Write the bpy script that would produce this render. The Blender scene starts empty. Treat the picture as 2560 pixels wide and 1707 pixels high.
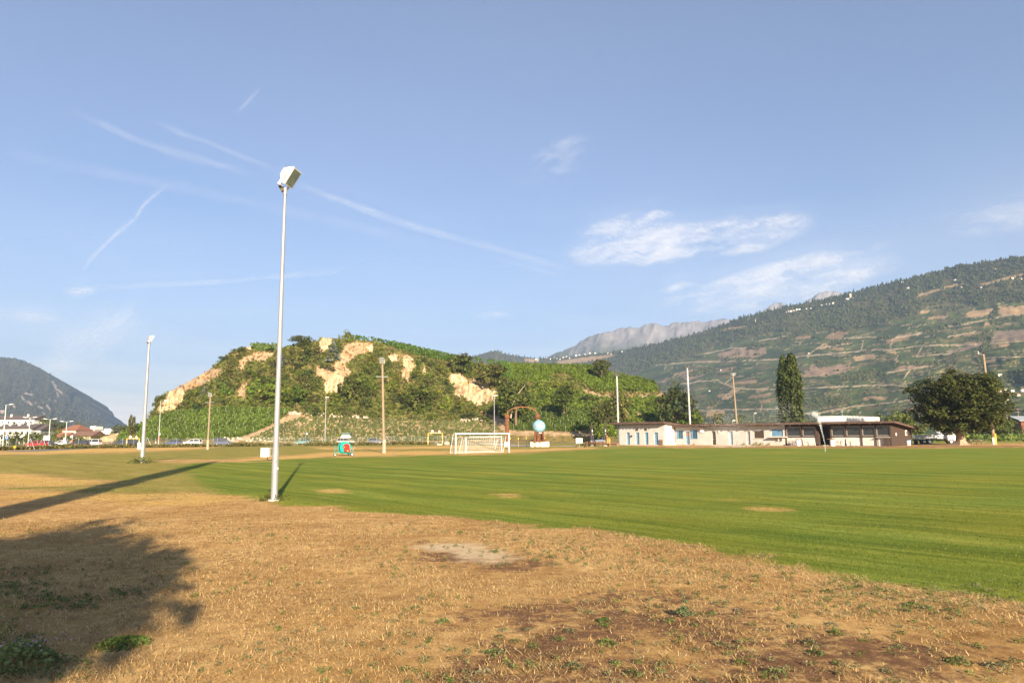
import bpy, math, random
import numpy as np
from mathutils import Matrix, Vector

random.seed(7)
RNG = np.random.default_rng(7)
SC = bpy.context.scene
COL = SC.collection

# ------------------------------------------------------------------ camera
F = 1780.0
PITCH = math.radians(7.5)
ROLL = math.radians(-0.4)
EYE = Vector((0.0, 0.0, 2.0))
CAMM = Matrix.Rotation(math.pi / 2 + PITCH, 3, 'X') @ Matrix.Rotation(ROLL, 3, 'Z')
camd = bpy.data.cameras.new("camera")
camd.sensor_width = 36.0
camd.lens = 36.0 * F / 2560.0
camd.clip_start = 0.1
camd.clip_end = 1500000
cam = bpy.data.objects.new("camera", camd)
COL.objects.link(cam)
cam.matrix_world = Matrix.Translation(EYE) @ CAMM.to_4x4()
SC.camera = cam

# ------------------------------------------------------------------ light
SUN_EL = math.radians(18.0)
SUN_AZ = math.radians(165.0)          # clockwise from +Y (the way the camera faces)
TO_SUN = Vector((math.sin(SUN_AZ) * math.cos(SUN_EL), math.cos(SUN_AZ) * math.cos(SUN_EL), math.sin(SUN_EL)))
sund = bpy.data.lights.new("sun", 'SUN')
sund.energy = 5.0
sund.angle = math.radians(0.53)
sund.color = (1.0, 0.83, 0.61)
sun = bpy.data.objects.new("sun", sund)
COL.objects.link(sun)
sun.rotation_euler = (-TO_SUN).to_track_quat('-Z', 'Y').to_euler()
SKY_STRENGTH = 0.053
HAZE_DENSITY = 1.35e-4
HAZE_COLOR = (0.45, 0.64, 0.96, 1)
SC.view_settings.view_transform = 'Standard'
SC.view_settings.look = 'None'
SC.view_settings.exposure = 1.66
SC.view_settings.gamma = 1.0
SC.view_settings.use_curve_mapping = False
SC.cycles.use_denoising = True
SC.cycles.max_bounces = 6
SC.cycles.diffuse_bounces = 3
SC.cycles.transparent_max_bounces = 12
SC.cycles.volume_bounces = 0

# ------------------------------------------------------------------ pixel <-> place
def ray(px, py):
    return CAMM @ Vector(((px - 1280.0) / F, -(py - 853.5) / F, -1.0))
def P(px, py, D):
    """the point of the world seen at (px, py) at the distance D ahead of the camera"""
    d = ray(px, py)
    return EYE + d * (D / d.y)
def G(px, py, z=0.0):
    """the point of the ground seen at (px, py)"""
    d = ray(px, py)
    return EYE + d * ((z - EYE.z) / d.z)
CAMN = np.array(CAMM)
def proj(pts):
    q = (np.asarray(pts, float) - np.array(EYE)) @ CAMN
    w = np.where(np.abs(q[:, 2]) < 1e-6, -1e-6, q[:, 2])
    return np.stack([1280.0 - F * q[:, 0] / w, 853.5 + F * q[:, 1] / w], 1), -q[:, 2]
def Pn(px, py, D):
    d = np.stack([(px - 1280.0) / F, -(py - 853.5) / F, -np.ones_like(px)], -1) @ CAMN.T
    return np.array(EYE) + d * (D / d[..., 1])[..., None]
def pxm(D):
    return F / D          # photograph pixels for a metre at distance D

# ------------------------------------------------------------------ sky
def build_world():
    w = bpy.data.worlds.new("World")
    SC.world = w
    w.use_nodes = True
    w.cycles.sampling_method = 'MANUAL'
    w.cycles.sample_map_resolution = 256
    nt = w.node_tree
    nt.nodes.clear()
    N = nt.nodes.new
    L = nt.links.new
    out = N('ShaderNodeOutputWorld')
    bg = N('ShaderNodeBackground')
    bg.inputs[1].default_value = SKY_STRENGTH
    L(bg.outputs[0], out.inputs[0])
    sky = N('ShaderNodeTexSky')
    sky.sky_type = 'NISHITA'
    sky.sun_disc = False
    sky.sun_elevation = SUN_EL
    sky.sun_rotation = SUN_AZ
    sky.altitude = 500
    sky.air_density = 1.0
    sky.dust_density = 1.5
    sky.ozone_density = 6.0
    L(sky.outputs[0], bg.inputs[0])
build_world()

# ------------------------------------------------------------------ noise in numpy
def _hash(ix, iy, seed):
    h = (ix.astype(np.int64) * 374761393 + iy.astype(np.int64) * 668265263 + seed * 1442695041) & 0xffffffff
    h = ((h ^ (h >> 13)) * 1274126177) & 0xffffffff
    return ((h ^ (h >> 16)) & 0xffff) / 65535.0
def vnoise(x, y, seed=0):
    x = np.asarray(x, float); y = np.asarray(y, float)
    ix = np.floor(x); iy = np.floor(y)
    fx = x - ix; fy = y - iy
    fx = fx * fx * (3 - 2 * fx); fy = fy * fy * (3 - 2 * fy)
    a = _hash(ix, iy, seed); b = _hash(ix + 1, iy, seed)
    c = _hash(ix, iy + 1, seed); d = _hash(ix + 1, iy + 1, seed)
    return (a + (b - a) * fx) * (1 - fy) + (c + (d - c) * fx) * fy
def fbm(x, y, seed=0, oct=4, gain=0.5):
    s = 0; amp = 1; tot = 0
    for o in range(oct):
        s = s + vnoise(x * 2 ** o, y * 2 ** o, seed + o * 17) * amp
        tot += amp; amp *= gain
    return s / tot
def inpoly(x, y, poly):
    x = np.asarray(x); y = np.asarray(y)
    r = np.zeros(x.shape, bool)
    n = len(poly)
    for i in range(n):
        x0, y0 = poly[i]; x1, y1 = poly[(i + 1) % n]
        if y0 == y1:
            continue
        c = ((y0 > y) != (y1 > y)) & (x < (x1 - x0) * (y - y0) / (y1 - y0) + x0)
        r ^= c
    return r
def dline(x, y, pts):
    """distance in the same units to a polyline"""
    best = np.full(np.shape(x), 1e9)
    for (x0, y0), (x1, y1) in zip(pts[:-1], pts[1:]):
        dx, dy = x1 - x0, y1 - y0
        t = np.clip(((x - x0) * dx + (y - y0) * dy) / (dx * dx + dy * dy), 0, 1)
        best = np.minimum(best, np.hypot(x - x0 - t * dx, y - y0 - t * dy))
    return best
def sstep(a, b, x):
    t = np.clip((x - a) / (b - a), 0, 1)
    return t * t * (3 - 2 * t)

# ------------------------------------------------------------------ materials
MATS = {}
def mat(name, c1, c2=None, scale=4.0, rough=0.8, bump=0.0, metal=0.0, spec=0.3, detail=4, attr=None, stretch=None, bscale=None, alpha=None, emit=None):
    if name in MATS:
        return MATS[name]
    mt = bpy.data.materials.new(name)
    MATS[name] = mt
    mt.use_nodes = True
    nt = mt.node_tree
    N = nt.nodes.new; L = nt.links.new
    b = nt.nodes['Principled BSDF']
    b.inputs['Roughness'].default_value = rough
    b.inputs['Metallic'].default_value = metal
    b.inputs['Specular IOR Level'].default_value = spec
    if c2 is None:
        c2 = tuple(min(1, c * 0.78) for c in c1)
    tc = N('ShaderNodeTexCoord')
    mp = N('ShaderNodeMapping')
    L(tc.outputs['Object'], mp.inputs[0])
    if stretch:
        mp.inputs['Scale'].default_value = stretch
    no = N('ShaderNodeTexNoise')
    no.inputs['Scale'].default_value = scale
    no.inputs['Detail'].default_value = detail
    L(mp.outputs[0], no.inputs['Vector'])
    cr = N('ShaderNodeValToRGB')
    cr.color_ramp.elements[0].position = 0.32
    cr.color_ramp.elements[1].position = 0.68
    cr.color_ramp.elements[0].color = (*c2, 1)
    cr.color_ramp.elements[1].color = (*c1, 1)
    L(no.outputs['Fac'], cr.inputs[0])
    last = cr.outputs[0]
    if attr:
        at = N('ShaderNodeAttribute'); at.attribute_name = attr
        mx = N('ShaderNodeMix'); mx.data_type = 'RGBA'; mx.blend_type = 'MULTIPLY'
        mx.inputs['Factor'].default_value = 1.0
        L(at.outputs['Color'], mx.inputs['A']); L(last, mx.inputs['B'])
        last = mx.outputs['Result']
    L(last, b.inputs['Base Color'])
    if bump:
        bn = N('ShaderNodeTexNoise')
        bn.inputs['Scale'].default_value = bscale or scale * 2.5
        bn.inputs['Detail'].default_value = 6
        L(mp.outputs[0], bn.inputs['Vector'])
        bp = N('ShaderNodeBump')
        bp.inputs['Strength'].default_value = 1.0
        bp.inputs['Distance'].default_value = bump
        L(bn.outputs['Fac'], bp.inputs['Height'])
        L(bp.outputs[0], b.inputs['Normal'])
    if alpha is not None:
        b.inputs['Alpha'].default_value = alpha
    return mt
def leafmat(name, rough=0.7, trans=0.35, hue=0.15):
    """foliage: colour from the leaf attribute, shifted a little per plant, some light let through"""
    if name in MATS:
        return MATS[name]
    mt = bpy.data.materials.new(name)
    MATS[name] = mt
    mt.use_nodes = True
    nt = mt.node_tree
    nt.nodes.clear()
    N = nt.nodes.new; L = nt.links.new
    out = N('ShaderNodeOutputMaterial')
    at = N('ShaderNodeAttribute'); at.attribute_name = 'Col'
    oi = N('ShaderNodeObjectInfo')
    hs = N('ShaderNodeHueSaturation')
    mr = N('ShaderNodeMapRange')
    mr.inputs['To Min'].default_value = 1 - hue * 1.8
    mr.inputs['To Max'].default_value = 1 + hue * 1.4
    L(oi.outputs['Random'], mr.inputs[0])
    L(mr.outputs[0], hs.inputs['Value'])
    m2 = N('ShaderNodeMath'); m2.operation = 'MULTIPLY_ADD'
    m2.inputs[1].default_value = -hue * 0.28; m2.inputs[2].default_value = 0.5 + hue * 0.14
    fr = N('ShaderNodeMath'); fr.operation = 'FRACT'
    mm = N('ShaderNodeMath'); mm.operation = 'MULTIPLY'; mm.inputs[1].default_value = 7.31
    L(oi.outputs['Random'], mm.inputs[0]); L(mm.outputs[0], fr.inputs[0]); L(fr.outputs[0], m2.inputs[0])
    L(m2.outputs[0], hs.inputs['Hue'])
    L(at.outputs['Color'], hs.inputs['Color'])
    d = N('ShaderNodeBsdfPrincipled')
    d.inputs['Roughness'].default_value = rough
    d.inputs['Specular IOR Level'].default_value = 0.25
    t = N('ShaderNodeBsdfTranslucent')
    L(hs.outputs[0], d.inputs['Base Color']); L(hs.outputs[0], t.inputs[0])
    mx = N('ShaderNodeMixShader')
    mx.inputs[0].default_value = trans
    L(d.outputs[0], mx.inputs[1]); L(t.outputs[0], mx.inputs[2])
    L(mx.outputs[0], out.inputs[0])
    return mt

# ------------------------------------------------------------------ mesh helpers
def link(o, parent=None):
    COL.objects.link(o)
    if parent is not None:
        o.parent = parent
    return o
def npmesh(name, v, f, m=None, smooth=False, col=None, colname='Col'):
    """mesh from numpy verts (N,3) and faces (M,3|4)"""
    v = np.asarray(v, np.float32); f = np.asarray(f, np.int32)
    me = bpy.data.meshes.new(name)
    k = f.shape[1]
    me.vertices.add(len(v)); me.loops.add(f.size); me.polygons.add(len(f))
    me.vertices.foreach_set('co', v.ravel())
    me.loops.foreach_set('vertex_index', f.ravel())
    me.polygons.foreach_set('loop_start', np.arange(0, f.size, k, dtype=np.int32))
    if smooth:
        me.polygons.foreach_set('use_smooth', np.ones(len(f), bool))
    me.update(calc_edges=True)
    if col is not None:
        c = np.ones((len(v), 4), np.float32)
        c[:, :col.shape[1]] = col
        a = me.color_attributes.new(colname, 'FLOAT_COLOR', 'POINT')
        a.data.foreach_set('color', c.ravel())
    if m is not None:
        me.materials.append(m)
    return me
def nobj(name, me, parent=None, loc=None):
    o = bpy.data.objects.new(name, me)
    if loc is not None:
        o.location = loc
    return link(o, parent)
class MB:
    def __init__(s):
        s.v = []; s.f = []
    def add(s, vs, fs):
        b = len(s.v)
        s.v += [tuple(q) for q in vs]
        s.f += [tuple(i + b for i in q) for q in fs]
        return s
    def box(s, c, d, rz=0.0, rx=0.0, ry=0.0, top=1.0, topy=None):
        hx, hy, hz = d[0] / 2, d[1] / 2, d[2] / 2
        topy = top if topy is None else topy
        R = Matrix.Rotation(rz, 3, 'Z') @ Matrix.Rotation(ry, 3, 'Y') @ Matrix.Rotation(rx, 3, 'X')
        vs = []
        for z in (-1, 1):
            k = top if z > 0 else 1; ky = topy if z > 0 else 1
            for x, y in ((-1, -1), (1, -1), (1, 1), (-1, 1)):
                vs.append(Vector(c) + R @ Vector((x * hx * k, y * hy * ky, z * hz)))
        return s.add(vs, [(3, 2, 1, 0), (4, 5, 6, 7), (0, 1, 5, 4), (1, 2, 6, 5), (2, 3, 7, 6), (3, 0, 4, 7)])
    def cyl(s, p0, p1, r0, r1=None, n=10, cap=True):
        r1 = r0 if r1 is None else r1
        p0 = Vector(p0); p1 = Vector(p1)
        q = (p1 - p0).to_track_quat('Z', 'Y')
        vs = []
        for p, r in ((p0, r0), (p1, r1)):
            for i in range(n):
                a = 2 * math.pi * i / n
                vs.append(p + q @ Vector((r * math.cos(a), r * math.sin(a), 0)))
        fs = [(i, (i + 1) % n, n + (i + 1) % n, n + i) for i in range(n)]
        if cap:
            fs += [tuple(range(n - 1, -1, -1)), tuple(range(n, 2 * n))]
        return s.add(vs, fs)
    def tube(s, pts, r, n=6, r1=None):
        pts = [Vector(p) for p in pts]
        r1 = r if r1 is None else r1
        vs = []; fs = []
        for k, p in enumerate(pts):
            t = (pts[min(k + 1, len(pts) - 1)] - pts[max(k - 1, 0)]).normalized()
            q = t.to_track_quat('Z', 'Y')
            rr = r + (r1 - r) * k / max(1, len(pts) - 1)
            for i in range(n):
                a = 2 * math.pi * i / n
                vs.append(p + q @ Vector((rr * math.cos(a), rr * math.sin(a), 0)))
        for k in range(len(pts) - 1):
            for i in range(n):
                fs.append((k * n + i, k * n + (i + 1) % n, (k + 1) * n + (i + 1) % n, (k + 1) * n + i))
        fs += [tuple(range(n - 1, -1, -1)), tuple(range((len(pts) - 1) * n, len(pts) * n))]
        return s.add(vs, fs)
    def sph(s, c, r, nu=18, nv=12, sc=(1, 1, 1)):
        vs = [(c[0], c[1], c[2] + r * sc[2])]
        for j in range(1, nv):
            b = math.pi * j / nv
            for i in range(nu):
                a = 2 * math.pi * i / nu
                vs.append((c[0] + r * sc[0] * math.sin(b) * math.cos(a), c[1] + r * sc[1] * math.sin(b) * math.sin(a), c[2] + r * sc[2] * math.cos(b)))
        vs.append((c[0], c[1], c[2] - r * sc[2]))
        fs = [(0, 1 + i, 1 + (i + 1) % nu) for i in range(nu)]
        for j in range(nv - 2):
            for i in range(nu):
                a = 1 + j * nu + i; b = 1 + j * nu + (i + 1) % nu
                fs.append((a, a + nu, b + nu, b))
        e = len(vs) - 1
        fs += [(e, 1 + (nv - 2) * nu + (i + 1) % nu, 1 + (nv - 2) * nu + i) for i in range(nu)]
        return s.add(vs, fs)
    def prism(s, poly, y0, y1, plane='xz'):
        n = len(poly)
        if plane == 'xz':
            vs = [(a, y0, b) for a, b in poly] + [(a, y1, b) for a, b in poly]
        elif plane == 'yz':
            vs = [(y0, a, b) for a, b in poly] + [(y1, a, b) for a, b in poly]
        else:
            vs = [(a, b, y0) for a, b in poly] + [(a, b, y1) for a, b in poly]
        fs = [tuple(range(n)), tuple(range(2 * n - 1, n - 1, -1))]
        fs += [(i, i + n, (i + 1) % n + n, (i + 1) % n) for i in range(n)]
        return s.add(vs, fs)
    def mesh(s, name, m, smooth=False):
        me = bpy.data.meshes.new(name)
        me.from_pydata(s.v, [], s.f)
        import bmesh
        bm = bmesh.new(); bm.from_mesh(me)
        bmesh.ops.recalc_face_normals(bm, faces=bm.faces)
        bm.to_mesh(me); bm.free()
        if smooth:
            me.polygons.foreach_set('use_smooth', np.ones(len(me.polygons), bool))
            try:
                me.set_sharp_from_angle(angle=math.radians(40))
            except Exception:
                pass
        me.materials.append(m)
        return me
    def build(s, name, m, parent=None, smooth=False):
        return nobj(name, s.mesh(name, m, smooth), parent)
def tag(o, label=None, cat=None, group=None, kind=None):
    if label: o['label'] = label
    if cat: o['category'] = cat
    if group: o['group'] = group
    if kind: o['kind'] = kind
    return o
def thing(name, label, cat, loc=(0, 0, 0), rz=0.0, group=None):
    o = bpy.data.objects.new(name, None)
    o.empty_display_size = 0.2
    o.location = loc
    o.rotation_euler = (0, 0, rz)
    link(o)
    return tag(o, label, cat, group)
def struct(name, me):
    return tag(nobj(name, me), kind='structure')
def copy_tree(o, loc, rz=0.0, scale=None, label=None, group=None):
    def cp(src, par):
        c = src.copy()
        link(c, par)
        for ch in src.children:
            cp(ch, c)
        return c
    r = cp(o, None)
    r.location = loc
    r.rotation_euler = (0, 0, rz)
    if scale is not None:
        r.scale = (scale, scale, scale) if isinstance(scale, (int, float)) else scale
    if label: r['label'] = label
    if group: r['group'] = group
    return r

ORD = ['first', 'second', 'third', 'fourth', 'fifth', 'sixth', 'seventh', 'eighth', 'ninth', 'tenth', 'eleventh', 'twelfth', 'thirteenth', 'fourteenth', 'fifteenth', 'sixteenth', 'seventeenth', 'eighteenth', 'nineteenth', 'twentieth']
def single_out(items):
    """items: (object, label, px). Look-alikes are told apart by their order from the left"""
    by = {}
    for o, lab, px in items:
        by.setdefault(lab, []).append((px, o))
    for lab, q in by.items():
        q.sort(key=lambda t: t[0])
        for i, (px, o) in enumerate(q):
            o['label'] = lab if len(q) == 1 else (lab + ', ' + ORD[i] + ' from the left' if i < len(ORD) else lab)
# ================================================================== CLOUDS (thin sheets of ice high above the haze)
CLOUD_H = 6000.0
def cloud_mat():
    mt = bpy.data.materials.new('cloud_ice')
    mt.use_nodes = True
    nt = mt.node_tree
    nt.nodes.clear()
    N = nt.nodes.new; L = nt.links.new
    o = N('ShaderNodeOutputMaterial')
    d = N('ShaderNodeBsdfDiffuse'); d.inputs[0].default_value = (0.92, 0.90, 0.84, 1)
    t = N('ShaderNodeBsdfTranslucent'); t.inputs[0].default_value = (0.95, 0.92, 0.84, 1)
    a = N('ShaderNodeAddShader')
    tr = N('ShaderNodeBsdfTransparent')
    at = N('ShaderNodeAttribute'); at.attribute_name = 'Col'
    sp = N('ShaderNodeSeparateColor')
    m = N('ShaderNodeMixShader')
    L(at.outputs['Color'], sp.inputs[0])
    L(d.outputs[0], a.inputs[0]); L(t.outputs[0], a.inputs[1])
    L(sp.outputs[0], m.inputs[0]); L(tr.outputs[0], m.inputs[1]); L(a.outputs[0], m.inputs[2])
    L(m.outputs[0], o.inputs[0])
    return mt
CLOUD = cloud_mat()
def cloud_pts(px, py):
    d = np.stack([(px - 1280.0) / F, -(py - 853.5) / F, -np.ones_like(px)], -1) @ CAMN.T
    return np.array(EYE) + d * ((CLOUD_H - EYE.z) / d[..., 2])[..., None]
def contrail(label, pts, width, alpha, seed, wob=6.0, fade=0.22):
    pts = np.array(pts, float)
    seg = np.hypot(*(pts[1:] - pts[:-1]).T)
    s = np.concatenate([[0], np.cumsum(seg)])
    n = int(s[-1] / 6) + 2
    t = np.linspace(0, s[-1], n)
    cx = np.interp(t, s, pts[:, 0]); cy = np.interp(t, s, pts[:, 1])
    for _ in range(8):
        cx[1:-1] = (cx[:-2] + cx[1:-1] * 2 + cx[2:]) / 4; cy[1:-1] = (cy[:-2] + cy[1:-1] * 2 + cy[2:]) / 4
    tx = np.gradient(cx); ty = np.gradient(cy); l = np.hypot(tx, ty); nx = -ty / l; ny = tx / l
    m = 17
    w = np.linspace(-1, 1, m)
    off = (fbm(t / 70, t * 0 + seed, seed) - 0.5) * wob
    ww = width * (0.7 + 0.8 * fbm(t / 60, t * 0 + 3, seed + 1))
    PX = cx[:, None] + nx[:, None] * (off[:, None] + ww[:, None] * w); PY = cy[:, None] + ny[:, None] * (off[:, None] + ww[:, None] * w)
    u = t / s[-1]
    g = np.clip(u / fade, 0, 1) * np.clip((1 - u) / fade, 0, 1)
    A = 0.42 * alpha * g[:, None] * (1 - w * w)[None] ** 1.6 * (0.35 + 1.1 * fbm(PX / 16, PY / 7, seed + 2, 4)) * (0.5 + fbm(t / 45, t * 0 + 9, seed + 4))[:, None]
    grid_cloud('contrail', PX, PY, A, label, 'contrail', None)
def grid_cloud(name, PX, PY, A, label, cat, kind):
    v = cloud_pts(PX, PY)
    n0, n1 = PX.shape
    idx = np.arange(n0 * n1).reshape(n0, n1)
    f = np.stack([idx[:-1, :-1], idx[:-1, 1:], idx[1:, 1:], idx[1:, :-1]], -1).reshape(-1, 4)
    c = np.repeat(np.clip(A, 0, 0.95).reshape(-1, 1), 3, 1)
    q = A.reshape(-1)[f].max(1) > 0.003
    o = nobj(name, npmesh(name, v.reshape(-1, 3), f[q], CLOUD, True, c))
    return tag(o, label, cat, kind=kind)
def cirrus(label, x0, x1, y0, y1, ovals, ang, st, seed, alpha, step=5):
    xs = np.arange(x0, x1, step); ys = np.arange(y0, y1, step)
    X, Y = np.meshgrid(xs, ys)
    wx = X + (fbm(X / 70, Y / 70, seed + 5) - 0.5) * 60; wy = Y + (fbm(X / 70, Y / 70, seed + 6) - 0.5) * 34
    c, s = math.cos(ang), math.sin(ang)
    a = wx * c - wy * s; b = wx * s + wy * c
    n = fbm(a / (34 * st), b / 30, seed, 6, 0.6) * 0.6 + fbm(a / (12 * st), b / 9, seed + 9, 5, 0.6) * 0.4
    O = np.zeros_like(X)
    for (cx, cy, rx, ry, an, k) in ovals:
        ca, sa = math.cos(an), math.sin(an)
        u = ((X - cx) * ca - (Y - cy) * sa) / rx; v = ((X - cx) * sa + (Y - cy) * ca) / ry
        O = np.maximum(O, k * np.clip(1 - u * u - v * v, 0, 1))
    A = 0.66 * alpha * np.clip(n * 2.1 + O * 0.55 - 1.04, 0, 1) / 0.6 * np.clip(O * 2.2, 0, 1)
    edge = np.minimum.reduce([(X - x0) / 60, (x1 - step - X) / 60, (Y - y0) / 30, (y1 - step - Y) / 30])
    grid_cloud('cirrus_cloud', X, Y, A * np.clip(edge, 0, 1), label, 'cloud', 'stuff')
contrail('wavering white contrail climbing from lower left to the crossing trail', [(196, 698), (225, 650), (290, 585), (335, 550), (360, 510), (430, 452)], 7, 0.42, 1, 8)
contrail('long nearly level contrail low above the left mountain', [(170, 722), (300, 717), (560, 703), (900, 672)], 9, 0.34, 2)
contrail('bent contrail sloping down from the upper left sky', [(150, 272), (260, 312), (330, 345), (430, 380), (560, 416), (660, 448)], 13, 0.26, 3)
contrail('faint contrail just above the bent one, ending at the near floodlight', [(380, 300), (470, 340), (560, 372), (705, 430)], 9, 0.26, 4)
contrail('longest contrail sloping from the near floodlight down to the middle of the sky', [(700, 445), (900, 520), (1050, 572), (1180, 604), (1330, 648), (1470, 690)], 11, 0.36, 5)
contrail('thin twin contrail under the end of the longest one', [(1230, 640), (1430, 698)], 7, 0.16, 6)
contrail('broad very faint contrail crossing the left half of the sky', [(-80, 362), (200, 420), (420, 462), (800, 545), (1200, 640)], 18, 0.13, 7)
contrail('short stub of contrail high above the near floodlight', [(590, 285), (655, 218)], 7, 0.22, 8)
contrail('pale level streak low above the hill crest', [(300, 790), (700, 772), (1150, 792)], 13, 0.12, 9)
cirrus('wispy white cirrus spread above the valley slope', 1380, 2300, 480, 800,
       [(1640, 610, 260, 62, 0.10, 1.0), (1560, 560, 150, 32, 0.25, 0.75), (1840, 590, 220, 60, 0.2, 0.72), (1920, 690, 330, 34, 0.27, 0.85), (1980, 722, 330, 46, 0.26, 0.8), (1700, 715, 60, 12, 0.25, 0.6)], 0.20, 3.4, 20, 0.62)
cirrus('small faint wisp of cirrus in the middle of the sky', 1240, 1540, 320, 490, [(1390, 402, 120, 52, 0.5, 0.72)], 0.4, 2.2, 30, 0.34)
cirrus('thin veil of cirrus at the right edge of the sky', 2250, 2760, 470, 640, [(2520, 545, 240, 44, 0.12, 0.75)], 0.1, 4, 40, 0.36)
cirrus('little broken cloud at the foot of the wavering contrail', 120, 330, 690, 760, [(205, 729, 60, 15, 0, 0.95)], 0.0, 2, 50, 0.5)
cirrus('small flat white cloud low over the hill crest', 1150, 1310, 765, 812, [(1225, 788, 55, 12, 0.05, 0.9)], 0.05, 3, 60, 0.45)
cirrus('pale rising veil of cloud over the left mountain', -60, 620, 740, 1000, [(230, 850, 200, 70, 0.6, 0.7), (60, 790, 130, 18, -0.1, 0.6)], 0.5, 3, 70, 0.34)

def add_whitening_veil():
    """an even thin veil added at cloud height all round to whiten the low sky"""
    r = np.concatenate([[0.0], np.geomspace(2500, 900000, 60)])
    a = np.linspace(0, 2 * np.pi, 160)
    Rr, Aa = np.meshgrid(r, a)
    X = Rr * np.sin(Aa); Y = Rr * np.cos(Aa)
    el = np.arctan2(CLOUD_H + 400, np.maximum(Rr, 1))
    n = fbm(X / 9000, Y / 9000, 88, 4)
    A = 1 - np.exp(-0.042 * (0.6 + 0.8 * n) / np.sin(el))  # paleness of the low sky put into the added sheet's opacity
    n0, n1 = X.shape
    v = np.stack([X, Y, np.full_like(X, CLOUD_H + 400)], -1).reshape(-1, 3)
    idx = np.arange(n0 * n1).reshape(n0, n1)
    f = np.stack([idx[:-1, :-1], idx[:-1, 1:], idx[1:, 1:], idx[1:, :-1]], -1).reshape(-1, 4)
    o = nobj('added_whitening_veil', npmesh('added_whitening_veil', v, f, CLOUD, True, np.repeat(np.clip(A, 0, 0.97).reshape(-1, 1), 3, 1)))
    tag(o, 'thin even veil added at cloud height to whiten the low sky', 'cloud', kind='stuff')
add_whitening_veil()
# ================================================================== GROUND
U = np.array([-0.68, 0.733])      # along the touch line
LAWN = [(-400, 1205), (0, 1222), (150, 1230), (330, 1248), (500, 1240), (620, 1247), (690, 1254), (800, 1268), (1000, 1287), (1340, 1313), (1600, 1347), (1830, 1386), (2100, 1433), (2300, 1466), (2560, 1508), (3300, 1640),
        (3300, 1117), (2560, 1118), (2300, 1120), (1560, 1120), (1300, 1137), (1000, 1141), (830, 1144), (700, 1150), (560, 1157), (480, 1160), (300, 1143), (0, 1139), (-400, 1139)]
HALF = [(-400, 1205), (0, 1222), (330, 1248), (560, 1235), (470, 1160), (300, 1143), (0, 1139), (-400, 1139)]
GOLD = [[(-300, 1124), (0, 1122), (250, 1119), (400, 1117), (520, 1113), (520, 1121), (330, 1130), (0, 1137), (-300, 1140)],
        [(545, 1154), (640, 1143), (760, 1136), (830, 1131), (840, 1136), (800, 1143), (690, 1150), (580, 1156)],
        [(780, 1117), (900, 1118), (1000, 1117), (1140, 1113), (1260, 1116), (1260, 1120), (1100, 1121), (960, 1122), (800, 1124)],
        [(820, 1131), (960, 1128), (1140, 1127), (1340, 1122), (1480, 1118), (1480, 1122), (1340, 1128), (1260, 1133), (1000, 1139), (830, 1142)],
        [(-300, 1180), (0, 1185), (120, 1188), (200, 1198), (330, 1210), (200, 1218), (0, 1215), (-300, 1210)],
        [(1205, 1229), (1240, 1226), (1310, 1233), (1300, 1246), (1250, 1248)],
        [(740, 1232), (800, 1228), (905, 1230), (900, 1238), (800, 1242)],
        [(1750, 1249), (1850, 1254), (1950, 1258), (2040, 1268), (1960, 1270), (1850, 1262)],
        [(1400, 1252), (1470, 1250), (1470, 1256), (1410, 1257)],
        [(-300, 1226), (100, 1232), (330, 1240), (480, 1232), (620, 1246), (700, 1262), (330, 1262), (0, 1250), (-300, 1240)]]
SOIL = [[(1000, 1560), (1180, 1500), (1400, 1480), (1650, 1450), (2000, 1520), (2250, 1570), (2560, 1590), (2700, 1800), (1100, 1800), (980, 1700)],
        [(1000, 1340), (1340, 1370), (1500, 1400), (1420, 1450), (1100, 1430), (960, 1390)],
        [(1560, 1117), (2200, 1114), (2560, 1113), (2560, 1118), (2200, 1120), (1560, 1120)],
        [(860, 1470), (1000, 1460), (1100, 1490), (960, 1510)]]
PALE = [[(1020, 1352), (1130, 1345), (1200, 1362), (1290, 1385), (1310, 1410), (1250, 1432), (1190, 1425), (1160, 1395), (1100, 1378)]]
GREENW = [[(-200, 1430), (60, 1420), (110, 1490), (60, 1560), (240, 1500), (250, 1520), (90, 1560), (130, 1580), (60, 1707), (-200, 1707)]]
def ground_axis(a, b, step, far, n):
    core = np.arange(a, b + 1e-6, step)
    g = np.geomspace(step * 1.5, far, n)
    return np.concatenate([(a - g[::-1]), core, (b + g)])
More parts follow.
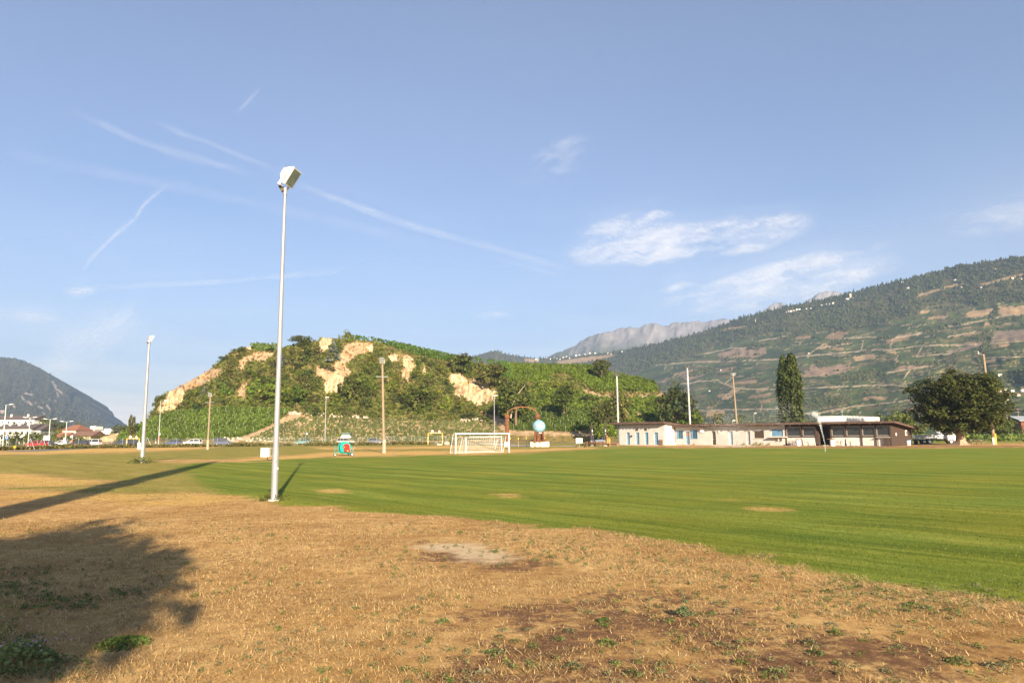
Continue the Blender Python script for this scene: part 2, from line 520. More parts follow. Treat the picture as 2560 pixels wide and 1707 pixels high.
def build_ground():
    xs = ground_axis(-62, 100, 0.45, 6200, 44)
    ys = np.concatenate([-np.geomspace(1, 220, 20)[::-1] - 12, np.arange(-12, 60, 0.3), np.arange(60, 150, 0.6), 150 + np.geomspace(1, 6050, 64)])
    X, Y = np.meshgrid(xs, ys)
    n0, n1 = X.shape
    near = np.exp(-(np.hypot(X, Y) / 60) ** 2)
    Z = near * ((fbm(X * 0.9, Y * 0.9, 3, 4) - 0.5) * 0.07) * sstep(0, 6, Y + 12)
    v = np.stack([X.ravel(), Y.ravel(), Z.ravel()], 1)
    pp, dep = proj(v)
    px, py = pp[:, 0], pp[:, 1]
    ok = dep > 1.0
    fx, fy = v[:, 0], v[:, 1]
    jx = px + (fbm(fx * 0.35, fy * 0.35, 11) - 0.5) * 90
    sc = np.clip((py - 1085) / 200, 0.03, 1.5)
    jy = py + (fbm(fx * 0.6, fy * 0.6, 12) - 0.5) * 40 * sc + (fbm(fx * 2.5, fy * 2.5, 14) - 0.5) * 28 * sc
    z = np.zeros((len(v), 4), np.float32)
    lawn = inpoly(px + (jx - px) * 0.3, jy, LAWN) & ok
    half = inpoly(jx, jy, HALF) & ok
    z[:, 0] = lawn * 1.0
    z[half & lawn, 0] = 0.52
    for g in GOLD:
        k = inpoly(jx, py + (jy - py) * 1.2, g) & ok
        z[k, 3] = 0.72
        z[k, 0] *= 0.35
    for g in SOIL:
        z[inpoly(jx, jy, g) & ok, 1] = 1.0
    z[(fy < 4.5) & (fx > -1), 1] = 0.8
    for g in PALE:
        z[inpoly(jx, jy, g) & ok, 2] = 1.0
    for g in GREENW:
        k = inpoly(jx, jy, g) & ok
        z[k, 0] = 0.45
    # plain beyond the pitch: rough grass, a yellow field and green crop to the right
    far = (fy > 126) & (fx > 40)
    z[far, 0] = 0.55
    far2 = (fy > 66) & (fx < 22) & (z[:, 3] < 0.5)
    z[far2, 0] = np.maximum(z[far2, 0], 0.54)
    # soften
    for c in range(4):
        g = z[:, c].reshape(n0, n1)
        for _ in range(2):
            h = g.copy()
            h[1:-1, 1:-1] = (g[1:-1, 1:-1] * 2 + g[:-2, 1:-1] + g[2:, 1:-1] + g[1:-1, :-2] + g[1:-1, 2:]) / 6
            g = h
        z[:, c] = g.ravel()
    idx = np.arange(n0 * n1).reshape(n0, n1)
    f = np.stack([idx[:-1, :-1], idx[:-1, 1:], idx[1:, 1:], idx[1:, :-1]], -1).reshape(-1, 4)
    me = npmesh('ground', v, f, None, True, z, 'Zone')
    mt = bpy.data.materials.new('ground_cover')
    me.materials.append(mt)
    mt.use_nodes = True
    nt = mt.node_tree
    N = nt.nodes.new; L = nt.links.new
    b = nt.nodes['Principled BSDF']
    b.inputs['Roughness'].default_value = 0.95
    b.inputs['Specular IOR Level'].default_value = 0.1
    tc = N('ShaderNodeTexCoord')
    at = N('ShaderNodeAttribute'); at.attribute_name = 'Zone'
    sp = N('ShaderNodeSeparateColor')
    L(at.outputs['Color'], sp.inputs[0])
    def noise(scale, detail=5, stretch=None, rot=0.0, rough=0.55):
        mp = N('ShaderNodeMapping')
        mp.inputs['Rotation'].default_value = (0, 0, rot)
        if stretch:
            r = N('ShaderNodeVectorRotate'); r.rotation_type = 'Z_AXIS'; r.inputs['Angle'].default_value = rot
            L(tc.outputs['Object'], r.inputs['Vector'])
            mp.inputs['Rotation'].default_value = (0, 0, 0)
            mp.inputs['Scale'].default_value = stretch
            L(r.outputs[0], mp.inputs[0])
        else:
            L(tc.outputs['Object'], mp.inputs[0])
        t = N('ShaderNodeTexNoise')
        t.inputs['Scale'].default_value = scale
        t.inputs['Detail'].default_value = detail
        t.inputs['Roughness'].default_value = rough
        L(mp.outputs[0], t.inputs['Vector'])
        return t.outputs['Fac']
    def mm(op, a, b_=None, clamp=False):
        n = N('ShaderNodeMath'); n.operation = op; n.use_clamp = clamp
        for i, q in enumerate((a, b_)):
            if q is None: continue
            if isinstance(q, (int, float)): n.inputs[i].default_value = q
            else: L(q, n.inputs[i])
        return n.outputs[0]
    def ramp(fac, stops):
        r = N('ShaderNodeValToRGB')
        e = r.color_ramp.elements
        while len(e) < len(stops): e.new(0.5)
        for q, (p, c) in zip(e, stops):
            q.position = p; q.color = (*c, 1)
        L(fac, r.inputs[0])
        return r.outputs[0]
    def mixc(f_, a, c):
        m_ = N('ShaderNodeMix'); m_.data_type = 'RGBA'
        if isinstance(f_, float): m_.inputs['Factor'].default_value = f_
        else: L(f_, m_.inputs['Factor'])
        L(a, m_.inputs['A']); L(c, m_.inputs['B'])
        return m_.outputs['Result']
    def edge(val, nz, amt, lo, hi):
        s_ = mm('ADD', val, mm('MULTIPLY', mm('SUBTRACT', nz, 0.5), amt))
        return mm('DIVIDE', mm('SUBTRACT', s_, lo), hi - lo, True)
    n_fine = noise(60, 6, rough=0.75)
    n_mid = noise(3.2, 6, rough=0.65)
    n_big = noise(0.22, 5)
    n_soil = noise(9, 6, rough=0.7)
    ang = math.atan2(U[1], U[0])
    n_str = noise(0.55, 5, (0.12, 1.6, 1), -ang, 0.6)
    n_str2 = noise(2.6, 4, (0.10, 1.5, 1), -ang, 0.6)
    dry = ramp(mm('ADD', mm('MULTIPLY', n_fine, 0.45), mm('MULTIPLY', n_mid, 0.55)),
               [(0.30, (0.17, 0.09, 0.038)), (0.44, (0.40, 0.235, 0.088)), (0.56, (0.55, 0.35, 0.138)), (0.70, (0.71, 0.51, 0.23))])
    gold = ramp(mm('ADD', mm('MULTIPLY', n_fine, 0.4), mm('MULTIPLY', n_mid, 0.6)),
                [(0.32, (0.40, 0.24, 0.065)), (0.5, (0.58, 0.37, 0.105)), (0.7, (0.70, 0.47, 0.16))])
    soil = ramp(mm('ADD', mm('MULTIPLY', n_fine, 0.5), mm('MULTIPLY', n_soil, 0.5)),
                [(0.30, (0.10, 0.050, 0.024)), (0.5, (0.18, 0.095, 0.048)), (0.62, (0.25, 0.14, 0.072)), (0.78, (0.46, 0.33, 0.20))])
    pale = ramp(n_soil, [(0.3, (0.46, 0.33, 0.185)), (0.7, (0.70, 0.54, 0.34))])
    lw = ramp(mm('ADD', mm('ADD', mm('MULTIPLY', n_fine, 0.18), mm('MULTIPLY', n_str, 0.47)), mm('MULTIPLY', n_str2, 0.35)),
              [(0.36, (0.074, 0.112, 0.011)), (0.47, (0.130, 0.170, 0.018)), (0.56, (0.195, 0.222, 0.032)), (0.68, (0.29, 0.29, 0.060))])
    lw2 = ramp(n_big, [(0.35, (1.30, 1.12, 1.0)), (0.65, (0.92, 1.05, 1.0))])
    mlt = N('ShaderNodeMix'); mlt.data_type = 'RGBA'; mlt.blend_type = 'MULTIPLY'; mlt.inputs['Factor'].default_value = 1.0
    L(lw, mlt.inputs['A']); L(lw2, mlt.inputs['B'])
    rot = N('ShaderNodeVectorRotate'); rot.rotation_type = 'Z_AXIS'; rot.inputs['Angle'].default_value = -ang
    L(tc.outputs['Object'], rot.inputs['Vector'])
    sx_ = N('ShaderNodeSeparateXYZ'); L(rot.outputs[0], sx_.inputs[0])
    wv = mm('SINE', mm('ADD', mm('MULTIPLY', sx_.outputs[1], 2 * math.pi / 2.6), mm('MULTIPLY', n_str, 3.0)))
    band = ramp(mm('MULTIPLY_ADD', wv, 0.5), [(0.25, (0.93, 0.94, 0.93)), (0.75, (1.08, 1.06, 1.06))])
    ml3 = N('ShaderNodeMix'); ml3.data_type = 'RGBA'; ml3.blend_type = 'MULTIPLY'; ml3.inputs['Factor'].default_value = 1.0
    L(mlt.outputs['Result'], ml3.inputs['A']); L(band, ml3.inputs['B'])
    lawnc = ml3.outputs['Result']
    var = ramp(noise(0.5, 5, rough=0.6), [(0.36, (0.80, 0.74, 0.66)), (0.62, (1.12, 1.14, 1.16))])
    ml2 = N('ShaderNodeMix'); ml2.data_type = 'RGBA'; ml2.blend_type = 'MULTIPLY'; ml2.inputs['Factor'].default_value = 1.0
    L(dry, ml2.inputs['A']); L(var, ml2.inputs['B'])
    base = ml2.outputs['Result']
    weed = ramp(n_fine, [(0.3, (0.05, 0.055, 0.014)), (0.7, (0.14, 0.13, 0.03))])
    base = mixc(edge(noise(1.7, 6, rough=0.7), n_fine, 0.3, 0.64, 0.74), base, weed)
    n_brk = mm('ADD', mm('MULTIPLY', noise(1.1, 4, rough=0.6), 0.45), mm('MULTIPLY', noise(5.5, 6, rough=0.75), 0.55))
    base = mixc(edge(mm('MULTIPLY', sp.outputs[1], 0.85), n_brk, 3.0, 0.66, 0.96), base, soil)
    base = mixc(edge(noise(7.0, 5, rough=0.7), n_brk, 0.5, 0.63, 0.72), base, soil)
    base = mixc(edge(sp.outputs[2], n_mid, 0.9, 0.35, 0.75), base, pale)
    base = mixc(edge(sp.outputs[0], n_mid, 1.1, 0.30, 0.66), base, lawnc)
    base = mixc(edge(at.outputs['Alpha'], n_mid, 0.9, 0.40, 0.80), base, gold)
    L(base, b.inputs['Base Color'])
    bp = N('ShaderNodeBump')
    bp.inputs['Distance'].default_value = 0.035
    bp.inputs['Strength'].default_value = 0.9
    L(mm('ADD', mm('MULTIPLY', n_fine, 0.7), n_mid), bp.inputs['Height'])
    L(bp.outputs[0], b.inputs['Normal'])
    struct('ground', me)
build_ground()

# ================================================================== TERRAIN SHEETS
class Sheet:
    """a hillside: control lines from foot to crest, each a list of (px, py, D)"""
    def __init__(s, curves, x0, x1, dx, nsub, dnoise=None):
        s.xs = np.arange(x0, x1 + 0.1, dx)
        PY = []; DD = []
        for c in curves:
            c = sorted(c)
            a = np.array(c, float)
            PY.append(np.interp(s.xs, a[:, 0], a[:, 1])); DD.append(np.interp(s.xs, a[:, 0], a[:, 2]))
        rows_p = []; rows_d = []
        for k in range(len(curves) - 1):
            for i in range(nsub[k]):
                t = i / nsub[k]
                rows_p.append(PY[k] * (1 - t) + PY[k + 1] * t)
                rows_d.append(DD[k] * (1 - t) + DD[k + 1] * t)
        rows_p.append(PY[-1]); rows_d.append(DD[-1])
        s.py = np.array(rows_p); s.D = np.array(rows_d)
        g = s.D.copy()
        for _ in range(6):
            g[1:-1] = (g[:-2] + 2 * g[1:-1] + g[2:]) / 4
            g[:, 1:-1] = (g[:, :-2] + 2 * g[:, 1:-1] + g[:, 2:]) / 4
        s.D = g
        s.px = np.broadcast_to(s.xs, s.py.shape).copy()
        if dnoise is not None:
            s.D = s.D + dnoise(s.px, s.py, s.D)
    def mesh(s, name, m, col, back=None):
        v = Pn(s.px, s.py, s.D)
        if back is not None:              # the far side, out of view, so the hill is closed
            dd, dz = back
            b = v[-1].copy(); b[:, 1] += dd; b[:, 2] -= dz
            h = v[-1].copy(); h[:, 1] += dd * 0.35; h[:, 2] -= dz * 0.12
            v = np.concatenate([v, h[None], b[None]], 0)
            col = np.concatenate([col, col[-1:], col[-1:]], 0)
        n0, n1 = v.shape[:2]
        idx = np.arange(n0 * n1).reshape(n0, n1)
        f = np.stack([idx[:-1, :-1], idx[:-1, 1:], idx[1:, 1:], idx[1:, :-1]], -1).reshape(-1, 4)
        return npmesh(name, v.reshape(-1, 3), f, m, True, col.reshape(-1, 3))
    def at(s, px, py):
        c = min(max((px - s.xs[0]) / (s.xs[1] - s.xs[0]), 0), len(s.xs) - 1.001)
        i = int(c); t = c - i
        col_p = s.py[:, i] * (1 - t) + s.py[:, i + 1] * t
        col_d = s.D[:, i] * (1 - t) + s.D[:, i + 1] * t
        o = np.argsort(col_p)
        D = np.interp(py, col_p[o], col_d[o])
        return P(px, py, D), D
    def top(s, px):
        return float(np.interp(px, s.xs, s.py[-1]))
    def bottom(s, px):
        return float(np.interp(px, s.xs, s.py[0]))

# ---- the near hill with its sandy cliffs and vineyards
CLIFFS = [
 [(384, 1033), (414, 998), (416, 983), (443, 971), (464, 977), (462, 996), (437, 1023), (409, 1032)],
 [(794, 880), (796, 858), (803, 843), (828, 845), (833, 855), (815, 877), (802, 881)],
 [(912, 866), (937, 862), (930, 882), (915, 877)],
 [(969, 893), (985, 881), (1001, 888), (994, 904), (981, 906)],
 [(1005, 924), (1010, 902), (1032, 895), (1040, 913), (1034, 930), (1021, 955), (1012, 957), (1003, 935)],
 [(1053, 935), (1061, 915), (1067, 926), (1066, 944), (1058, 946)],
 [(1117, 948), (1127, 934), (1153, 933), (1176, 955), (1202, 966), (1233, 970), (1249, 984), (1235, 1008), (1193, 1014), (1158, 997), (1136, 984), (1134, 964)],
 [(811, 953), (844, 935), (864, 948), (857, 970), (833, 988), (813, 984)],
 [(612, 862), (622, 858), (632, 864), (628, 873), (614, 872)]]
DRYS = [
 [(418, 981), (472, 950), (520, 924), (556, 920), (548, 942), (521, 956), (502, 967), (472, 979), (443, 975)],
 [(596, 900), (644, 879), (686, 881), (682, 896), (659, 906), (619, 904), (611, 923), (600, 935), (594, 910)],
 [(604, 961), (621, 952), (619, 973), (610, 1004), (596, 998), (590, 981)],
 [(848, 893), (864, 860), (884, 855), (935, 860), (935, 873), (924, 884), (897, 888), (866, 913), (880, 935), (860, 953), (848, 973), (828, 990), (806, 986), (813, 957), (791, 944), (789, 915), (815, 917), (833, 913)],
 [(1001, 888), (1034, 889), (1032, 896), (1008, 902)],
 [(1176, 955), (1230, 975), (1225, 963), (1180, 945)],
 [(694, 1055), (730, 1032), (780, 1040), (780, 1061), (724, 1078), (667, 1092), (590, 1105), (560, 1108)],
 [(1180, 1030), (1250, 1040), (1290, 1070), (1262, 1085), (1235, 1050)],
 [(1461, 973), (1501, 986), (1651, 986), (1658, 966), (1668, 980), (1655, 992), (1501, 993), (1461, 980)],
 [(1587, 1030), (1600, 1030), (1616, 1050), (1606, 1052)],
 [(1270, 1076), (1480, 1082), (1480, 1090), (1270, 1088)],
 [(380, 1050), (352, 1062), (345, 1075), (365, 1066)],
 [(228, 1112), (259, 1089), (311, 1078), (322, 1084), (300, 1096), (270, 1110)]]
VINE_A = [(300, 1088), (380, 1052), (428, 1036), (487, 1029), (571, 1023), (728, 1028), (694, 1053), (638, 1082), (590, 1096), (380, 1103), (290, 1103)]
YOUNG = [(700, 1062), (760, 1042), (1000, 1048), (1230, 1056), (1258, 1096), (1140, 1105), (700, 1105), (610, 1104)]
VINE_C = [(840, 846), (893, 846), (972, 859), (1047, 873), (1136, 895), (1280, 913), (1280, 950), (1265, 950), (1240, 910), (1180, 902), (1122, 906), (1039, 888), (992, 873), (937, 855)]
VINE_D = [(1268, 914), (1479, 918), (1523, 935), (1634, 957), (1648, 978), (1627, 982), (1563, 980), (1494, 980), (1439, 953), (1423, 937), (1390, 933), (1364, 942), (1390, 955), (1324, 957), (1268, 953)]
VINE_E = [(1270, 1044), (1373, 1023), (1479, 1035), (1485, 1072), (1439, 1079), (1270, 1077)]
VINE_F = [(624, 866), (640, 864), (697, 866), (697, 876), (640, 880)]
IVY = [(1335, 960), (1400, 958), (1470, 985), (1660, 992), (1720, 1050), (1740, 1090), (1480, 1090), (1480, 1030), (1370, 1020), (1320, 1020)]
def gy(px, D, z=-1.0):
    q, _ = proj([[0, D, z]])
    return float(q[0, 1]) - (px - 1280) * 0.00698
_crest = [(230, 1107), (240, 1102), (259, 1090), (285, 1084), (311, 1079), (340, 1074), (360, 1062), (375, 1044), (392, 1006), (414, 984), (440, 970), (457, 962), (522, 925), (577, 880), (620, 866), (697, 872), (751, 858), (794, 852), (805, 843), (828, 845), (860, 847), (925, 852), (980, 861), (1034, 874), (1088, 885), (1143, 896), (1197, 908), (1306, 917), (1415, 921), (1524, 933), (1567, 946), (1632, 964), (1660, 985), (1700, 1030), (1780, 1090), (1820, 1098)]
_cD = [(230, 215), (375, 226), (600, 246), (900, 256), (1200, 268), (1500, 272), (1640, 252), (1820, 215)]
_mid1 = [(230, 1107), (300, 1102), (340, 1090), (375, 1062), (450, 1036), (560, 1023), (700, 1024), (760, 1038), (1000, 1046), (1100, 1052), (1200, 1055), (1250, 1046), (1300, 1036), (1400, 1024), (1480, 1036), (1560, 1052), (1640, 1062), (1740, 1094), (1820, 1102)]
_mid2 = [(230, 1107.5), (259, 1096), (300, 1090), (340, 1081), (375, 1052), (420, 1005), (450, 990), (560, 940), (700, 936), (800, 930), (925, 938), (1000, 948), (1100, 958), (1200, 975), (1300, 966), (1400, 975), (1500, 992), (1600, 1005), (1660, 1018), (1740, 1090), (1820, 1100)]
def cinterp(c, x): return float(np.interp(x, [q[0] for q in c], [q[1] for q in c]))
_keys = sorted(set([q[0] for q in _crest] + [q[0] for q in _mid1] + [q[0] for q in _mid2]))
HC = [[(x, gy(x, 192), 192) for x in _keys],
      [(x, cinterp(_mid1, x), 216) for x in _keys],
      [(x, cinterp(_mid2, x), 216 + (cinterp(_cD, x) - 216) * 0.55) for x in _keys],
      [(x, cinterp(_crest, x), cinterp(_cD, x)) for x in _keys]]
def hill_noise(px, py, D):
    n = (fbm(px / 60, py / 40, 5) - 0.5) * 5 + (fbm(px / 16, py / 16, 6) - 0.5) * 2.0
    for c in CLIFFS:
        k = inpoly(px, py, c)
        cx = sum(q[0] for q in c) / len(c)
        n += k * ((fbm(px / 5, py / 16, 7, 3) - 0.5) * 6.0 + (fbm(px / 9, py / 5, 17, 4) - 0.5) * 5.0 - 0.8)
    w = np.clip((py[-1:] - py) / -30, 0, 1) if False else 1
    fade = np.clip(np.arange(px.shape[0]) / 14, 0, 1)[:, None]
    return n * fade
HILL = Sheet(HC, 230, 1820, 2.5, [22, 26, 34], hill_noise)
def hill_colour():
    px = HILL.px + (fbm(HILL.px / 9, HILL.py / 9, 21) - 0.5) * 9 + (fbm(HILL.px / 3, HILL.py / 3, 25, 2) - 0.5) * 4
    py = HILL.py + (fbm(HILL.px / 9, HILL.py / 9, 22) - 0.5) * 9 + (fbm(HILL.px / 3, HILL.py / 3, 26, 2) - 0.5) * 4
    n = fbm(HILL.px / 7, HILL.py / 7, 23)[..., None]
    c = np.array([0.10, 0.095, 0.028]) * (1 - n) + np.array([0.22, 0.16, 0.06]) * n
    def put(polys, a, b, raw=False):
        nonlocal c
        for q in polys:
            k = inpoly(px, py, q)[..., None]
            c = np.where(k, np.array(a) * (1 - n) + np.array(b) * n, c)
    put([VINE_A, VINE_C, VINE_D, VINE_E, VINE_F], (0.075, 0.07, 0.022), (0.16, 0.12, 0.05))
    put([IVY], (0.05, 0.085, 0.012), (0.10, 0.13, 0.02))
    put([YOUNG], (0.20, 0.15, 0.065), (0.36, 0.27, 0.14))
    put(DRYS, (0.23, 0.16, 0.088), (0.46, 0.34, 0.205))
    # cliffs: pale sandy loess with darker streaks
    st2 = sstep(0.30, 0.60, fbm(HILL.px / 4, HILL.py / 14, 31, 4) * 0.6 + fbm(HILL.px / 5, HILL.py / 4, 32, 4) * 0.4)[..., None]
    for q in CLIFFS:
        k = inpoly(px, py, q)[..., None]
        c = np.where(k, (np.array([0.28, 0.185, 0.095]) * (1 - st2) + np.array([0.60, 0.46, 0.285]) * st2), c)
    return c
hill_mat = mat('hill_soil', (1.15, 1.12, 1.1), (0.78, 0.78, 0.78), scale=1.1, rough=0.95, bump=0.35, spec=0.1, attr='Col', bscale=0.9)
struct('hill', HILL.mesh('hill', hill_mat, hill_colour(), back=(90, 30)))

# ---- the vineyard slope on the far side of the valley
_ridge = [(1080, 915, 2900), (1150, 903, 2900), (1185, 890, 2900), (1225, 879, 2900), (1240, 877, 2900), (1262, 885, 2900), (1300, 891, 2850), (1335, 896, 2800), (1400, 895, 2750), (1450, 890, 2650), (1490, 885, 2600), (1527, 881, 2500), (1632, 862, 2250), (1741, 834, 2100), (1807, 813, 2030), (1850, 796, 2000), (1959, 769, 1900), (2068, 747, 1830), (2177, 720, 1760), (2286, 693, 1690), (2394, 666, 1620), (2560, 640, 1500), (2800, 600, 1350), (3200, 540, 1150)]
_foot = [(1080, 1060, 1500), (1400, 1070, 1300), (1640, 1074, 1000), (1850, 1074, 760), (2100, 1072, 600), (2560, 1071, 480), (3200, 1068, 400)]
_sx = sorted(set([q[0] for q in _ridge] + [q[0] for q in _foot]))
def _i3(c, x):
    a = np.array(c, float)
    return float(np.interp(x, a[:, 0], a[:, 1])), float(np.interp(x, a[:, 0], a[:, 2]))
SCV = [[], [], []]
for x in _sx:
    r = _i3(_ridge, x); f_ = _i3(_foot, x)
    SCV[0].append((x, gy(x, f_[1], -2.0), f_[1]))
    SCV[1].append((x, f_[0] * 0.55 + r[0] * 0.45, f_[1] * 0.55 + r[1] * 0.45 - 60))
    SCV[2].append((x, r[0], r[1]))
FOREST_EDGE = [(1080, 1000), (1480, 960), (1640, 913), (1670, 909), (1743, 884), (1778, 868), (1828, 858), (1883, 842), (1927, 832), (1980, 828), (2012, 828), (2060, 826), (2117, 830), (2179, 814), (2240, 800), (2302, 788), (2308, 768), (2367, 758), (2445, 760), (2493, 752), (2560, 755), (3200, 700)]
ROADS = [[(1640, 912), (1750, 904), (1847, 902), (1966, 897), (2017, 889), (2100, 882), (2153, 877), (2193, 873), (2232, 874), (2302, 864), (2437, 861), (2560, 852), (2800, 840)],
         [(1700, 960), (1790, 949), (1837, 971), (1961, 973), (2120, 965), (2235, 961), (2291, 974)],
         [(1720, 1027), (1769, 1025), (1959, 1021)],
         [(2000, 1033), (2053, 1031), (2120, 1018), (2193, 1010), (2271, 1000), (2330, 990)],
         [(2200, 850), (2299, 833), (2380, 815), (2465, 800), (2501, 791), (2560, 785)],
         [(2370, 842), (2440, 829)], [(2218, 932), (2260, 925), (2330, 915)], [(2291, 891), (2378, 884)],
         [(2465, 894), (2560, 892), (2800, 885)], [(1805, 998), (1833, 973)], [(2153, 877), (2158, 852)], [(2225, 872), (2232, 845), (2300, 836)],
         [(2017, 889), (2045, 870), (2120, 858)], [(1830, 945), (1812, 958), (1832, 966)], [(1900, 1030), (1905, 1012)], [(2291, 891), (2306, 866)],
         [(1760, 885), (1830, 870), (1900, 868)], [(1900, 852), (1980, 838)], [(2082, 824), (2085, 838)], [(2100, 846), (2190, 842)], [(2260, 945), (2275, 925)]]
TANS = [[(2406, 795), (2417, 781), (2482, 770), (2476, 786)], [(2490, 788), (2493, 766), (2600, 763), (2600, 791)],
        [(1805, 998), (1833, 973), (1848, 972), (1824, 998)], [(1764, 1042), (1769, 1026), (1814, 1024), (1810, 1037)],
        [(2291, 737), (2350, 722), (2350, 727), (2296, 742)], [(2358, 719), (2409, 707), (2409, 712), (2360, 725)], [(2448, 710), (2560, 682), (2560, 690), (2455, 716)],
        [(1805, 822), (1870, 812), (1868, 820), (1806, 827)], [(2300, 778), (2325, 774), (2320, 782), (2305, 784)], [(1388, 903), (1450, 894), (1530, 886), (1540, 890), (1470, 904), (1400, 914)], [(1310, 895), (1345, 898), (1345, 906), (1312, 904)],
        [(2130, 892), (2185, 884), (2190, 896), (2140, 903)], [(2210, 876), (2240, 878), (2240, 885), (2212, 884)]]
PINKS = [[(1791, 884), (1870, 865), (1915, 868), (1913, 884), (1870, 900), (1801, 897)], [(1645, 957), (1697, 934), (1750, 927), (1787, 920), (1755, 939), (1725, 950)],
         [(2003, 939), (2030, 913), (2065, 918), (2117, 909), (2113, 930), (2065, 941)], [(2250, 915), (2330, 905), (2330, 916), (2225, 930)], [(2340, 820), (2400, 806), (2395, 812), (2340, 826)],
         [(2040, 1010), (2110, 1000), (2120, 1012), (2060, 1020)]]
GREYS = [[(2476, 853), (2485, 828), (2700, 815), (2700, 845)], [(2360, 880), (2480, 850), (2480, 858), (2380, 884)]]
WOODS = [[(1936, 858), (1960, 838), (2012, 824), (2044, 799), (2090, 780), (2120, 776), (2240, 796), (2180, 812), (2120, 830), (2044, 815), (2007, 831), (1980, 852), (1950, 858)],
         [(2008, 1018), (2030, 994), (2100, 991), (2125, 989), (2125, 1010), (2060, 1018)], [(1753, 1012), (1762, 1000), (1790, 998), (1792, 1012), (1770, 1018)],
         [(2235, 915), (2300, 904), (2420, 905), (2330, 914)], [(2100, 940), (2190, 925), (2215, 935), (2180, 950), (2110, 950)], [(2452, 860), (2475, 850), (2478, 870), (2450, 920), (2440, 900)],
         [(2040, 905), (2075, 900), (2070, 916), (2040, 918)], [(1860, 866), (1890, 858), (1915, 862), (1900, 872), (1865, 876)], [(1800, 893), (1850, 896), (1880, 892), (1870, 902), (1800, 902)],
         [(2300, 832), (2340, 815), (2420, 800), (2400, 812), (2320, 836)], [(2420, 845), (2475, 828), (2480, 848), (2440, 856)], [(1715, 932), (1790, 918), (1800, 926), (1720, 944)],
         [(2070, 862), (2120, 845), (2125, 855), (2080, 868)], [(2470, 800), (2490, 765), (2500, 765), (2492, 800), (2560, 788), (2560, 794), (2480, 812)], [(2330, 770), (2400, 765), (2460, 758), (2450, 764), (2380, 775)],
         [(2480, 945), (2560, 920), (2700, 930), (2700, 960), (2510, 960)], [(2190, 848), (2225, 838), (2230, 846), (2200, 854)], [(1640, 965), (1700, 940), (1720, 950), (1660, 975)]]
def slope_noise(px, py, D):
    fade = np.clip(np.arange(px.shape[0]) / 10, 0, 1)[:, None]
    return fade * ((fbm(px / 120, py / 90, 41) - 0.5) * 90 + (fbm(px / 22, py / 10, 42) - 0.5) * 9)
SLOPE = Sheet(SCV, 1080, 3200, 2.6, [95, 95], slope_noise)
def slope_colour():
    X, Y = SLOPE.px, SLOPE.py
    jx = X + (fbm(X / 12, Y / 8, 51) - 0.5) * 14
    jy = Y + (fbm(X / 12, Y / 8, 52) - 0.5) * 6
    lift = np.interp(X, [1500, 1800, 2100, 2560, 3200], [70, 26, 0, -58, -150])   # terraces climb to the right
    t = jy - lift + (fbm(X / 70, Y / 70, 53) - 0.5) * 20
    band = t / 7.5
    bi = np.floor(band); bf = band - bi
    sh = _hash(bi, bi * 0 + 3, 5) * 60
    wd = 26 + _hash(bi, bi * 0 + 4, 6) * 46
    cell = (jx + sh + (t * 0.6)) / wd
    ci = np.floor(cell); cf = cell - ci
    r = _hash(ci, bi, 7); r2 = _hash(ci, bi, 8)
    g1 = np.array([0.050, 0.070, 0.020]); g2 = np.array([0.078, 0.098, 0.028]); ol = np.array([0.115, 0.105, 0.045]); tn = np.array([0.29, 0.195, 0.105])
    c = np.where((r < 0.42)[..., None], g1, np.where((r < 0.80)[..., None], g2, np.where((r < 0.95)[..., None], ol, tn)))
    c = c * (0.85 + 0.3 * r2[..., None])
    n = fbm(X / 5, Y / 4, 54)[..., None]
    c = c * (0.75 + 0.5 * n)
    # vine rows, told apart only as a faint comb
    # terrace walls between the bands, broken
    wall = (bf < 0.16) & (_hash(np.floor(X / 30), bi, 9) > 0.66)
    c = np.where(wall[..., None], np.array([0.32, 0.235, 0.14]) * (0.7 + 0.6 * n), c)
    side = (cf < 0.05) & (r2 > 0.75)
    c = np.where(side[..., None], np.array([0.34, 0.26, 0.15]), c)
    def put(polys, a, b):
        nonlocal c
        for q in polys:
            k = inpoly(jx, jy, q)[..., None]
            c = np.where(k, np.array(a) * (1 - n) + np.array(b) * n, c)
    edge = np.interp(X, [q[0] for q in FOREST_EDGE], [q[1] for q in FOREST_EDGE])
    k = (jy < edge)[..., None]
    c = np.where(k, np.array([0.055, 0.062, 0.022]) * (1 - n) + np.array([0.14, 0.115, 0.05]) * n, c)
    put(PINKS, (0.19, 0.125, 0.075), (0.38, 0.27, 0.18))
    put(WOODS, (0.06, 0.062, 0.025), (0.13, 0.11, 0.05))
    put(TANS, (0.30, 0.20, 0.10), (0.44, 0.31, 0.17))
    put(GREYS, (0.17, 0.125, 0.08), (0.28, 0.21, 0.145))
    for q in ROADS:
        d = dline(X, Y + (fbm(X / 14, Y / 14, 55) - 0.5) * 3, q)
        c = np.where((d < 1.35)[..., None], np.array([0.40, 0.31, 0.20]) * (0.75 + 0.5 * n), c)
    return c
slope_mat = mat('slope_soil', (1.15, 1.12, 1.1), (0.75, 0.77, 0.75), scale=0.06, rough=0.95, bump=0.9, spec=0.1, attr='Col', bscale=0.12)
struct('valley_slope', SLOPE.mesh('valley_slope', slope_mat, slope_colour(), back=(900, 500)))

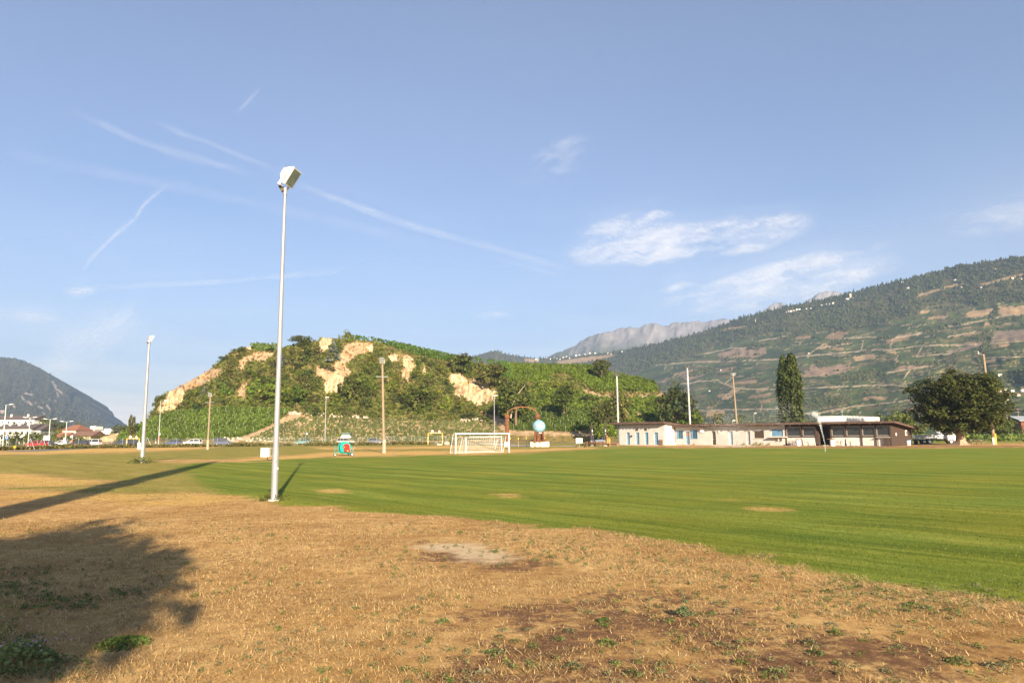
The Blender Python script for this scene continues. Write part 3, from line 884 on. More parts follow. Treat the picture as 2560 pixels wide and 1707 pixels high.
# ---- mountains
def mountain(name, sil, D0, D1, foot_py, colour, seed, dx=3, rows=60, amp=0.03, back=(2000, 900), m=None):
    cs = [[(x, foot_py, D0) for x, y in sil], [(x, (foot_py + y) / 2, (D0 + D1) / 2) for x, y in sil], [(x, y, D1) for x, y in sil]]
    def nz(px, py, D):
        fade = np.clip(np.arange(px.shape[0]) / 6, 0, 1)[:, None]
        rid = 1 - np.abs(fbm(px / 26 + py / 60, py / 80, seed, 4) * 2 - 1)
        return fade * ((fbm(px / 50, py / 50, seed + 1) - 0.5) * amp * 2 + (rid - 0.6) * amp) * D1
    s = Sheet(cs, sil[0][0], sil[-1][0], dx, [rows // 2, rows // 2], nz)
    s.py[-3:] += (fbm(s.px[-3:] / 5, s.py[-3:] * 0 + seed, seed + 3, 3) - 0.5) * 3.5 + (fbm(s.px[-3:] / 16, s.py[-3:] * 0 + seed, seed + 5, 4) - 0.5) * (9 if D1 > 3500 else 0)
    me = s.mesh(name, m, colour(s), back)
    struct(name, me)
    return s
def far_col(s):
    n = fbm(s.px / 10, s.py / 14, 61)[..., None]
    g = sstep(830, 900, s.py + (fbm(s.px / 30, s.py / 20, 62) - 0.5) * 60)[..., None]
    rock = np.array([0.13, 0.125, 0.13]) * (1 - n) + np.array([0.27, 0.245, 0.235]) * n
    return rock * (1 - g) + np.array([0.09, 0.10, 0.06]) * g
mt_mat = mat('mountain_rock', (1.1, 1.1, 1.1), (0.8, 0.8, 0.8), scale=0.01, rough=0.95, bump=14.0, spec=0.05, attr='Col', bscale=0.02)
mountain('mountain_far', [(1180, 945), (1330, 905), (1372, 892), (1398, 880), (1427, 868), (1450, 854), (1467, 845), (1495, 836), (1528, 829), (1542, 823), (1568, 820), (1599, 817), (1606, 812), (1639, 808), (1658, 816), (1674, 815), (1690, 806), (1725, 809), (1732, 805), (1746, 802), (1757, 807), (1778, 802), (1796, 799), (1824, 799), (1870, 800), (1900, 786), (1913, 772), (1927, 762), (1952, 755), (1962, 763), (1990, 770), (2028, 746), (2044, 734), (2065, 729), (2099, 731), (2140, 745), (2300, 760), (2700, 700)],
         3250, 4100, 985, far_col, 63, m=mt_mat, amp=0.013, back=(600, 250))
LEFT_SIL = [(-900, 780), (-400, 850), (-150, 885), (0, 894), (13, 894), (37, 896), (59, 902), (81, 911), (103, 923), (123, 934), (132, 945), (142, 948), (163, 958), (168, 965), (178, 974), (183, 985), (205, 999), (220, 1012), (235, 1024), (252, 1041), (271, 1056), (282, 1063), (310, 1082), (360, 1096)]
SCARS = [[(60, 980), (82, 985), (83, 990), (65, 986)], [(46, 985), (68, 1000), (83, 1010), (80, 1014), (64, 1006)], [(127, 951), (134, 952), (142, 968), (160, 985), (155, 986), (136, 970)], [(94, 1011), (109, 1020), (106, 1022), (95, 1018)],
         [(117, 1010), (128, 1022), (124, 1024), (116, 1014)], [(101, 1026), (114, 1034), (110, 1037)], [(134, 970), (150, 992), (147, 994)], [(162, 985), (173, 988), (168, 992)], [(0, 1022), (14, 1026), (8, 1034), (0, 1032)], [(30, 1012), (40, 1016), (36, 1020)],
         [(119, 992), (126, 998), (122, 1000)], [(135, 1000), (142, 1004), (139, 1008)], [(104, 1000), (112, 1006), (106, 1010)], [(86, 1003), (92, 1006), (88, 1008)], [(148, 1040), (156, 1044), (152, 1046)], [(172, 1020), (178, 1024), (175, 1026)]]
def left_col(s):
    jx = s.px + (fbm(s.px / 4, s.py / 4, 71) - 0.5) * 5; jy = s.py + (fbm(s.px / 4, s.py / 4, 72) - 0.5) * 5
    n = fbm(s.px / 3, s.py / 3, 73)[..., None]
    c = np.array([0.045, 0.048, 0.028]) * (1 - n) + np.array([0.115, 0.108, 0.062]) * n
    for q in SCARS:
        c = np.where(inpoly(jx, jy, q)[..., None], np.array([0.30, 0.23, 0.17]) * (1 - n) + np.array([0.58, 0.46, 0.35]) * n, c)
    return c
LEFTM = mountain('mountain_left', LEFT_SIL, 1500, 2900, 1098, left_col, 74, dx=2.5, rows=90, amp=0.03, back=(900, 700), m=mt_mat)
# ================================================================== VEGETATION
LEAF = leafmat('foliage')
BARK = mat('bark', (0.20, 0.13, 0.085), (0.10, 0.065, 0.04), scale=3, stretch=(6, 6, 1), rough=0.9, bump=0.03)
def leaves(name, c, size, nrm, col, aspect=0.6, m=None):
    """one four-cornered leaf per row: centre, length, facing, colour"""
    n = len(c)
    a = RNG.normal(size=(n, 3))
    nrm = nrm / (np.linalg.norm(nrm, axis=1, keepdims=True) + 1e-9)
    t = a - (a * nrm).sum(1, keepdims=True) * nrm
    t /= np.linalg.norm(t, axis=1, keepdims=True) + 1e-9
    b = np.cross(nrm, t)
    s = np.asarray(size).reshape(-1, 1)
    v = np.stack([c - t * s * 0.5, c + b * s * 0.5 * aspect + nrm * s * 0.08, c + t * s * 0.5, c - b * s * 0.5 * aspect + nrm * s * 0.08], 1).reshape(-1, 3)
    f = np.arange(4 * n).reshape(n, 4)
    return npmesh(name, v, f, m or LEAF, False, np.repeat(col, 4, 0))
def vary(col, n, amt=0.35, hue=0.12):
    k = 1 + (RNG.random((n, 1)) - 0.5) * 2 * amt
    h = 1 + (RNG.random((n, 1)) - 0.5) * 2 * hue
    c = np.tile(np.array(col, float), (n, 1)) * k
    c[:, 0:1] *= h
    return np.clip(c, 0.002, 1)
def dirs(n, up=0.0):
    d = RNG.normal(size=(n, 3)); d[:, 2] += up
    return d / np.linalg.norm(d, axis=1, keepdims=True)
def crown(name, R, H, z0, col, nclump=26, per=36, leaf=0.34, clump=0.34, shape='round', col2=None, top=1.0):
    """leaves in clumps spread through a crown of radius R and height H that starts at z0"""
    C = []; Nn = []; K = []; S = []
    for i in range(nclump):
        if shape == 'round':
            d = dirs(1)[0]; r = RNG.random() ** 0.35
            p = np.array([d[0] * R * r, d[1] * R * r, z0 + H / 2 + d[2] * H / 2 * r])
            rc = clump * R * (0.7 + 0.6 * RNG.random())
        elif shape == 'cone':
            h = RNG.random() ** 1.4; a = RNG.random() * 6.283
            rr = R * (1 - h) * (0.55 + 0.45 * RNG.random() ** 0.5)
            p = np.array([rr * math.cos(a), rr * math.sin(a), z0 + H * h])
            rc = clump * R * (1.05 - 0.75 * h)
        elif shape == 'column':
            h = RNG.random(); a = RNG.random() * 6.283
            w = R * min(1, 0.62 + h * 1.0) * min(1, (1.02 - h) * 3.2) * top
            rr = w * RNG.random() ** 0.5
            p = np.array([rr * math.cos(a), rr * math.sin(a), z0 + H * h])
            rc = clump * R
        elif shape == 'dome':
            d = dirs(1)[0]; d[2] = abs(d[2]) * 1.1 - 0.25; r = RNG.random() ** 0.3
            p = np.array([d[0] * R * r, d[1] * R * r, z0 + H * 0.22 + d[2] * H * 0.78 * r])
            rc = clump * R * (0.7 + 0.6 * RNG.random())
        n = max(6, int(per * (0.6 + 0.8 * RNG.random())))
        d = dirs(n)
        q = p + d * rc * (0.55 + 0.5 * RNG.random((n, 1))) * np.array([1, 1, 0.75 if shape != 'column' else 1.5])
        q[:, 2] = np.maximum(q[:, 2], z0 * 0.2 + 0.05)
        tone = 0.72 + 0.56 * RNG.random()
        base = np.array(col) if (col2 is None or RNG.random() < 0.6) else np.array(col2)
        C.append(q); Nn.append(d * 0.9 + dirs(n) * 0.7 + np.array([0, 0, 0.45]))
        K.append(vary(base * tone, n)); S.append(leaf * (0.6 + 0.8 * RNG.random(n)))
    return leaves(name, np.concatenate(C), np.concatenate(S), np.concatenate(Nn), np.concatenate(K))
def trunk_mesh(h, r, limbs=4, spread=1.0, seed=0):
    rr = random.Random(seed)
    b = MB()
    pts = [(0, 0, -0.2), (rr.uniform(-.1, .1) * h * .2, rr.uniform(-.1, .1) * h * .2, h * 0.5), (rr.uniform(-.1, .1) * h * .3, rr.uniform(-.1, .1) * h * .3, h)]
    b.tube(pts, r, 8, r * 0.5)
    for i in range(limbs):
        a = 6.283 * i / max(1, limbs) + rr.uniform(-.4, .4)
        z = h * rr.uniform(0.45, 0.85)
        L_ = spread * rr.uniform(0.6, 1.0)
        b.tube([(0, 0, z), (math.cos(a) * L_ * .5, math.sin(a) * L_ * .5, z + L_ * .45), (math.cos(a) * L_, math.sin(a) * L_, z + L_ * .8)], r * 0.42, 5, r * 0.12)
    return b.mesh('trunk', BARK, True)
def tree(name, label, cat, loc, crown_me, trunk_me=None, rz=0.0, s=1.0, group=None):
    t = thing(name, label, cat, loc, rz, group)
    t.scale = (s, s, s) if isinstance(s, (int, float)) else s
    if trunk_me is not None:
        nobj('trunk', trunk_me, t)
    nobj('crown', crown_me, t)
    return t
G_MID = (0.090, 0.118, 0.019); G_BRIGHT = (0.125, 0.172, 0.018); G_DARK = (0.052, 0.072, 0.016); G_OLIVE = (0.115, 0.112, 0.032); G_YEL = (0.175, 0.185, 0.025); G_BLUE = (0.145, 0.165, 0.13)

# ---- shrubs of the hill: shapes shared by the copies, 1 m in radius
SHRUB = {}
for kind, a, b_ in (('olive', G_OLIVE, G_MID), ('green', G_MID, G_BRIGHT), ('dark', G_DARK, G_MID), ('yellow', G_YEL, G_BRIGHT)):
    SHRUB[kind] = [crown('shrub_leaves', 1.0, 1.9, 0.0, a, 15, 26, 0.27, 0.46, 'dome', b_) for _ in range(4)]
SHRUB_TRUNK = MB()
for i in range(5):
    a = i * 1.257
    SHRUB_TRUNK.tube([(0, 0, -0.25), (0.2 * math.cos(a), 0.2 * math.sin(a), 0.35), (0.5 * math.cos(a), 0.5 * math.sin(a), 0.95)], 0.05, 5, 0.015)
SHRUB_TRUNK = SHRUB_TRUNK.mesh('stem', BARK, True)
BARE = CLIFFS + DRYS + [VINE_A, YOUNG, VINE_C, VINE_D, VINE_E, VINE_F]
def hill_shrubs():
    spots = []
    tries = 0
    rr = random.Random(5)
    while len(spots) < 300 and tries < 9000:
        tries += 1
        px = rr.uniform(330, 1745)
        top = HILL.top(px); bot = cinterp(_mid1, px) + 2
        if bot - top < 8:
            continue
        py = rr.uniform(top + 4, bot)
        r = rr.choice([8, 10, 12, 14, 17, 20]) * (0.8 + 0.4 * rr.random())
        r *= 0.75 if py < top + 40 else 1.0
        bad = False
        for q in BARE:
            xs = [px - r * .6, px, px + r * .6, px, px]; ys = [py, py, py, py - r * 1.1, py - r * .5]
            if inpoly(np.array(xs), np.array(ys), q).any():
                bad = True; break
        if bad and not (r < 10 and rr.random() < 0.02):
            continue
        iv = inpoly(np.array([px]), np.array([py]), IVY)[0]
        if iv and rr.random() < 0.6:
            continue
        if any((px - a) ** 2 + ((py - b) * 1.5) ** 2 < (0.62 * (r + c)) ** 2 for a, b, c, _ in spots):
            continue
        if 470 < px < 760 and py > 985: k = rr.choice(['green', 'green', 'dark', 'olive'])
        elif px < 800: k = rr.choice(['olive', 'olive', 'olive', 'green', 'dark'])
        elif px < 1260: k = rr.choice(['green', 'green', 'yellow', 'dark', 'olive', 'green'])
        else: k = rr.choice(['green', 'yellow', 'green', 'dark'])
        spots.append((px, py, r, k))
    spots.sort(key=lambda q: q[1])
    lab = {'olive': 'olive-brown shrub', 'green': 'fresh green shrub', 'dark': 'dark green shrub', 'yellow': 'yellow-green shrub'}
    MARKS = [(425, 1000, 'the left end cliff'), (500, 985, 'the small silvery spruce'), (520, 940, 'the dry left slope'), (640, 890, 'the dry top patch'), (606, 980, 'the bare gully'), (560, 1030, 'the left vineyard'), (690, 980, 'the umbrella pine'), (815, 862, 'the topmost cliff'), (840, 965, 'the pale scree'), (900, 1040, 'the young vineyard'), (985, 892, 'the small upper cliff'), (1022, 925, 'the tall middle cliff'), (1060, 932, 'the thin cliff sliver'), (1190, 975, 'the largest cliff'), (1100, 1050, 'the rubble heap'), (1303, 1030, 'the rusty arch'), (1400, 1000, 'the green creeper slope'), (1450, 945, 'the upper vineyard'), (1516, 1040, 'the very dark round tree'), (1600, 1010, 'the tan hill path'), (1690, 1010, 'the hill end tree')]
    items = []
    for px, py, r, k in spots:
        p, D = HILL.at(px, py)
        R = r * D / F
        mx, my, mn = min(MARKS, key=lambda q: (q[0] - px) ** 2 + (q[1] - py) ** 2)
        rel = ('right of' if px > mx else 'left of') if abs(px - mx) > abs(py - my) else ('below' if py > my else 'above')
        text = ('large ' if r > 15 else 'small ' if r < 9 else '') + lab[k] + ' ' + rel + ' ' + mn
        t = thing('shrub', text, 'shrub', p - Vector((0, 0, 0.25 * R)), rr.uniform(0, 6.28), k + ' shrubs of the hill')
        t.scale = (R, R, R * rr.uniform(0.85, 1.25))
        nobj('stem', SHRUB_TRUNK, t)
        nobj('crown', rr.choice(SHRUB[k]), t)
        items.append((t, text, px))
    single_out(items)
hill_shrubs()
# ---- low growth between the shrubs: nobody could count it
def ground_cover():
    n = 60000
    px = RNG.uniform(300, 1750, n); py = RNG.uniform(850, 1108, n)
    ok = np.ones(n, bool)
    tp = np.interp(px, HILL.xs, HILL.py[-1]); bt = np.interp(px, [q[0] for q in _mid1], [q[1] for q in _mid1]) + 3
    ok &= (py > tp + 1) & (py < bt)
    jx = px + RNG.normal(0, 2.5, n); jy = py + RNG.normal(0, 2.5, n)
    for q in CLIFFS + [VINE_A, YOUNG, VINE_C, VINE_D, VINE_E, VINE_F]:
        ok &= ~inpoly(jx, jy, q)
    dry = np.zeros(n, bool)
    for q in DRYS:
        dry |= inpoly(jx, jy, q)
    ok &= ~dry | (RNG.random(n) < 0.10)
    cl = fbm(px / 14, py / 10, 81)
    ok &= (cl > 0.40) | (RNG.random(n) < 0.4)
    iv = inpoly(px, py, IVY)
    px, py, iv, dry = px[ok], py[ok], iv[ok], dry[ok]
    pts = np.array([HILL.at(a, b)[0] for a, b in zip(px, py)])
    n = len(pts)
    pts[:, 2] += RNG.random(n) * 0.7
    t = fbm(px / 20, py / 20, 82)[:, None]
    col = np.where(iv[:, None], np.array([0.085, 0.130, 0.013]), np.array(G_OLIVE) * (1 - t) + np.array(G_MID) * t * 1.1)
    col = np.where(dry[:, None], np.array([0.30, 0.19, 0.075]), col) * (0.6 + 0.8 * RNG.random((n, 1)))
    me = leaves('undergrowth', pts, 0.75 + 0.7 * RNG.random(n), dirs(n, 0.7) + np.array([0, -0.6, 0]), col, 0.8)
    tag(nobj('undergrowth', me), 'low tangled undergrowth and creepers covering the hillside', 'undergrowth', kind='stuff')
ground_cover()

# ---- vineyards: leaf walls along rows, stakes between
STAKE = mat('stake_grey', (0.46, 0.44, 0.38), (0.32, 0.30, 0.25), scale=2, rough=0.7)
def vineyard(name, label, poly, rowdir, gap, leaf, per, col, h=1.3, stakes=14, low=False, rowstep=None, sheet=HILL):
    """rowdir: direction of the rows in the photograph (px); gap between rows in px"""
    a = np.array(poly, float)
    c = a.mean(0)
    u = np.array(rowdir, float); u /= np.linalg.norm(u)
    w = np.array([-u[1], u[0]])
    s0, s1 = ((a - c) @ w).min(), ((a - c) @ w).max()
    t0, t1 = ((a - c) @ u).min(), ((a - c) @ u).max()
    C = []; K = []; S = []; ST = MB()
    nst = 0
    for s in np.arange(s0, s1, gap):
        m = int((t1 - t0) * per)
        t = RNG.uniform(t0, t1, m)
        p = c + np.outer(t, u) + s * w
        p[:, 1] += RNG.normal(0, gap * 0.06, m)
        k = inpoly(p[:, 0], p[:, 1], poly)
        p = p[k]
        if low:
            p = p[fbm(p[:, 0] / 5, p[:, 1] / 3, 91) > 0.42]
        for q in p:
            pt, D = sheet.at(q[0], q[1])
            C.append((pt.x, pt.y, pt.z + h * RNG.random() ** 0.7))
        for tt in np.arange(t0 + RNG.uniform(0, stakes), t1, stakes):
            q = c + tt * u + s * w
            if inpoly(np.array([q[0]]), np.array([q[1]]), poly)[0]:
                pt, D = sheet.at(q[0], q[1])
                ST.cyl((pt.x, pt.y - 0.1, pt.z - 0.2), (pt.x + RNG.uniform(-.08, .08), pt.y - 0.1, pt.z + h * 1.12 + RNG.random() * 0.2), 0.03, n=4)
                nst += 1
    C = np.array(C); n = len(C)
    tone = fbm(C[:, 0] / 5, C[:, 1] / 5, 92)[:, None] * 0.7 + 0.65
    me = leaves(name, C, leaf * (0.6 + 0.8 * RNG.random(n)), dirs(n, 0.4) + np.array([0, -0.7, 0]), vary(col, n, 0.35, 0.1) * tone, 0.85)
    t = thing(name, label, 'vineyard', (0, 0, 0))
    v = tag(nobj('vines', me, t), kind='stuff')
    if nst:
        tag(ST.build('stakes', STAKE, t), kind='stuff')
vineyard('vineyard', 'dense green vineyard with pale stakes at the foot of the hill on the left', VINE_A, (1, 0.02), 4.2, 0.62, 3.4, (0.092, 0.135, 0.014), 1.25, 21)
vineyard('vineyard', 'young sparse vineyard on pale bare soil in the middle of the hill foot', YOUNG, (1, 0.02), 4.4, 0.34, 4.2, (0.125, 0.15, 0.04), 0.5, 26, low=True)
vineyard('vineyard', 'vineyard along the hill crest behind the cliffs', VINE_C, (1, 0.23), 3.2, 0.65, 3.2, (0.085, 0.135, 0.014), 1.5, 30)
vineyard('vineyard', 'large bright vineyard on the upper right shoulder of the hill', VINE_D, (1, 0.27), 3.0, 0.66, 3.2, (0.108, 0.172, 0.013), 1.4, 60)
vineyard('vineyard', 'lower vineyard behind the globe sculpture', VINE_E, (1, 0.03), 3.6, 0.55, 3.4, (0.105, 0.145, 0.018), 1.3, 26)
vineyard('vineyard', 'small patch of vines on the left top of the hill', VINE_F, (1, 0.0), 3.2, 0.6, 3.0, (0.10, 0.15, 0.02), 1.4, 20)

# ---- trees of the hill that stand out
SPRUCE = crown('spruce_needles', 1.0, 2.9, 0.05, G_BLUE, 60, 26, 0.22, 0.30, 'cone')
PINE_T = trunk_mesh(1.2, 0.09, 3, 0.5, 3)
def hill_tree(name, label, cat, px, py, hpx, wpx, me, unit_h, unit_r, trunk=None, D=None, sheet=HILL):
    p, d = sheet.at(px, py)
    if D is not None:
        p = P(px, py, D); d = D
    m = d / F
    s = (wpx * m / 2 / unit_r, wpx * m / 2 / unit_r, hpx * m / unit_h)
    return tree(name, label, cat, p - Vector((0, 0, 0.3)), me, trunk, random.uniform(0, 6.28), s)
hill_tree('spruce_tree', 'blue-grey spruce beside the sandy cliff at the top of the hill', 'tree', 833, 902, 54, 40, SPRUCE, 2.95, 1.0, PINE_T)
hill_tree('spruce_tree', 'pale blue spruce half hidden behind the near floodlight pole', 'tree', 700, 919, 46, 38, SPRUCE, 2.95, 1.0, PINE_T)
hill_tree('spruce_tree', 'small silvery spruce low on the left end of the hill', 'tree', 510, 989, 26, 20, SPRUCE, 2.95, 1.0, PINE_T)
hill_tree('pine_tree', 'dark low pine below the blue-grey spruce', 'tree', 818, 926, 24, 34, SHRUB['dark'][0], 1.9, 1.0, PINE_T)
ROUND = [crown('round_leaves', 1.0, 1.9, 0.15, G_OLIVE, 40, 34, 0.20, 0.34, 'round', G_MID), crown('round_leaves', 1.0, 1.9, 0.15, G_DARK, 46, 34, 0.18, 0.32, 'round', (0.07, 0.075, 0.02)), crown('round_leaves', 1.0, 1.9, 0.15, G_BRIGHT, 40, 34, 0.19, 0.33, 'round', G_YEL), crown('round_leaves', 1.0, 1.9, 0.15, (0.075, 0.10, 0.018), 46, 34, 0.18, 0.32, 'round', G_MID)]
RTRUNK = trunk_mesh(1.1, 0.08, 5, 0.6, 8)
hill_tree('round_tree', 'round olive tree standing alone on the vineyard crest', 'tree', 1503, 936, 40, 47, ROUND[0], 2.05, 1.0, RTRUNK, D=262)
hill_tree('pine_tree', 'bright green umbrella pine behind the near floodlight pole', 'tree', 690, 1014, 66, 74, ROUND[2], 2.05, 1.0, RTRUNK)
hill_tree('broad_tree', 'dark leafy tree left of the bare cliff gully', 'tree', 880, 1010, 80, 66, ROUND[3], 2.05, 1.0, RTRUNK)
hill_tree('broad_tree', 'bright green tree right of the umbrella pine', 'tree', 742, 1016, 52, 60, ROUND[2], 2.05, 1.0, RTRUNK)
hill_tree('broad_tree', 'large leafy tree above the young vineyard near the middle of the hill', 'tree', 1045, 1030, 70, 80, ROUND[3], 2.05, 1.0, RTRUNK)
hill_tree('broad_tree', 'yellowish tree with bushy crown on the rim left of the top cliff', 'tree', 752, 866, 30, 52, ROUND[0], 2.05, 1.0, RTRUNK)
hill_tree('broad_tree', 'leafy tree on the rim above the largest cliff', 'tree', 1153, 938, 58, 62, ROUND[0], 2.05, 1.0, RTRUNK)
hill_tree('broad_tree', 'dark broad tree right of the largest cliff', 'tree', 1233, 970, 62, 74, ROUND[0], 2.05, 1.0, RTRUNK)
hill_tree('broad_tree', 'tall thin-limbed tree behind the rusty arch', 'tree', 1290, 1050, 104, 92, ROUND[3], 2.05, 1.0, RTRUNK, D=205)
hill_tree('broad_tree', 'very dark round tree above the parasols', 'tree', 1516, 1094, 104, 76, ROUND[1], 2.05, 1.0, RTRUNK, D=186)
hill_tree('broad_tree', 'ivy-covered dark thicket tree in the middle of the green slope', 'tree', 1410, 1024, 64, 60, ROUND[3], 2.05, 1.0, RTRUNK, D=205)
hill_tree('broad_tree', 'yellowing tree beside the white pole at the clubhouse corner', 'tree', 1552, 1062, 88, 58, ROUND[0], 2.05, 1.0, RTRUNK, D=200)
hill_tree('broad_tree', 'tall dark tree at the right end of the hill', 'tree', 1690, 1090, 138, 84, ROUND[1], 2.05, 1.0, RTRUNK, D=205)
hill_tree('broad_tree', 'broad green tree at the foot of the right end of the hill', 'tree', 1728, 1096, 74, 66, ROUND[3], 2.05, 1.0, RTRUNK, D=200)
hill_tree('broad_tree', 'dark conifer clinging to the left edge of the hill', 'tree', 398, 1022, 36, 34, ROUND[1], 2.05, 1.0, RTRUNK, D=232)
MAPLE = crown('maple_leaves', 1.0, 1.35, 0.5, (0.20, 0.25, 0.03), 34, 30, 0.20, 0.34, 'dome', (0.14, 0.19, 0.02))
hill_tree('young_tree', 'light green young tree behind the right parasol', 'tree', 1519, 1102, 50, 56, MAPLE, 1.8, 1.0, RTRUNK, D=158)
hill_tree('young_tree', 'light green young tree just above the clubhouse roof', 'tree', 1590, 1100, 54, 62, MAPLE, 1.8, 1.0, RTRUNK, D=172)
CYP = crown('cypress_leaves', 0.5, 3.0, 0.05, (0.10, 0.105, 0.02), 46, 22, 0.2, 0.5, 'column', (0.07, 0.08, 0.016))
hill_tree('cypress_tree', 'left of the pair of slender cypresses at the left end of the hill', 'tree', 325, 1088, 50, 12, CYP, 3.0, 0.5, PINE_T, D=215)
hill_tree('cypress_tree', 'right, shorter cypress of the slender pair at the left end of the hill', 'tree', 333, 1088, 46, 11, CYP, 3.0, 0.5, PINE_T, D=213)
# ---- small dead branches
db = thing('bare_tree', 'pale leafless trunk leaning behind the rusty arch', 'tree', P(1277, 1036, 203))
MB().tube([(0, 0, -1), (0.5, 0, 3), (2.2, 0, 6), (4.2, 0, 8.5)], 0.22, 6, 0.05).tube([(0.5, 0, 3), (0.9, 0, 6), (0.6, 0, 8)], 0.12, 5, 0.03).build('trunk', mat('dead_wood', (0.42, 0.34, 0.25)), db)
# ---- stones along the young vineyard
def rocks(label, pts, size, sheet=HILL):
    b = MB()
    for px, py in pts:
        p, D = sheet.at(px, py)
        r = size * random.uniform(0.5, 1.3)
        b.box((p.x, p.y, p.z + r * .3), (r * 1.6, r * 1.2, r), random.uniform(0, 3), random.uniform(-.3, .3), random.uniform(-.3, .3), 0.7)
    o = b.build('rubble', mat('rubble_stone', (0.52, 0.45, 0.36), (0.36, 0.29, 0.22), scale=1.5))
    tag(o, label, 'rubble', kind='stuff')
rocks('line of pale rubble along the top of the young vineyard', [(random.uniform(715, 930), 0) for _ in range(0)] + [(x, 1033 + (x - 720) * 0.055 + random.uniform(-3, 3)) for x in [random.uniform(720, 920) for _ in range(150)]], 0.45)
rocks('heap of pale rubble at the right end of the young vineyard', [(random.uniform(1150, 1205), 1050 + random.uniform(-5, 4)) for _ in range(70)], 0.5)
rocks('scattered stones along the foot of the earth bank', [(random.uniform(560, 720), 1100 + random.uniform(-6, 4)) for _ in range(90)], 0.35)

# ---- woods on the valley slope and left mountain (far-off masses)
def tufts(name, label, cat, pts, hs, rs, cols, conifer):
    """far-off trees as small faceted crowns, in one mass"""
    n = len(pts); k = 6
    a = np.linspace(0, 2 * np.pi, k, endpoint=False)
    ring = np.stack([np.cos(a), np.sin(a)], 1)
    V = []; 
    jit = lambda: 1 + 0.35 * (RNG.random((n, k, 1)) - 0.5)
    con = np.asarray(conifer)[:, None, None]
    r0 = np.where(con, 1.0, 0.75); r1 = np.where(con, 0.55, 1.0); h1 = np.where(np.asarray(conifer), 0.45, 0.5)
    R = np.asarray(rs)[:, None, None]; H = np.asarray(hs)
    b0 = np.concatenate([ring[None] * R * r0 * jit(), np.zeros((n, k, 1)) + (H * 0.08)[:, None, None]], 2)
    b1 = np.concatenate([ring[None] * R * r1 * jit(), np.zeros((n, k, 1)) + (H * h1)[:, None, None] * (1 + .2 * (RNG.random((n, k, 1)) - .5))], 2)
    tp = np.zeros((n, 1, 3)); tp[:, 0, 2] = H
    v = np.concatenate([b0, b1, tp], 1) + np.asarray(pts)[:, None]
    fs = []
    for i in range(k):
        j = (i + 1) % k
        fs += [(i, j, k + j), (i, k + j, k + i), (k + i, k + j, 2 * k)]
    f = (np.array(fs)[None] + (np.arange(n) * (2 * k + 1))[:, None, None]).reshape(-1, 3)
    c = np.repeat(np.asarray(cols), 2 * k + 1, 0)
    c *= (0.8 + 0.4 * RNG.random((len(c), 1)))
    o = nobj(name, npmesh(name, v.reshape(-1, 3), f, FARLEAF, False, c))
    return tag(o, label, cat, kind='stuff')
FARLEAF = mat('far_foliage', (1.15, 1.15, 1.15), (0.7, 0.7, 0.7), scale=0.4, rough=0.95, spec=0.05, attr='Col')
def slope_woods():
    n = 90000
    px = RNG.uniform(1100, 3150, n); py = RNG.uniform(590, 1075, n)
    rd = np.interp(px, [q[0] for q in _ridge], [q[1] for q in _ridge])
    fe = np.interp(px, [q[0] for q in FOREST_EDGE], [q[1] for q in FOREST_EDGE])
    inw = (py > rd - 1) & (py < fe + RNG.normal(0, 2, n))
    jx = px + RNG.normal(0, 3, n); jy = py + RNG.normal(0, 1.5, n)
    clear = np.zeros(n, bool)
    for q in TANS:
        clear |= inpoly(px, py, q)
    inw &= ~clear
    thin = fbm(px / 26, py / 12, 95)
    upper = py < rd + 28
    inw &= upper | (thin > 0.44) | (RNG.random(n) < 0.25)
    w2 = np.zeros(n, bool)
    for q in WOODS:
        w2 |= inpoly(jx, jy, q)
    # hedges along terrace edges
    lift = np.interp(px, [1500, 1800, 2100, 2560, 3200], [70, 26, 0, -58, -150])
    t = py - lift + (fbm(px / 70, py / 70, 53) - 0.5) * 20
    hb = (t / 7.5) % 1
    hedge = (py > fe) & (hb > 0.82) & (fbm(px / 22, np.floor(t / 7.5), 96, 2) > 0.68) & (py < 1072)
    low = (py > 1040) & (py < 1072) & (RNG.random(n) < 0.25) & (px > 1640)
    k = inw | w2 | hedge | low
    px, py, inw, thin, upper = px[k], py[k], inw[k], thin[k], upper[k]
    P3 = [SLOPE.at(a, b) for a, b in zip(px, py)]
    pts = np.array([p[0] for p in P3]); D = np.array([p[1] for p in P3])
    n = len(pts)
    con = inw & (RNG.random(n) < np.where(upper, 0.7, 0.35))
    hs = np.where(con, 4.5 + 5 * RNG.random(n) ** 2, 3 + 4 * RNG.random(n) ** 1.5) * np.where(inw, 1, 0.85) * np.clip(D / 1500, 0.55, 1.3)
    rs = np.where(con, hs * 0.24, hs * 0.5)
    cc = np.where(con[:, None], np.array([0.034, 0.043, 0.018]), np.array([0.058, 0.070, 0.024])) * (0.75 + 0.5 * RNG.random((n, 1)))
    pts[:, 2] -= 0.5
    tufts('woodland', 'dark woods and hedges covering the valley slope and its ridge', 'woodland', pts, hs, rs, cc, con)
    n = 9000
    px = RNG.uniform(-300, 330, n); py = RNG.uniform(890, 1096, n)
    tp = np.interp(px, [q[0] for q in LEFT_SIL], [q[1] for q in LEFT_SIL])
    k = py > tp - 1
    for q in SCARS:
        k &= ~(inpoly(px, py, q) | inpoly(px, py - 4, q))
    px, py = px[k], py[k]
    pts = np.array([LEFTM.at(a, b)[0] for a, b in zip(px, py)])
    n = len(pts)
    hs = 3.5 + 4.5 * RNG.random(n)
    tufts('woodland', 'hazy blue-green woods covering the mountain on the left', 'woodland', pts, hs, hs * 0.42, np.array([0.052, 0.055, 0.030]) * (0.7 + 0.7 * RNG.random((n, 1))), RNG.random(n) < 0.5)
slope_woods()
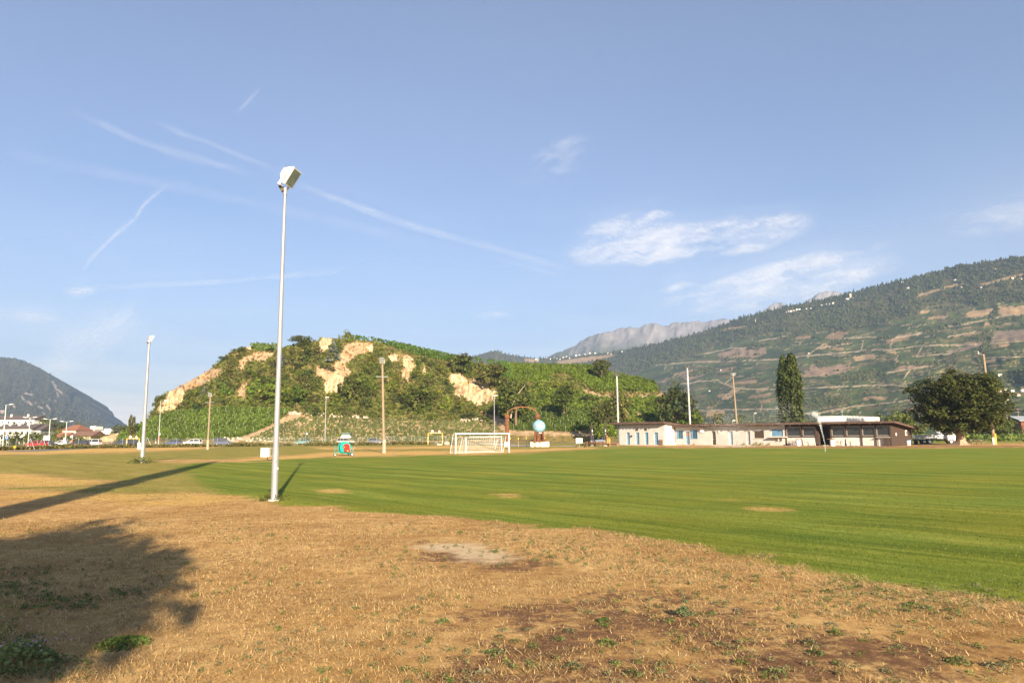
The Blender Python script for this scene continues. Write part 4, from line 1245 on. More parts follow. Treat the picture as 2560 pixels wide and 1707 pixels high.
# ================================================================== MATERIALS OF THINGS
GALV = mat('galvanised_steel', (0.33, 0.33, 0.325), (0.25, 0.25, 0.25), scale=7, rough=0.5, metal=0.35, spec=0.5, stretch=(1, 1, 0.25), bump=0.002)
WHITE = mat('white_paint', (0.76, 0.74, 0.71), (0.64, 0.62, 0.58), scale=1.5, rough=0.6)
PLASTER = mat('cream_plaster', (0.47, 0.455, 0.43), (0.39, 0.375, 0.355), scale=0.8, rough=0.9, bump=0.004, bscale=30)
BROWN = mat('brown_stain', (0.075, 0.050, 0.038), (0.045, 0.030, 0.024), scale=3, rough=0.75, stretch=(1, 1, 6), bump=0.004)
ROOFB = mat('brown_roof_sheet', (0.135, 0.088, 0.07), (0.09, 0.058, 0.047), scale=1.2, rough=0.75)
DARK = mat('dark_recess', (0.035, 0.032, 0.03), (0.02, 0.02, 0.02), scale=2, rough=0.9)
GLASS = mat('dark_glass', (0.03, 0.035, 0.04), (0.02, 0.022, 0.025), scale=1, rough=0.12, spec=0.6)
BLUEP = mat('blue_paint', (0.14, 0.27, 0.40), (0.09, 0.19, 0.30), scale=2.5, rough=0.6, bump=0.003)
GREYP = mat('grey_paint', (0.34, 0.36, 0.38), (0.25, 0.27, 0.29), scale=2.5, rough=0.6)
WOOD = mat('weathered_wood', (0.36, 0.24, 0.14), (0.20, 0.13, 0.08), scale=3, rough=0.85, stretch=(5, 5, 0.4), bump=0.006)
WOODP = mat('pole_wood', (0.30, 0.23, 0.155), (0.18, 0.135, 0.09), scale=3, rough=0.9, stretch=(8, 8, 0.5), bump=0.01)
RUST = mat('rusty_iron', (0.20, 0.085, 0.038), (0.09, 0.040, 0.022), scale=6, rough=0.9, bump=0.03)
CONC = mat('pale_concrete', (0.66, 0.60, 0.50), (0.50, 0.45, 0.37), scale=2, rough=0.9, bump=0.006)
RUBBER = mat('rubber', (0.03, 0.03, 0.03), (0.02, 0.02, 0.02), rough=0.85)
BLACK = mat('black_plastic', (0.035, 0.033, 0.032), rough=0.6)
TEAL = mat('teal_paint', (0.015, 0.30, 0.27), (0.01, 0.25, 0.22), scale=3, rough=0.85, spec=0.12)
REDP = mat('red_paint', (0.52, 0.035, 0.025), (0.42, 0.025, 0.02), scale=3, rough=0.85, spec=0.12)
BRASS = mat('brass', (0.6, 0.42, 0.12), rough=0.4, metal=0.7)
YEL = mat('yellow_paint', (0.72, 0.44, 0.03), (0.58, 0.35, 0.03), rough=0.5)
ALU = mat('aluminium', (0.55, 0.57, 0.60), (0.42, 0.44, 0.47), scale=2, rough=0.45, metal=0.5)
NETM = mat('net_cord', (0.75, 0.73, 0.68), rough=0.9)
WIRE = mat('fence_wire', (0.30, 0.31, 0.30), rough=0.6, metal=0.4)
LAMPGL = mat('lamp_glass', (0.22, 0.25, 0.24), (0.12, 0.14, 0.135), scale=3, rough=0.08, spec=0.8)
ASPH = mat('asphalt', (0.20, 0.185, 0.175), (0.14, 0.13, 0.125), scale=2, rough=0.95)
GRAVEL = mat('pale_gravel', (0.46, 0.40, 0.34), (0.34, 0.29, 0.25), scale=3, rough=0.95, bump=0.01)
CORR = mat('gutter_blue_grey', (0.13, 0.17, 0.22), rough=0.6)

def zat(px, py, D):
    return P(px, py, D).z

# ================================================================== ROADS AND PATHS
def sheet_poly(name, pts, z, m):
    v = [(p[0], p[1], z) for p in pts]
    b = MB().add(v, [tuple(range(len(v)))])
    o = nobj(name, b.mesh(name, m))
    return tag(o, kind='structure')
def strip(name, pts, w, z, m):
    L_ = []; R_ = []
    for i, p in enumerate(pts):
        a = Vector(pts[max(i - 1, 0)]); b = Vector(pts[min(i + 1, len(pts) - 1)])
        t = (b - a).normalized(); n = Vector((-t.y, t.x))
        L_.append(Vector(p) + n * w / 2); R_.append(Vector(p) - n * w / 2)
    vs = [(q.x, q.y, z) for q in L_] + [(q.x, q.y, z) for q in R_]
    n = len(pts)
    o = nobj(name, MB().add(vs, [(i, i + n, i + n + 1, i + 1) for i in range(n - 1)]).mesh(name, m))
    return tag(o, kind='structure')
strip('road', [(-190, 176), (-120, 178), (-60, 182), (-10, 184), (30, 185)], 12, 0.012, ASPH)
strip('road_spur', [(-78, 112), (-86, 140), (-92, 171.9)], 7, 0.008, ASPH)
pth = [G(1100, 1098.5), G(1180, 1104), G(1260, 1111), G(1330, 1116), G(1400, 1115.5), G(1470, 1112.5), G(1545, 1114)]
strip('path', [(p.x, p.y) for p in pth], 4.2, 0.010, GRAVEL)

# ================================================================== FLOODLIGHTS AND LAMPS
def flood_head(parent, p, yaw, tilt, s=1.0, fm=None):
    """a square floodlight on a yoke; faces local +X, tilted down"""
    h = bpy.data.objects.new('floodlight', None)
    h.location = p
    h.rotation_euler = (0, tilt, yaw)
    h.scale = (s, s, s)
    link(h, parent)
    MB().box((0.05, 0, 0.42), (0.10, 0.62, 0.72)).build('frame', fm or WHITE, h)
    g = MB().box((0.102, 0, 0.42), (0.008, 0.54, 0.64)); g.build('lamp_glass', LAMPGL, h)
    b = MB().prism([(0.0, 0.09), (0.0, 0.75), (-0.12, 0.72), (-0.26, 0.58), (-0.30, 0.42), (-0.27, 0.26), (-0.12, 0.12)], -0.26, 0.26)
    for k in range(5):
        z = 0.30 + k * 0.07
        b.box((-0.31, 0, z), (0.08, 0.44, 0.02))
    b.build('housing', mat('lamp_housing', (0.62, 0.55, 0.48), (0.5, 0.44, 0.38), rough=0.6), h)
    y = MB()
    for sd in (-1, 1):
        y.box((-0.08, sd * 0.335, 0.22), (0.09, 0.02, 0.52))
    y.box((-0.08, 0, -0.05), (0.12, 0.69, 0.03))
    y.build('yoke', WHITE, h)
    MB().box((-0.05, 0, -0.14), (0.30, 0.26, 0.10), 0, 0, 0.5).build('ballast', mat('ballast_dark', (0.10, 0.085, 0.07)), h)
    return h
def steel_floodlight(label, px, py, top_px, top_py, wpx, yaw, tilt, box_side=None, s=1.0, group=None):
    g = G(px, py)
    D = g.y
    H = zat(top_px, top_py, D)
    r = wpx / 2 * D / F
    t = thing('floodlight_pole', label, 'floodlight', (g.x, g.y, 0), 0, group)
    b = MB()
    MB().cyl((0, 0, -.1), (0, 0, .05), r * 1.9, r * 1.7, 12).build('footing', CONC, t)
    b.cyl((0, 0, -0.3), (0, 0, H * 0.16), r, r * 0.97, 14)
    b.cyl((0, 0, H * 0.16), (0, 0, H * 0.165), r * 0.97, r * 0.84, 14, False)
    b.cyl((0, 0, H * 0.165), (0, 0, H), r * 0.84, r * 0.42, 14)
    b.build('pole', GALV, t, True)
    MB().cyl((0, 0, H - 0.12), (0, 0, H + 0.10), r * 0.62, n=12).build('collar', GALV, t)
    flood_head(t, (0, 0, H + 0.16), yaw, tilt, s, None if box_side else GREYP)  # second lamp: the frame's shading is put into a grey colour
    if box_side is not None:
        z = zat(px, py - 122, D)
        MB().box((-r - 0.20, -0.02, z), (0.24, 0.20, 0.28)).build('junction_box', WHITE, t)
        MB().box((-r - 0.325, -0.02, z), (0.012, 0.205, 0.285)).build('box_lid', GREYP, t)
        b = MB()
        for dz in (0.12, -0.12):
            b.cyl((0, 0, z + dz - 0.012), (0, 0, z + dz + 0.012), r * 1.08, n=14)
            b.box((-r - 0.04, 0, z + dz), (0.08, 0.03, 0.02))
        b.build('clamp', mat('clamp_steel', (0.3, 0.28, 0.25)), t)
        MB().tube([(-r - 0.16, 0, z - 0.14), (-r - 0.14, 0, z - 0.24), (-r - 0.04, -0.02, z - 0.26), (-r * .9, -0.02, z - 0.22)], 0.014, 5).build('cable', BLACK, t)
        MB().box((r * 0.5, -r, H * 0.125), (0.07, 0.03, 0.10)).build('service_door', GALV, t)
        MB().box((r * 0.9, -r * .4, H * 0.10), (0.03, 0.03, 0.06)).build('label_plate', WHITE, t)
    return t
steel_floodlight('tall grey steel floodlight pole nearest the camera with a small junction box', 685, 1252, 719, 478, 17, math.radians(-8), math.radians(32), True, .88)
steel_floodlight('second grey steel floodlight pole standing alone further back on the left', 355, 1156, 376, 860, 11, math.radians(38), math.radians(28), None, .8)
def wood_floodlight(label, px, py, D, top_px, top_py, wpx, heads, cross=None, base=True):
    x = P(px, py, D).x
    H = zat(top_px, top_py, D)
    r = wpx / 2 * D / F
    lean = P(top_px, top_py, D).x - x
    t = thing('floodlight_pole', label, 'floodlight', (x, D, 0))
    MB().cyl((0, 0, -0.4), (lean, 0, H), r, r * 0.66, 10).build('pole', WOODP, t, True)
    if base:
        MB().cyl((0, 0, -0.2), (0, 0, 1.6), r * 1.3, r * 1.15, 8).build('concrete_foot', mat('weathered_foot', (0.36, 0.31, 0.24), (0.26, 0.22, 0.17), scale=4, bump=.01), t)
    if cross is not None:
        MB().box((lean * .92, -r, H * cross), (1.5, 0.06, 0.06)).build('crossarm', GALV, t)
    for dx, yaw in heads:
        flood_head(t, (lean + dx, -0.1, H - 0.05), yaw, math.radians(22), .85, ALU)
    return t
CAMW = math.radians(-90)
wood_floodlight('wooden floodlight pole left of the parked van at the foot of the vines', 519, 1118, 120, 526, 990, 5, [(0, CAMW)], 0.88)
wood_floodlight('wooden floodlight pole behind the hose reel, just left of the goals', 960, 1131, 86, 956, 906, 7.5, [(0, CAMW)], 0.84)
wood_floodlight('wooden floodlight pole rising behind the middle of the clubhouse roof', 1846, 1100, 165, 1832, 938, 5, [(-0.2, math.radians(-120)), (0.35, math.radians(-50))], None, False)
tr = wood_floodlight('leaning wooden floodlight pole behind the chestnut tree', 2486, 1110, 116, 2458, 885, 8, [(-1.1, math.radians(-140))], None, False)
MB().tube([(P(2458, 885, 116).x - P(2486, 1110, 116).x, 0, zat(2458, 885, 116) - 0.3), (P(2458, 885, 116).x - P(2486, 1110, 116).x - 0.5, 0, zat(2458, 885, 116) + .1), (P(2458, 885, 116).x - P(2486, 1110, 116).x - 1.1, 0, zat(2458, 885, 116))], 0.06, 6).build('bracket', GALV, tr)
MB().cyl((0.05, -0.28, -0.1), (0.03, -0.28, 1.75), 0.16, n=10).build('cable_guard', YEL, tr)
MB().box((-0.28, -0.2, 0.55), (0.3, 0.25, 1.1)).build('switch_box', WHITE, tr)
MB().box((-0.3, -0.2, 4.1), (0.4, 0.3, 0.7)).build('control_box', GREYP, tr)
def street_lamp(label, px, D, top_py, arms, r=0.075, group=None, col=None):
    x = P(px, 1110, D).x
    H = zat(px, top_py, D)
    t = thing('street_lamp', label, 'street lamp', (x, D, 0), 0, group)
    m = col or GALV
    MB().cyl((0, 0, -0.2), (0, 0, H), r * 1.25, r * 0.8, 8).build('pole', m, t, True)
    for a in arms:
        b = MB().tube([(0, 0, H - 0.15), (a * 0.3, 0, H), (a * 0.9, 0, H + 0.12)], 0.04, 6)
        b.build('arm', m, t)
        MB().box((a * 1.25, 0, H + 0.13), (0.9, 0.34, 0.14), 0, 0, -0.12 * a, 0.8).build('lamp_head', WHITE, t)
    return t
GRN = mat('green_grey_steel', (0.42, 0.50, 0.46), (0.34, 0.41, 0.38), rough=0.5, metal=0.2)
street_lamp('tall street lamp at the left edge of the photo', 7, 165, 1012, [1], 0.10, col=GRN)
street_lamp('double-armed street lamp, first to the right of the tall left one', 70, 178, 1044, [-1, 1], 0.09, col=GRN)
street_lamp('double-armed street lamp behind the white billboard', 121, 182, 1048, [-1, 1], 0.09, col=GRN)
street_lamp('double-armed street lamp in front of the red-roofed houses', 163, 186, 1054, [-1, 1], 0.09, col=GRN)
street_lamp('single-armed street lamp left of the parked cars below the left vineyard', 396, 168, 1002, [1], 0.085)
street_lamp('thin grey lamp mast behind the silver car', 812, 176, 994, [0.2], 0.09)
street_lamp('thin grey lamp mast behind the goals', 1236, 150, 990, [0.2], 0.085)
street_lamp('small lamp just above the clubhouse roof, left of the poplars', 1834, 190, 1052, [0.3], 0.09)
street_lamp('thin lamp mast just left of the poplars', 1888, 230, 1034, [0.4], 0.08)
street_lamp('single lamp mast between the houses and the chestnut tree', 2524, 210, 1000, [0.4], 0.1)
def flag_pole(label, px, D, top_px, top_py, wpx):
    x = P(px, 1110, D).x
    H = zat(top_px, top_py, D); r = wpx / 2 * D / F
    t = thing('white_mast', label, 'mast', (x, D, 0))
    MB().cyl((0, 0, -0.3), (P(top_px, top_py, D).x - x, 0, H), r, r * 0.75, 10).build('pole', mat('mast_paint', (0.50, 0.49, 0.47), (0.4, 0.39, 0.375), scale=3), t, True)
    dx = P(top_px, top_py, D).x - x
    MB().box((dx - 0.25, 0, H + 0.25), (0.5, 0.35, 0.5), 0, 0, 0.5).box((dx + 0.3, 0, H + 0.25), (0.5, 0.35, 0.5), 0, 0, -0.5).build('spotlight', BLACK, t)
    b = MB()
    for k in range(28):
        z = 2.5 + (H - 3) * k / 28
        b.box((dx * z / H + (r if k % 2 else -r), 0, z), (0.22, 0.03, 0.03))
    b.build('climbing_pegs', GALV, t)
flag_pole('white mast rising left of the clubhouse end', 1547, 143, 1542, 940, 4)
flag_pole('white mast rising behind the clubhouse roof near the dark trees', 1728, 150, 1718, 920, 4.5)

# ================================================================== GOALS
def goal(label, px0, py0, px1, py1, H, depth, tube, post2=True, net=True):
    a = G(px0, py0); b = G(px1, py1)
    d = Vector((b.x - a.x, b.y - a.y, 0)); W = d.length
    rz = math.atan2(d.y, d.x)
    t = thing('goal', label, 'goal', (a.x, a.y, 0), rz)
    MB().cyl((0, 0, -0.2), (0, 0, H + tube), tube, n=10).build('post', WHITE, t, True)
    MB().cyl((W, 0, -0.2), (W, 0, H + tube), tube, n=10).build('post', WHITE, t, True)
    MB().cyl((tube, 0, H), (W - tube, 0, H), tube, n=10).build('crossbar', WHITE, t, True)
    f = MB()
    for x in (0, W):
        f.tube([(x, 0, H), (x, depth * 0.45, H), (x, depth, 0.05)], 0.022, 6)
    f.cyl((0, depth, 0.05), (W, depth, 0.05), 0.022, n=6)
    f.build('rear_frame', WHITE, t)
    n = MB()
    st = 0.30; r = 0.006
    def line(p, q):
        n.cyl(p, q, r, n=3, cap=False)
    nx = int(W / st)
    for i in range(nx + 1):
        x = W * i / nx
        sag = 0.10 * math.sin(i * 0.9)
        n.tube([(x, 0.02, H), (x, depth * .45, H - 0.12), (x, depth * (.78), H * 0.45 + sag * .2), (x, depth, 0.05)], r, 3)
    for k in range(12):
        z = H * k / 12
        y = depth * (0.45 + 0.55 * (1 - z / H))
        line((0, y, z + 0.04), (W, y, z + 0.04))
        line((0, 0, z), (0, y, z)); line((W, 0, z), (W, y, z))
    for k in range(1, 4):
        line((0, depth * .15 * k, H - 0.05), (W, depth * .15 * k, H - 0.05))
    n.build('net', NETM, t)
    return t
goal('large white football goal with net on the far pitch edge', 1139, 1133.5, 1273, 1130.5, zat(1139, 1084, G(1139, 1133.5).y), 1.3, 0.075)
g2 = G(1166, 1132.5)
goal('smaller white goal standing inside the large goal', 1165, 1132.3, 1254, 1128.0, zat(1165, 1092, g2.y), 1.0, 0.055)

# ================================================================== HOSE REEL
def wheel(b_t, parent, p, r, w, axis='y', name='wheel'):
    x, y, z = p
    o = MB().cyl((x, y - w / 2, z), (x, y + w / 2, z), r, n=18).build(name, RUBBER, parent)
    MB().cyl((x, y - w / 2 - 0.012, z), (x, y + w / 2 + 0.012, z), r * 0.55, n=14).build('rim', WHITE, o)
    return o
gr = G(858, 1139.5)
reel = thing('hose_reel', 'teal and red irrigation hose reel on wheels at the pitch edge', 'hose reel', (gr.x, gr.y, 0), math.radians(33))
c = (0.12, 0, 0.86)
def ring(y0, y1, r, inner):
    b = MB(); n = 36
    vs = []
    for y in (y0, y1):
        for rr in (r, inner):
            for i in range(n):
                a = 6.28319 * i / n
                vs.append((c[0] + rr * math.cos(a), y, c[2] + rr * math.sin(a)))
    fs = []
    for i in range(n):
        j = (i + 1) % n
        fs += [(i, j, n + j, n + i), (2 * n + i, 3 * n + i, 3 * n + j, 2 * n + j), (i, 2 * n + i, 2 * n + j, j), (n + i, n + j, 3 * n + j, 3 * n + i)]
    return b.add(vs, fs)
ring(-0.30, -0.27, 0.62, 0.05).build('reel_disc', TEAL, reel)
ring(0.27, 0.30, 0.62, 0.05).build('reel_disc', TEAL, reel)
hz = MB()
for k in range(7):
    y = -0.22 + k * 0.073
    pts = [(c[0] + 0.50 * math.cos(a), y, c[2] + 0.50 * math.sin(a)) for a in np.linspace(0, 2 * np.pi, 26)]
    hz.tube(pts, 0.04, 6)
hz.build('hose', RUBBER, reel)
MB().cyl((c[0], -0.26, c[2]), (c[0], 0.26, c[2]), 0.45, n=24).build('drum', BLACK, reel)
MB().cyl((c[0] + 0.08, -0.40, c[2] + 0.08), (c[0] + 0.08, -0.302, c[2] + 0.08), 0.34, n=22).build('gear_cover', REDP, reel)
MB().box((c[0] + 0.10, -0.48, c[2] - 0.24), (0.62, 0.22, 0.36), 0, 0, 0.08, 0.9).cyl((c[0] - 0.1, -0.60, c[2] - 0.22), (c[0] - 0.1, -0.55, c[2] - 0.22), 0.14, n=14).build('turbine_housing', REDP, reel)
MB().cyl((c[0] + 0.12, -0.66, c[2] - 0.34), (c[0] + 0.12, -0.58, c[2] - 0.34), 0.10, n=14).build('coupling', BRASS, reel)
MB().cyl((c[0] - 0.16, -0.46, c[2] + 0.04), (c[0] - 0.16, -0.42, c[2] + 0.04), 0.05, n=8).build('knob', YEL, reel)
fr = MB()
for y in (-0.34, 0.34):
    fr.tube([(-0.85, y * .4, 0.40), (-0.2, y, 0.36), (0.75, y, 0.20), (0.98, y, 0.52)], 0.035, 6)
    fr.tube([(0.75, y, 0.20), (0.55, y, 0.62), (c[0], y, c[2])], 0.03, 6)
    fr.tube([(-0.35, y, 0.36), (c[0], y, c[2])], 0.025, 6)
fr.cyl((0.75, -0.42, 0.20), (0.75, 0.42, 0.20), 0.03, n=8)
fr.tube([(-0.85, -0.14, 0.40), (-0.88, 0, 0.40), (-0.88, 0, 0.16)], 0.035, 6)
fr.build('frame', TEAL, reel)
MB().cyl((-0.90, 0, 0.40), (-0.90, 0, 1.02), 0.025, n=6).box((-0.92, 0, 1.06), (0.03, 0.20, 0.12)).build('drawbar', TEAL, reel)
MB().tube([(0.85, -0.3, 0.5), (1.12, -0.3, 0.95), (1.12, 0.3, 0.95), (0.85, 0.3, 0.5)], 0.018, 5).build('hose_guide', GALV, reel)
for y in (-0.42, 0.42):
    wheel(0, reel, (0.80, y, 0.16), 0.16, 0.10)
wheel(0, reel, (-0.88, -0.0, 0.13), 0.13, 0.09)

# ================================================================== FENCE
fpts = [(0, 118), (60, 125), (250, 140), (640, 160), (1100, 172)]
FP = [Vector((P(px, 1110, D).x, D, 0)) for px, D in ((-60, 120), (110, 138), (250, 146), (640, 160), (1135, 172))]
fence = thing('wire_fence', 'long grey wire mesh fence between the pitch and the road', 'fence', (0, 0, 0))
def fence_run():
    post = MB().cyl((0, 0, -0.2), (0, 0, 2.0), 0.035, n=6).mesh('fence_post', GALV)
    net = MB()
    for a, b in zip(FP[:-1], FP[1:]):
        L_ = (b - a).length; n = int(L_ / 2.0)
        for i in range(n):
            nobj('fence_post', post, fence, a + (b - a) * (i / n))
        for k in range(10):
            z = 0.08 + 0.2 * k
            net.cyl(a + Vector((0, 0.05, z)), b + Vector((0, 0.05, z)), 0.006, n=3, cap=False)
        m = int(L_ / 0.35)
        for i in range(m):
            p = a + (b - a) * (i / m)
            net.cyl(p + Vector((0, 0.05, 0.05)), p + Vector((0, 0.05, 1.9)), 0.005, n=3, cap=False)
    tag(net.build('mesh_wire', WIRE, fence), kind='stuff')
    def brace(px, D):
        x = P(px, 1110, D).x
        br = MB()
        for dx in (-1.1, 1.1):
            br.cyl((x + dx, D - 0.2, -0.1), (x, D, 2.1), 0.035, n=6)
        br.cyl((x, D - 1.2, -0.1), (x, D, 2.1), 0.035, n=6)
        br.build('corner_brace', GALV, fence)
    for px, D in ((75, 133), (106, 138), (368, 150), (966, 167)):
        brace(px, D)
fence_run()

# ================================================================== CARS
def car(label, px, D, colour, face=1, L_=4.3, H=1.46, kind='hatch', rz=0.0, name='parked_car', cat='car', key=None):
    """built along local x, nose towards +x"""
    x = P(px, 1110, D).x
    t = thing(name, label, cat, (x, D, 0.02), rz if face > 0 else rz + math.pi)
    paint = mat('paint_' + key, colour, tuple(q * .85 for q in colour), scale=1, rough=0.3, spec=0.6)
    W = 1.76
    h = L_ / 2
    if kind == 'van':
        low = [(-h, .35), (-h, .95), (h * .55, .95), (h - .15, .82), (h, .6), (h, .35)]
        cab = [(-h + .03, .95), (-h + .08, H), (h * .25, H), (h * .58, .95)]
    elif kind == 'suv':
        low = [(-h, .42), (-h, .95), (-h * .9, 1.0), (h * .5, 1.02), (h - .1, .9), (h, .7), (h, .42)]
        cab = [(-h + .06, 1.0), (-h + .35, H), (h * .12, H), (h * .5, 1.0)]
    else:
        low = [(-h, .35), (-h, .8), (-h * .92, .92), (h * .45, .92), (h - .12, .76), (h, .58), (h, .35)]
        cab = [(-h + .12, .9), (-h + .65, H), (h * .02, H), (h * .46, .9)]
    b = MB().prism(low, -W / 2, W / 2)
    b.build('body', paint, t)
    k = 0.80
    n = len(cab)
    ys = []
    vs = [(a, -W / 2 * (0.97 if z < 1.05 else k), z) for a, z in cab] + [(a, W / 2 * (0.97 if z < 1.05 else k), z) for a, z in cab]
    fs = [tuple(range(n)), tuple(range(2 * n - 1, n - 1, -1))] + [(i, i + n, (i + 1) % n + n, (i + 1) % n) for i in range(n)]
    MB().add(vs, fs).build('windows', GLASS, t)
    rf = MB().box(((cab[1][0] + cab[2][0]) / 2, 0, H + 0.02), (cab[2][0] - cab[1][0] + .1, W * k + .04, 0.06), 0, 0, 0, 0.92)
    for sd in (-1, 1):
        for i, j in ((0, 1), (3, 2)):
            rf.tube([(cab[i][0], sd * W / 2 * .975, cab[i][1]), (cab[j][0], sd * W / 2 * k * 1.01, cab[j][1])], 0.05, 5)
        mx = (cab[0][0] + cab[3][0]) / 2
        rf.tube([(mx, sd * W / 2 * .985, cab[0][1]), (mx - .05, sd * W / 2 * k * 1.02, H)], 0.04, 5)
    rf.build('roof', paint, t)
    for sx in (-h * .62, h * .62):
        for sy in (-W / 2 + .06, W / 2 - .06):
            w = MB().cyl((sx, sy - .11, .32), (sx, sy + .11, .32), .32, n=16).build('wheel', RUBBER, t)
            MB().cyl((sx, sy - .125, .32), (sx, sy + .125, .32), .19, n=12).build('rim', ALU, w)
    for sd in (-.6, .6):
        MB().box((h - .03, sd, .68), (.12, .34, .14)).build('headlight', LAMPGL, t)
        zt = 1.15 if kind == 'van' else .82
        MB().box((-h + .0, sd * 1.15, zt), (.08, .18, .3 if kind == 'van' else .16)).build('tail_light', REDP, t)
    for sd in (-1, 1):
        MB().box((h * .4, sd * (W / 2 + .08), .98), (.12, .18, .12)).build('mirror', paint, t)
    return t
car('red car behind the left fence braces', 92, 168, (0.55, 0.02, 0.015), -1, key='red')
car('dark hatchback just right of the red car', 119, 178, (0.03, 0.035, 0.05), 1, key='ink')
car('white car in front of the red-roofed houses', 152, 188, (0.78, 0.77, 0.74), -1, key='white_a')
car('large dark estate car left of the white van', 196, 170, (0.03, 0.035, 0.045), -1, 4.8, 1.5, key='dark_a')
car('white van beside the dry grass mound', 228, 190, (0.80, 0.79, 0.76), -1, 4.8, 1.7, 'van', name='parked_van', cat='van', key='white_b')
car('dark car at the foot of the dry mound, left of the yellow frame', 300, 165, (0.035, 0.045, 0.065), -1, key='dark_b')
car('dark car inside the yellow height-limit frame', 336, 168, (0.03, 0.035, 0.05), -1, key='dark_c')
car('dark blue car with pale roof below the left vineyard', 432, 176, (0.06, 0.085, 0.16), -1, 4.2, 1.5, key='blue_a')
car('white crossover parked below the left vineyard', 482, 180, (0.82, 0.81, 0.78), -1, 4.2, 1.55, 'suv', key='white_c')
car('navy van seen from behind right of the wooden floodlight pole', 558, 174, (0.03, 0.045, 0.11), 1, 4.3, 1.8, 'van', rz=math.radians(12), name='parked_van', cat='van', key='navy')
car('small teal green hatchback below the young vineyard', 757, 184, (0.12, 0.24, 0.22), -1, 3.6, 1.4, key='teal_a')
SUV = car('silver car with a roof tent opened on top', 866, 172, (0.32, 0.30, 0.28), 1, 4.4, 1.55, 'suv', key='silver')
MB().box((-0.1, 0, 1.95), (2.3, 1.3, 0.55), 0, 0, 0, 0.9).build('roof_box', WHITE, SUV)
MB().box((-0.1, 0, 2.55), (2.2, 1.25, 0.6), 0, 0, 0, 0.75).build('roof_tent', mat('tent_cloth', (0.10, 0.15, 0.14)), SUV)
MB().tube([(1.0, 0, 2.2), (1.5, 0, 2.3), (1.1, 0, 2.8)], 0.12, 5).build('tent_flap', BLACK, SUV)
car('dark grey car half hidden by the bank behind the wooden pole', 939, 188, (0.12, 0.13, 0.16), 1, 4.2, 1.42, key='grey_a')
car('blue-grey car parked under the young tree behind the parasols', 1502, 160, (0.16, 0.19, 0.26), 1, 4.4, 1.45, rz=math.radians(-14), key='bluegrey')

# ================================================================== SIGNS AND ROADSIDE THINGS
SIGNR = mat('sign_red', (0.62, 0.06, 0.04), rough=0.5); SIGNB = mat('sign_blue', (0.03, 0.13, 0.42), rough=0.5)
def place(px, D): return (P(px, 1110, D).x, D, 0)
def disc(b, x, y, z, r, n=20, th=0.03):
    return b.cyl((x, y, z), (x, y - th, z), r, n=n)
D_ = 150
ys = thing('road_sign', 'red and white yield sign above a round blue roundabout sign', 'road sign', place(16, D_))
zt = zat(16, 1082, D_); k = D_ / F
MB().cyl((0, 0, -.2), (0, 0, zt), 0.05, n=6).build('pole', GRN, ys)
zc = zat(16, 1085.5, D_)
MB().prism([(-5 * k, zc + 3.6 * k), (5 * k, zc + 3.6 * k), (0, zc - 3.8 * k)], -0.08, -0.05).build('yield_border', SIGNR, ys)
MB().prism([(-2.9 * k, zc + 2.4 * k), (2.9 * k, zc + 2.4 * k), (0, zc - 1.9 * k)], -0.095, -0.082).build('yield_panel', WHITE, ys)
zc = zat(16, 1093.5, D_)
disc(MB(), 0, -0.05, zc, 4.5 * k).build('round_panel', SIGNB, ys)
ar = MB()
for i in range(3):
    a0 = i * 2.094 + 0.3
    pts = [(2.6 * k * math.cos(a), -0.09, zc + 2.6 * k * math.sin(a)) for a in np.linspace(a0, a0 + 1.35, 6)]
    ar.tube(pts, 0.55 * k, 4)
ar.build('arrow', WHITE, ys)
es = thing('panel_sign', 'narrow white panel cut by the left edge of the photo', 'sign', place(-2, 150))
MB().box((0, 0, 1.6), (0.35, 0.06, 1.5)).cyl((0, .05, -.2), (0, .05, 1.2), .04, n=6).build('panel', WHITE, es)
bb = thing('billboard', 'blank white billboard behind the red car', 'billboard', place(116, 172))
zb = zat(116, 1088.5, 172); kk = 172 / F
MB().box((0, 0, zb - 5.5 * kk), (15 * kk, 0.12, 11 * kk)).build('board', WHITE, bb)
MB().cyl((-5 * kk, .1, -.2), (-5 * kk, .1, zb - 1), .06, n=6).cyl((5 * kk, .1, -.2), (5 * kk, .1, zb - 1), .06, n=6).build('posts', GALV, bb)
bs = thing('bus_stop_sign', 'slim sign post with small white panels left of the dark estate car', 'sign', place(180, 175))
MB().cyl((0, 0, -.2), (0, 0, zat(180, 1086, 175)), .05, n=6).build('pole', GRN, bs)
MB().box((-.2, -.07, zat(180, 1091, 175)), (.5, .05, .55)).build('panel', WHITE, bs)
MB().box((-.12, -.07, zat(180, 1103, 175)), (.4, .05, .5)).build('notice', mat('sign_orange', (0.65, 0.18, 0.08)), bs)
ss = thing('road_sign', 'pair of small white sign plates right of the billboard', 'road sign', place(161, 165))
MB().cyl((0, 0, -.2), (0, 0, 2.4), .05, n=6).build('pole', GALV, ss)
disc(MB(), 0, -.06, zat(161, 1098, 165), .32).build('round_plate', mat('plate_back', (0.6, 0.58, 0.54)), ss)
MB().box((0, -.08, zat(161, 1102.5, 165)), (.75, .04, .4)).build('plate', WHITE, ss)
yb = thing('yellow_box', 'small yellow post box standing by the left fence', 'marker', place(38, 128))
MB().box((0, 0, zat(38, 1117, 128)), (.30, .25, .45)).build('box', YEL, yb)
MB().cyl((0, 0, -.1), (0, 0, zat(38, 1119, 128)), .05, n=6).build('post', GALV, yb)
bo = thing('bollard', 'dark bollard with white cap beside the single-armed street lamp', 'bollard', place(389, 166))
MB().cyl((0, 0, -.1), (0, 0, .75), .14, n=10).build('post', mat('bollard_dark', (0.06, 0.06, 0.08)), bo)
MB().cyl((0, 0, .75), (0, 0, 1.1), .14, .08, 10).build('cap', WHITE, bo)
bn = thing('litter_bin', 'red box hung on the single-armed street lamp', 'bin', place(398.5, 166.6))
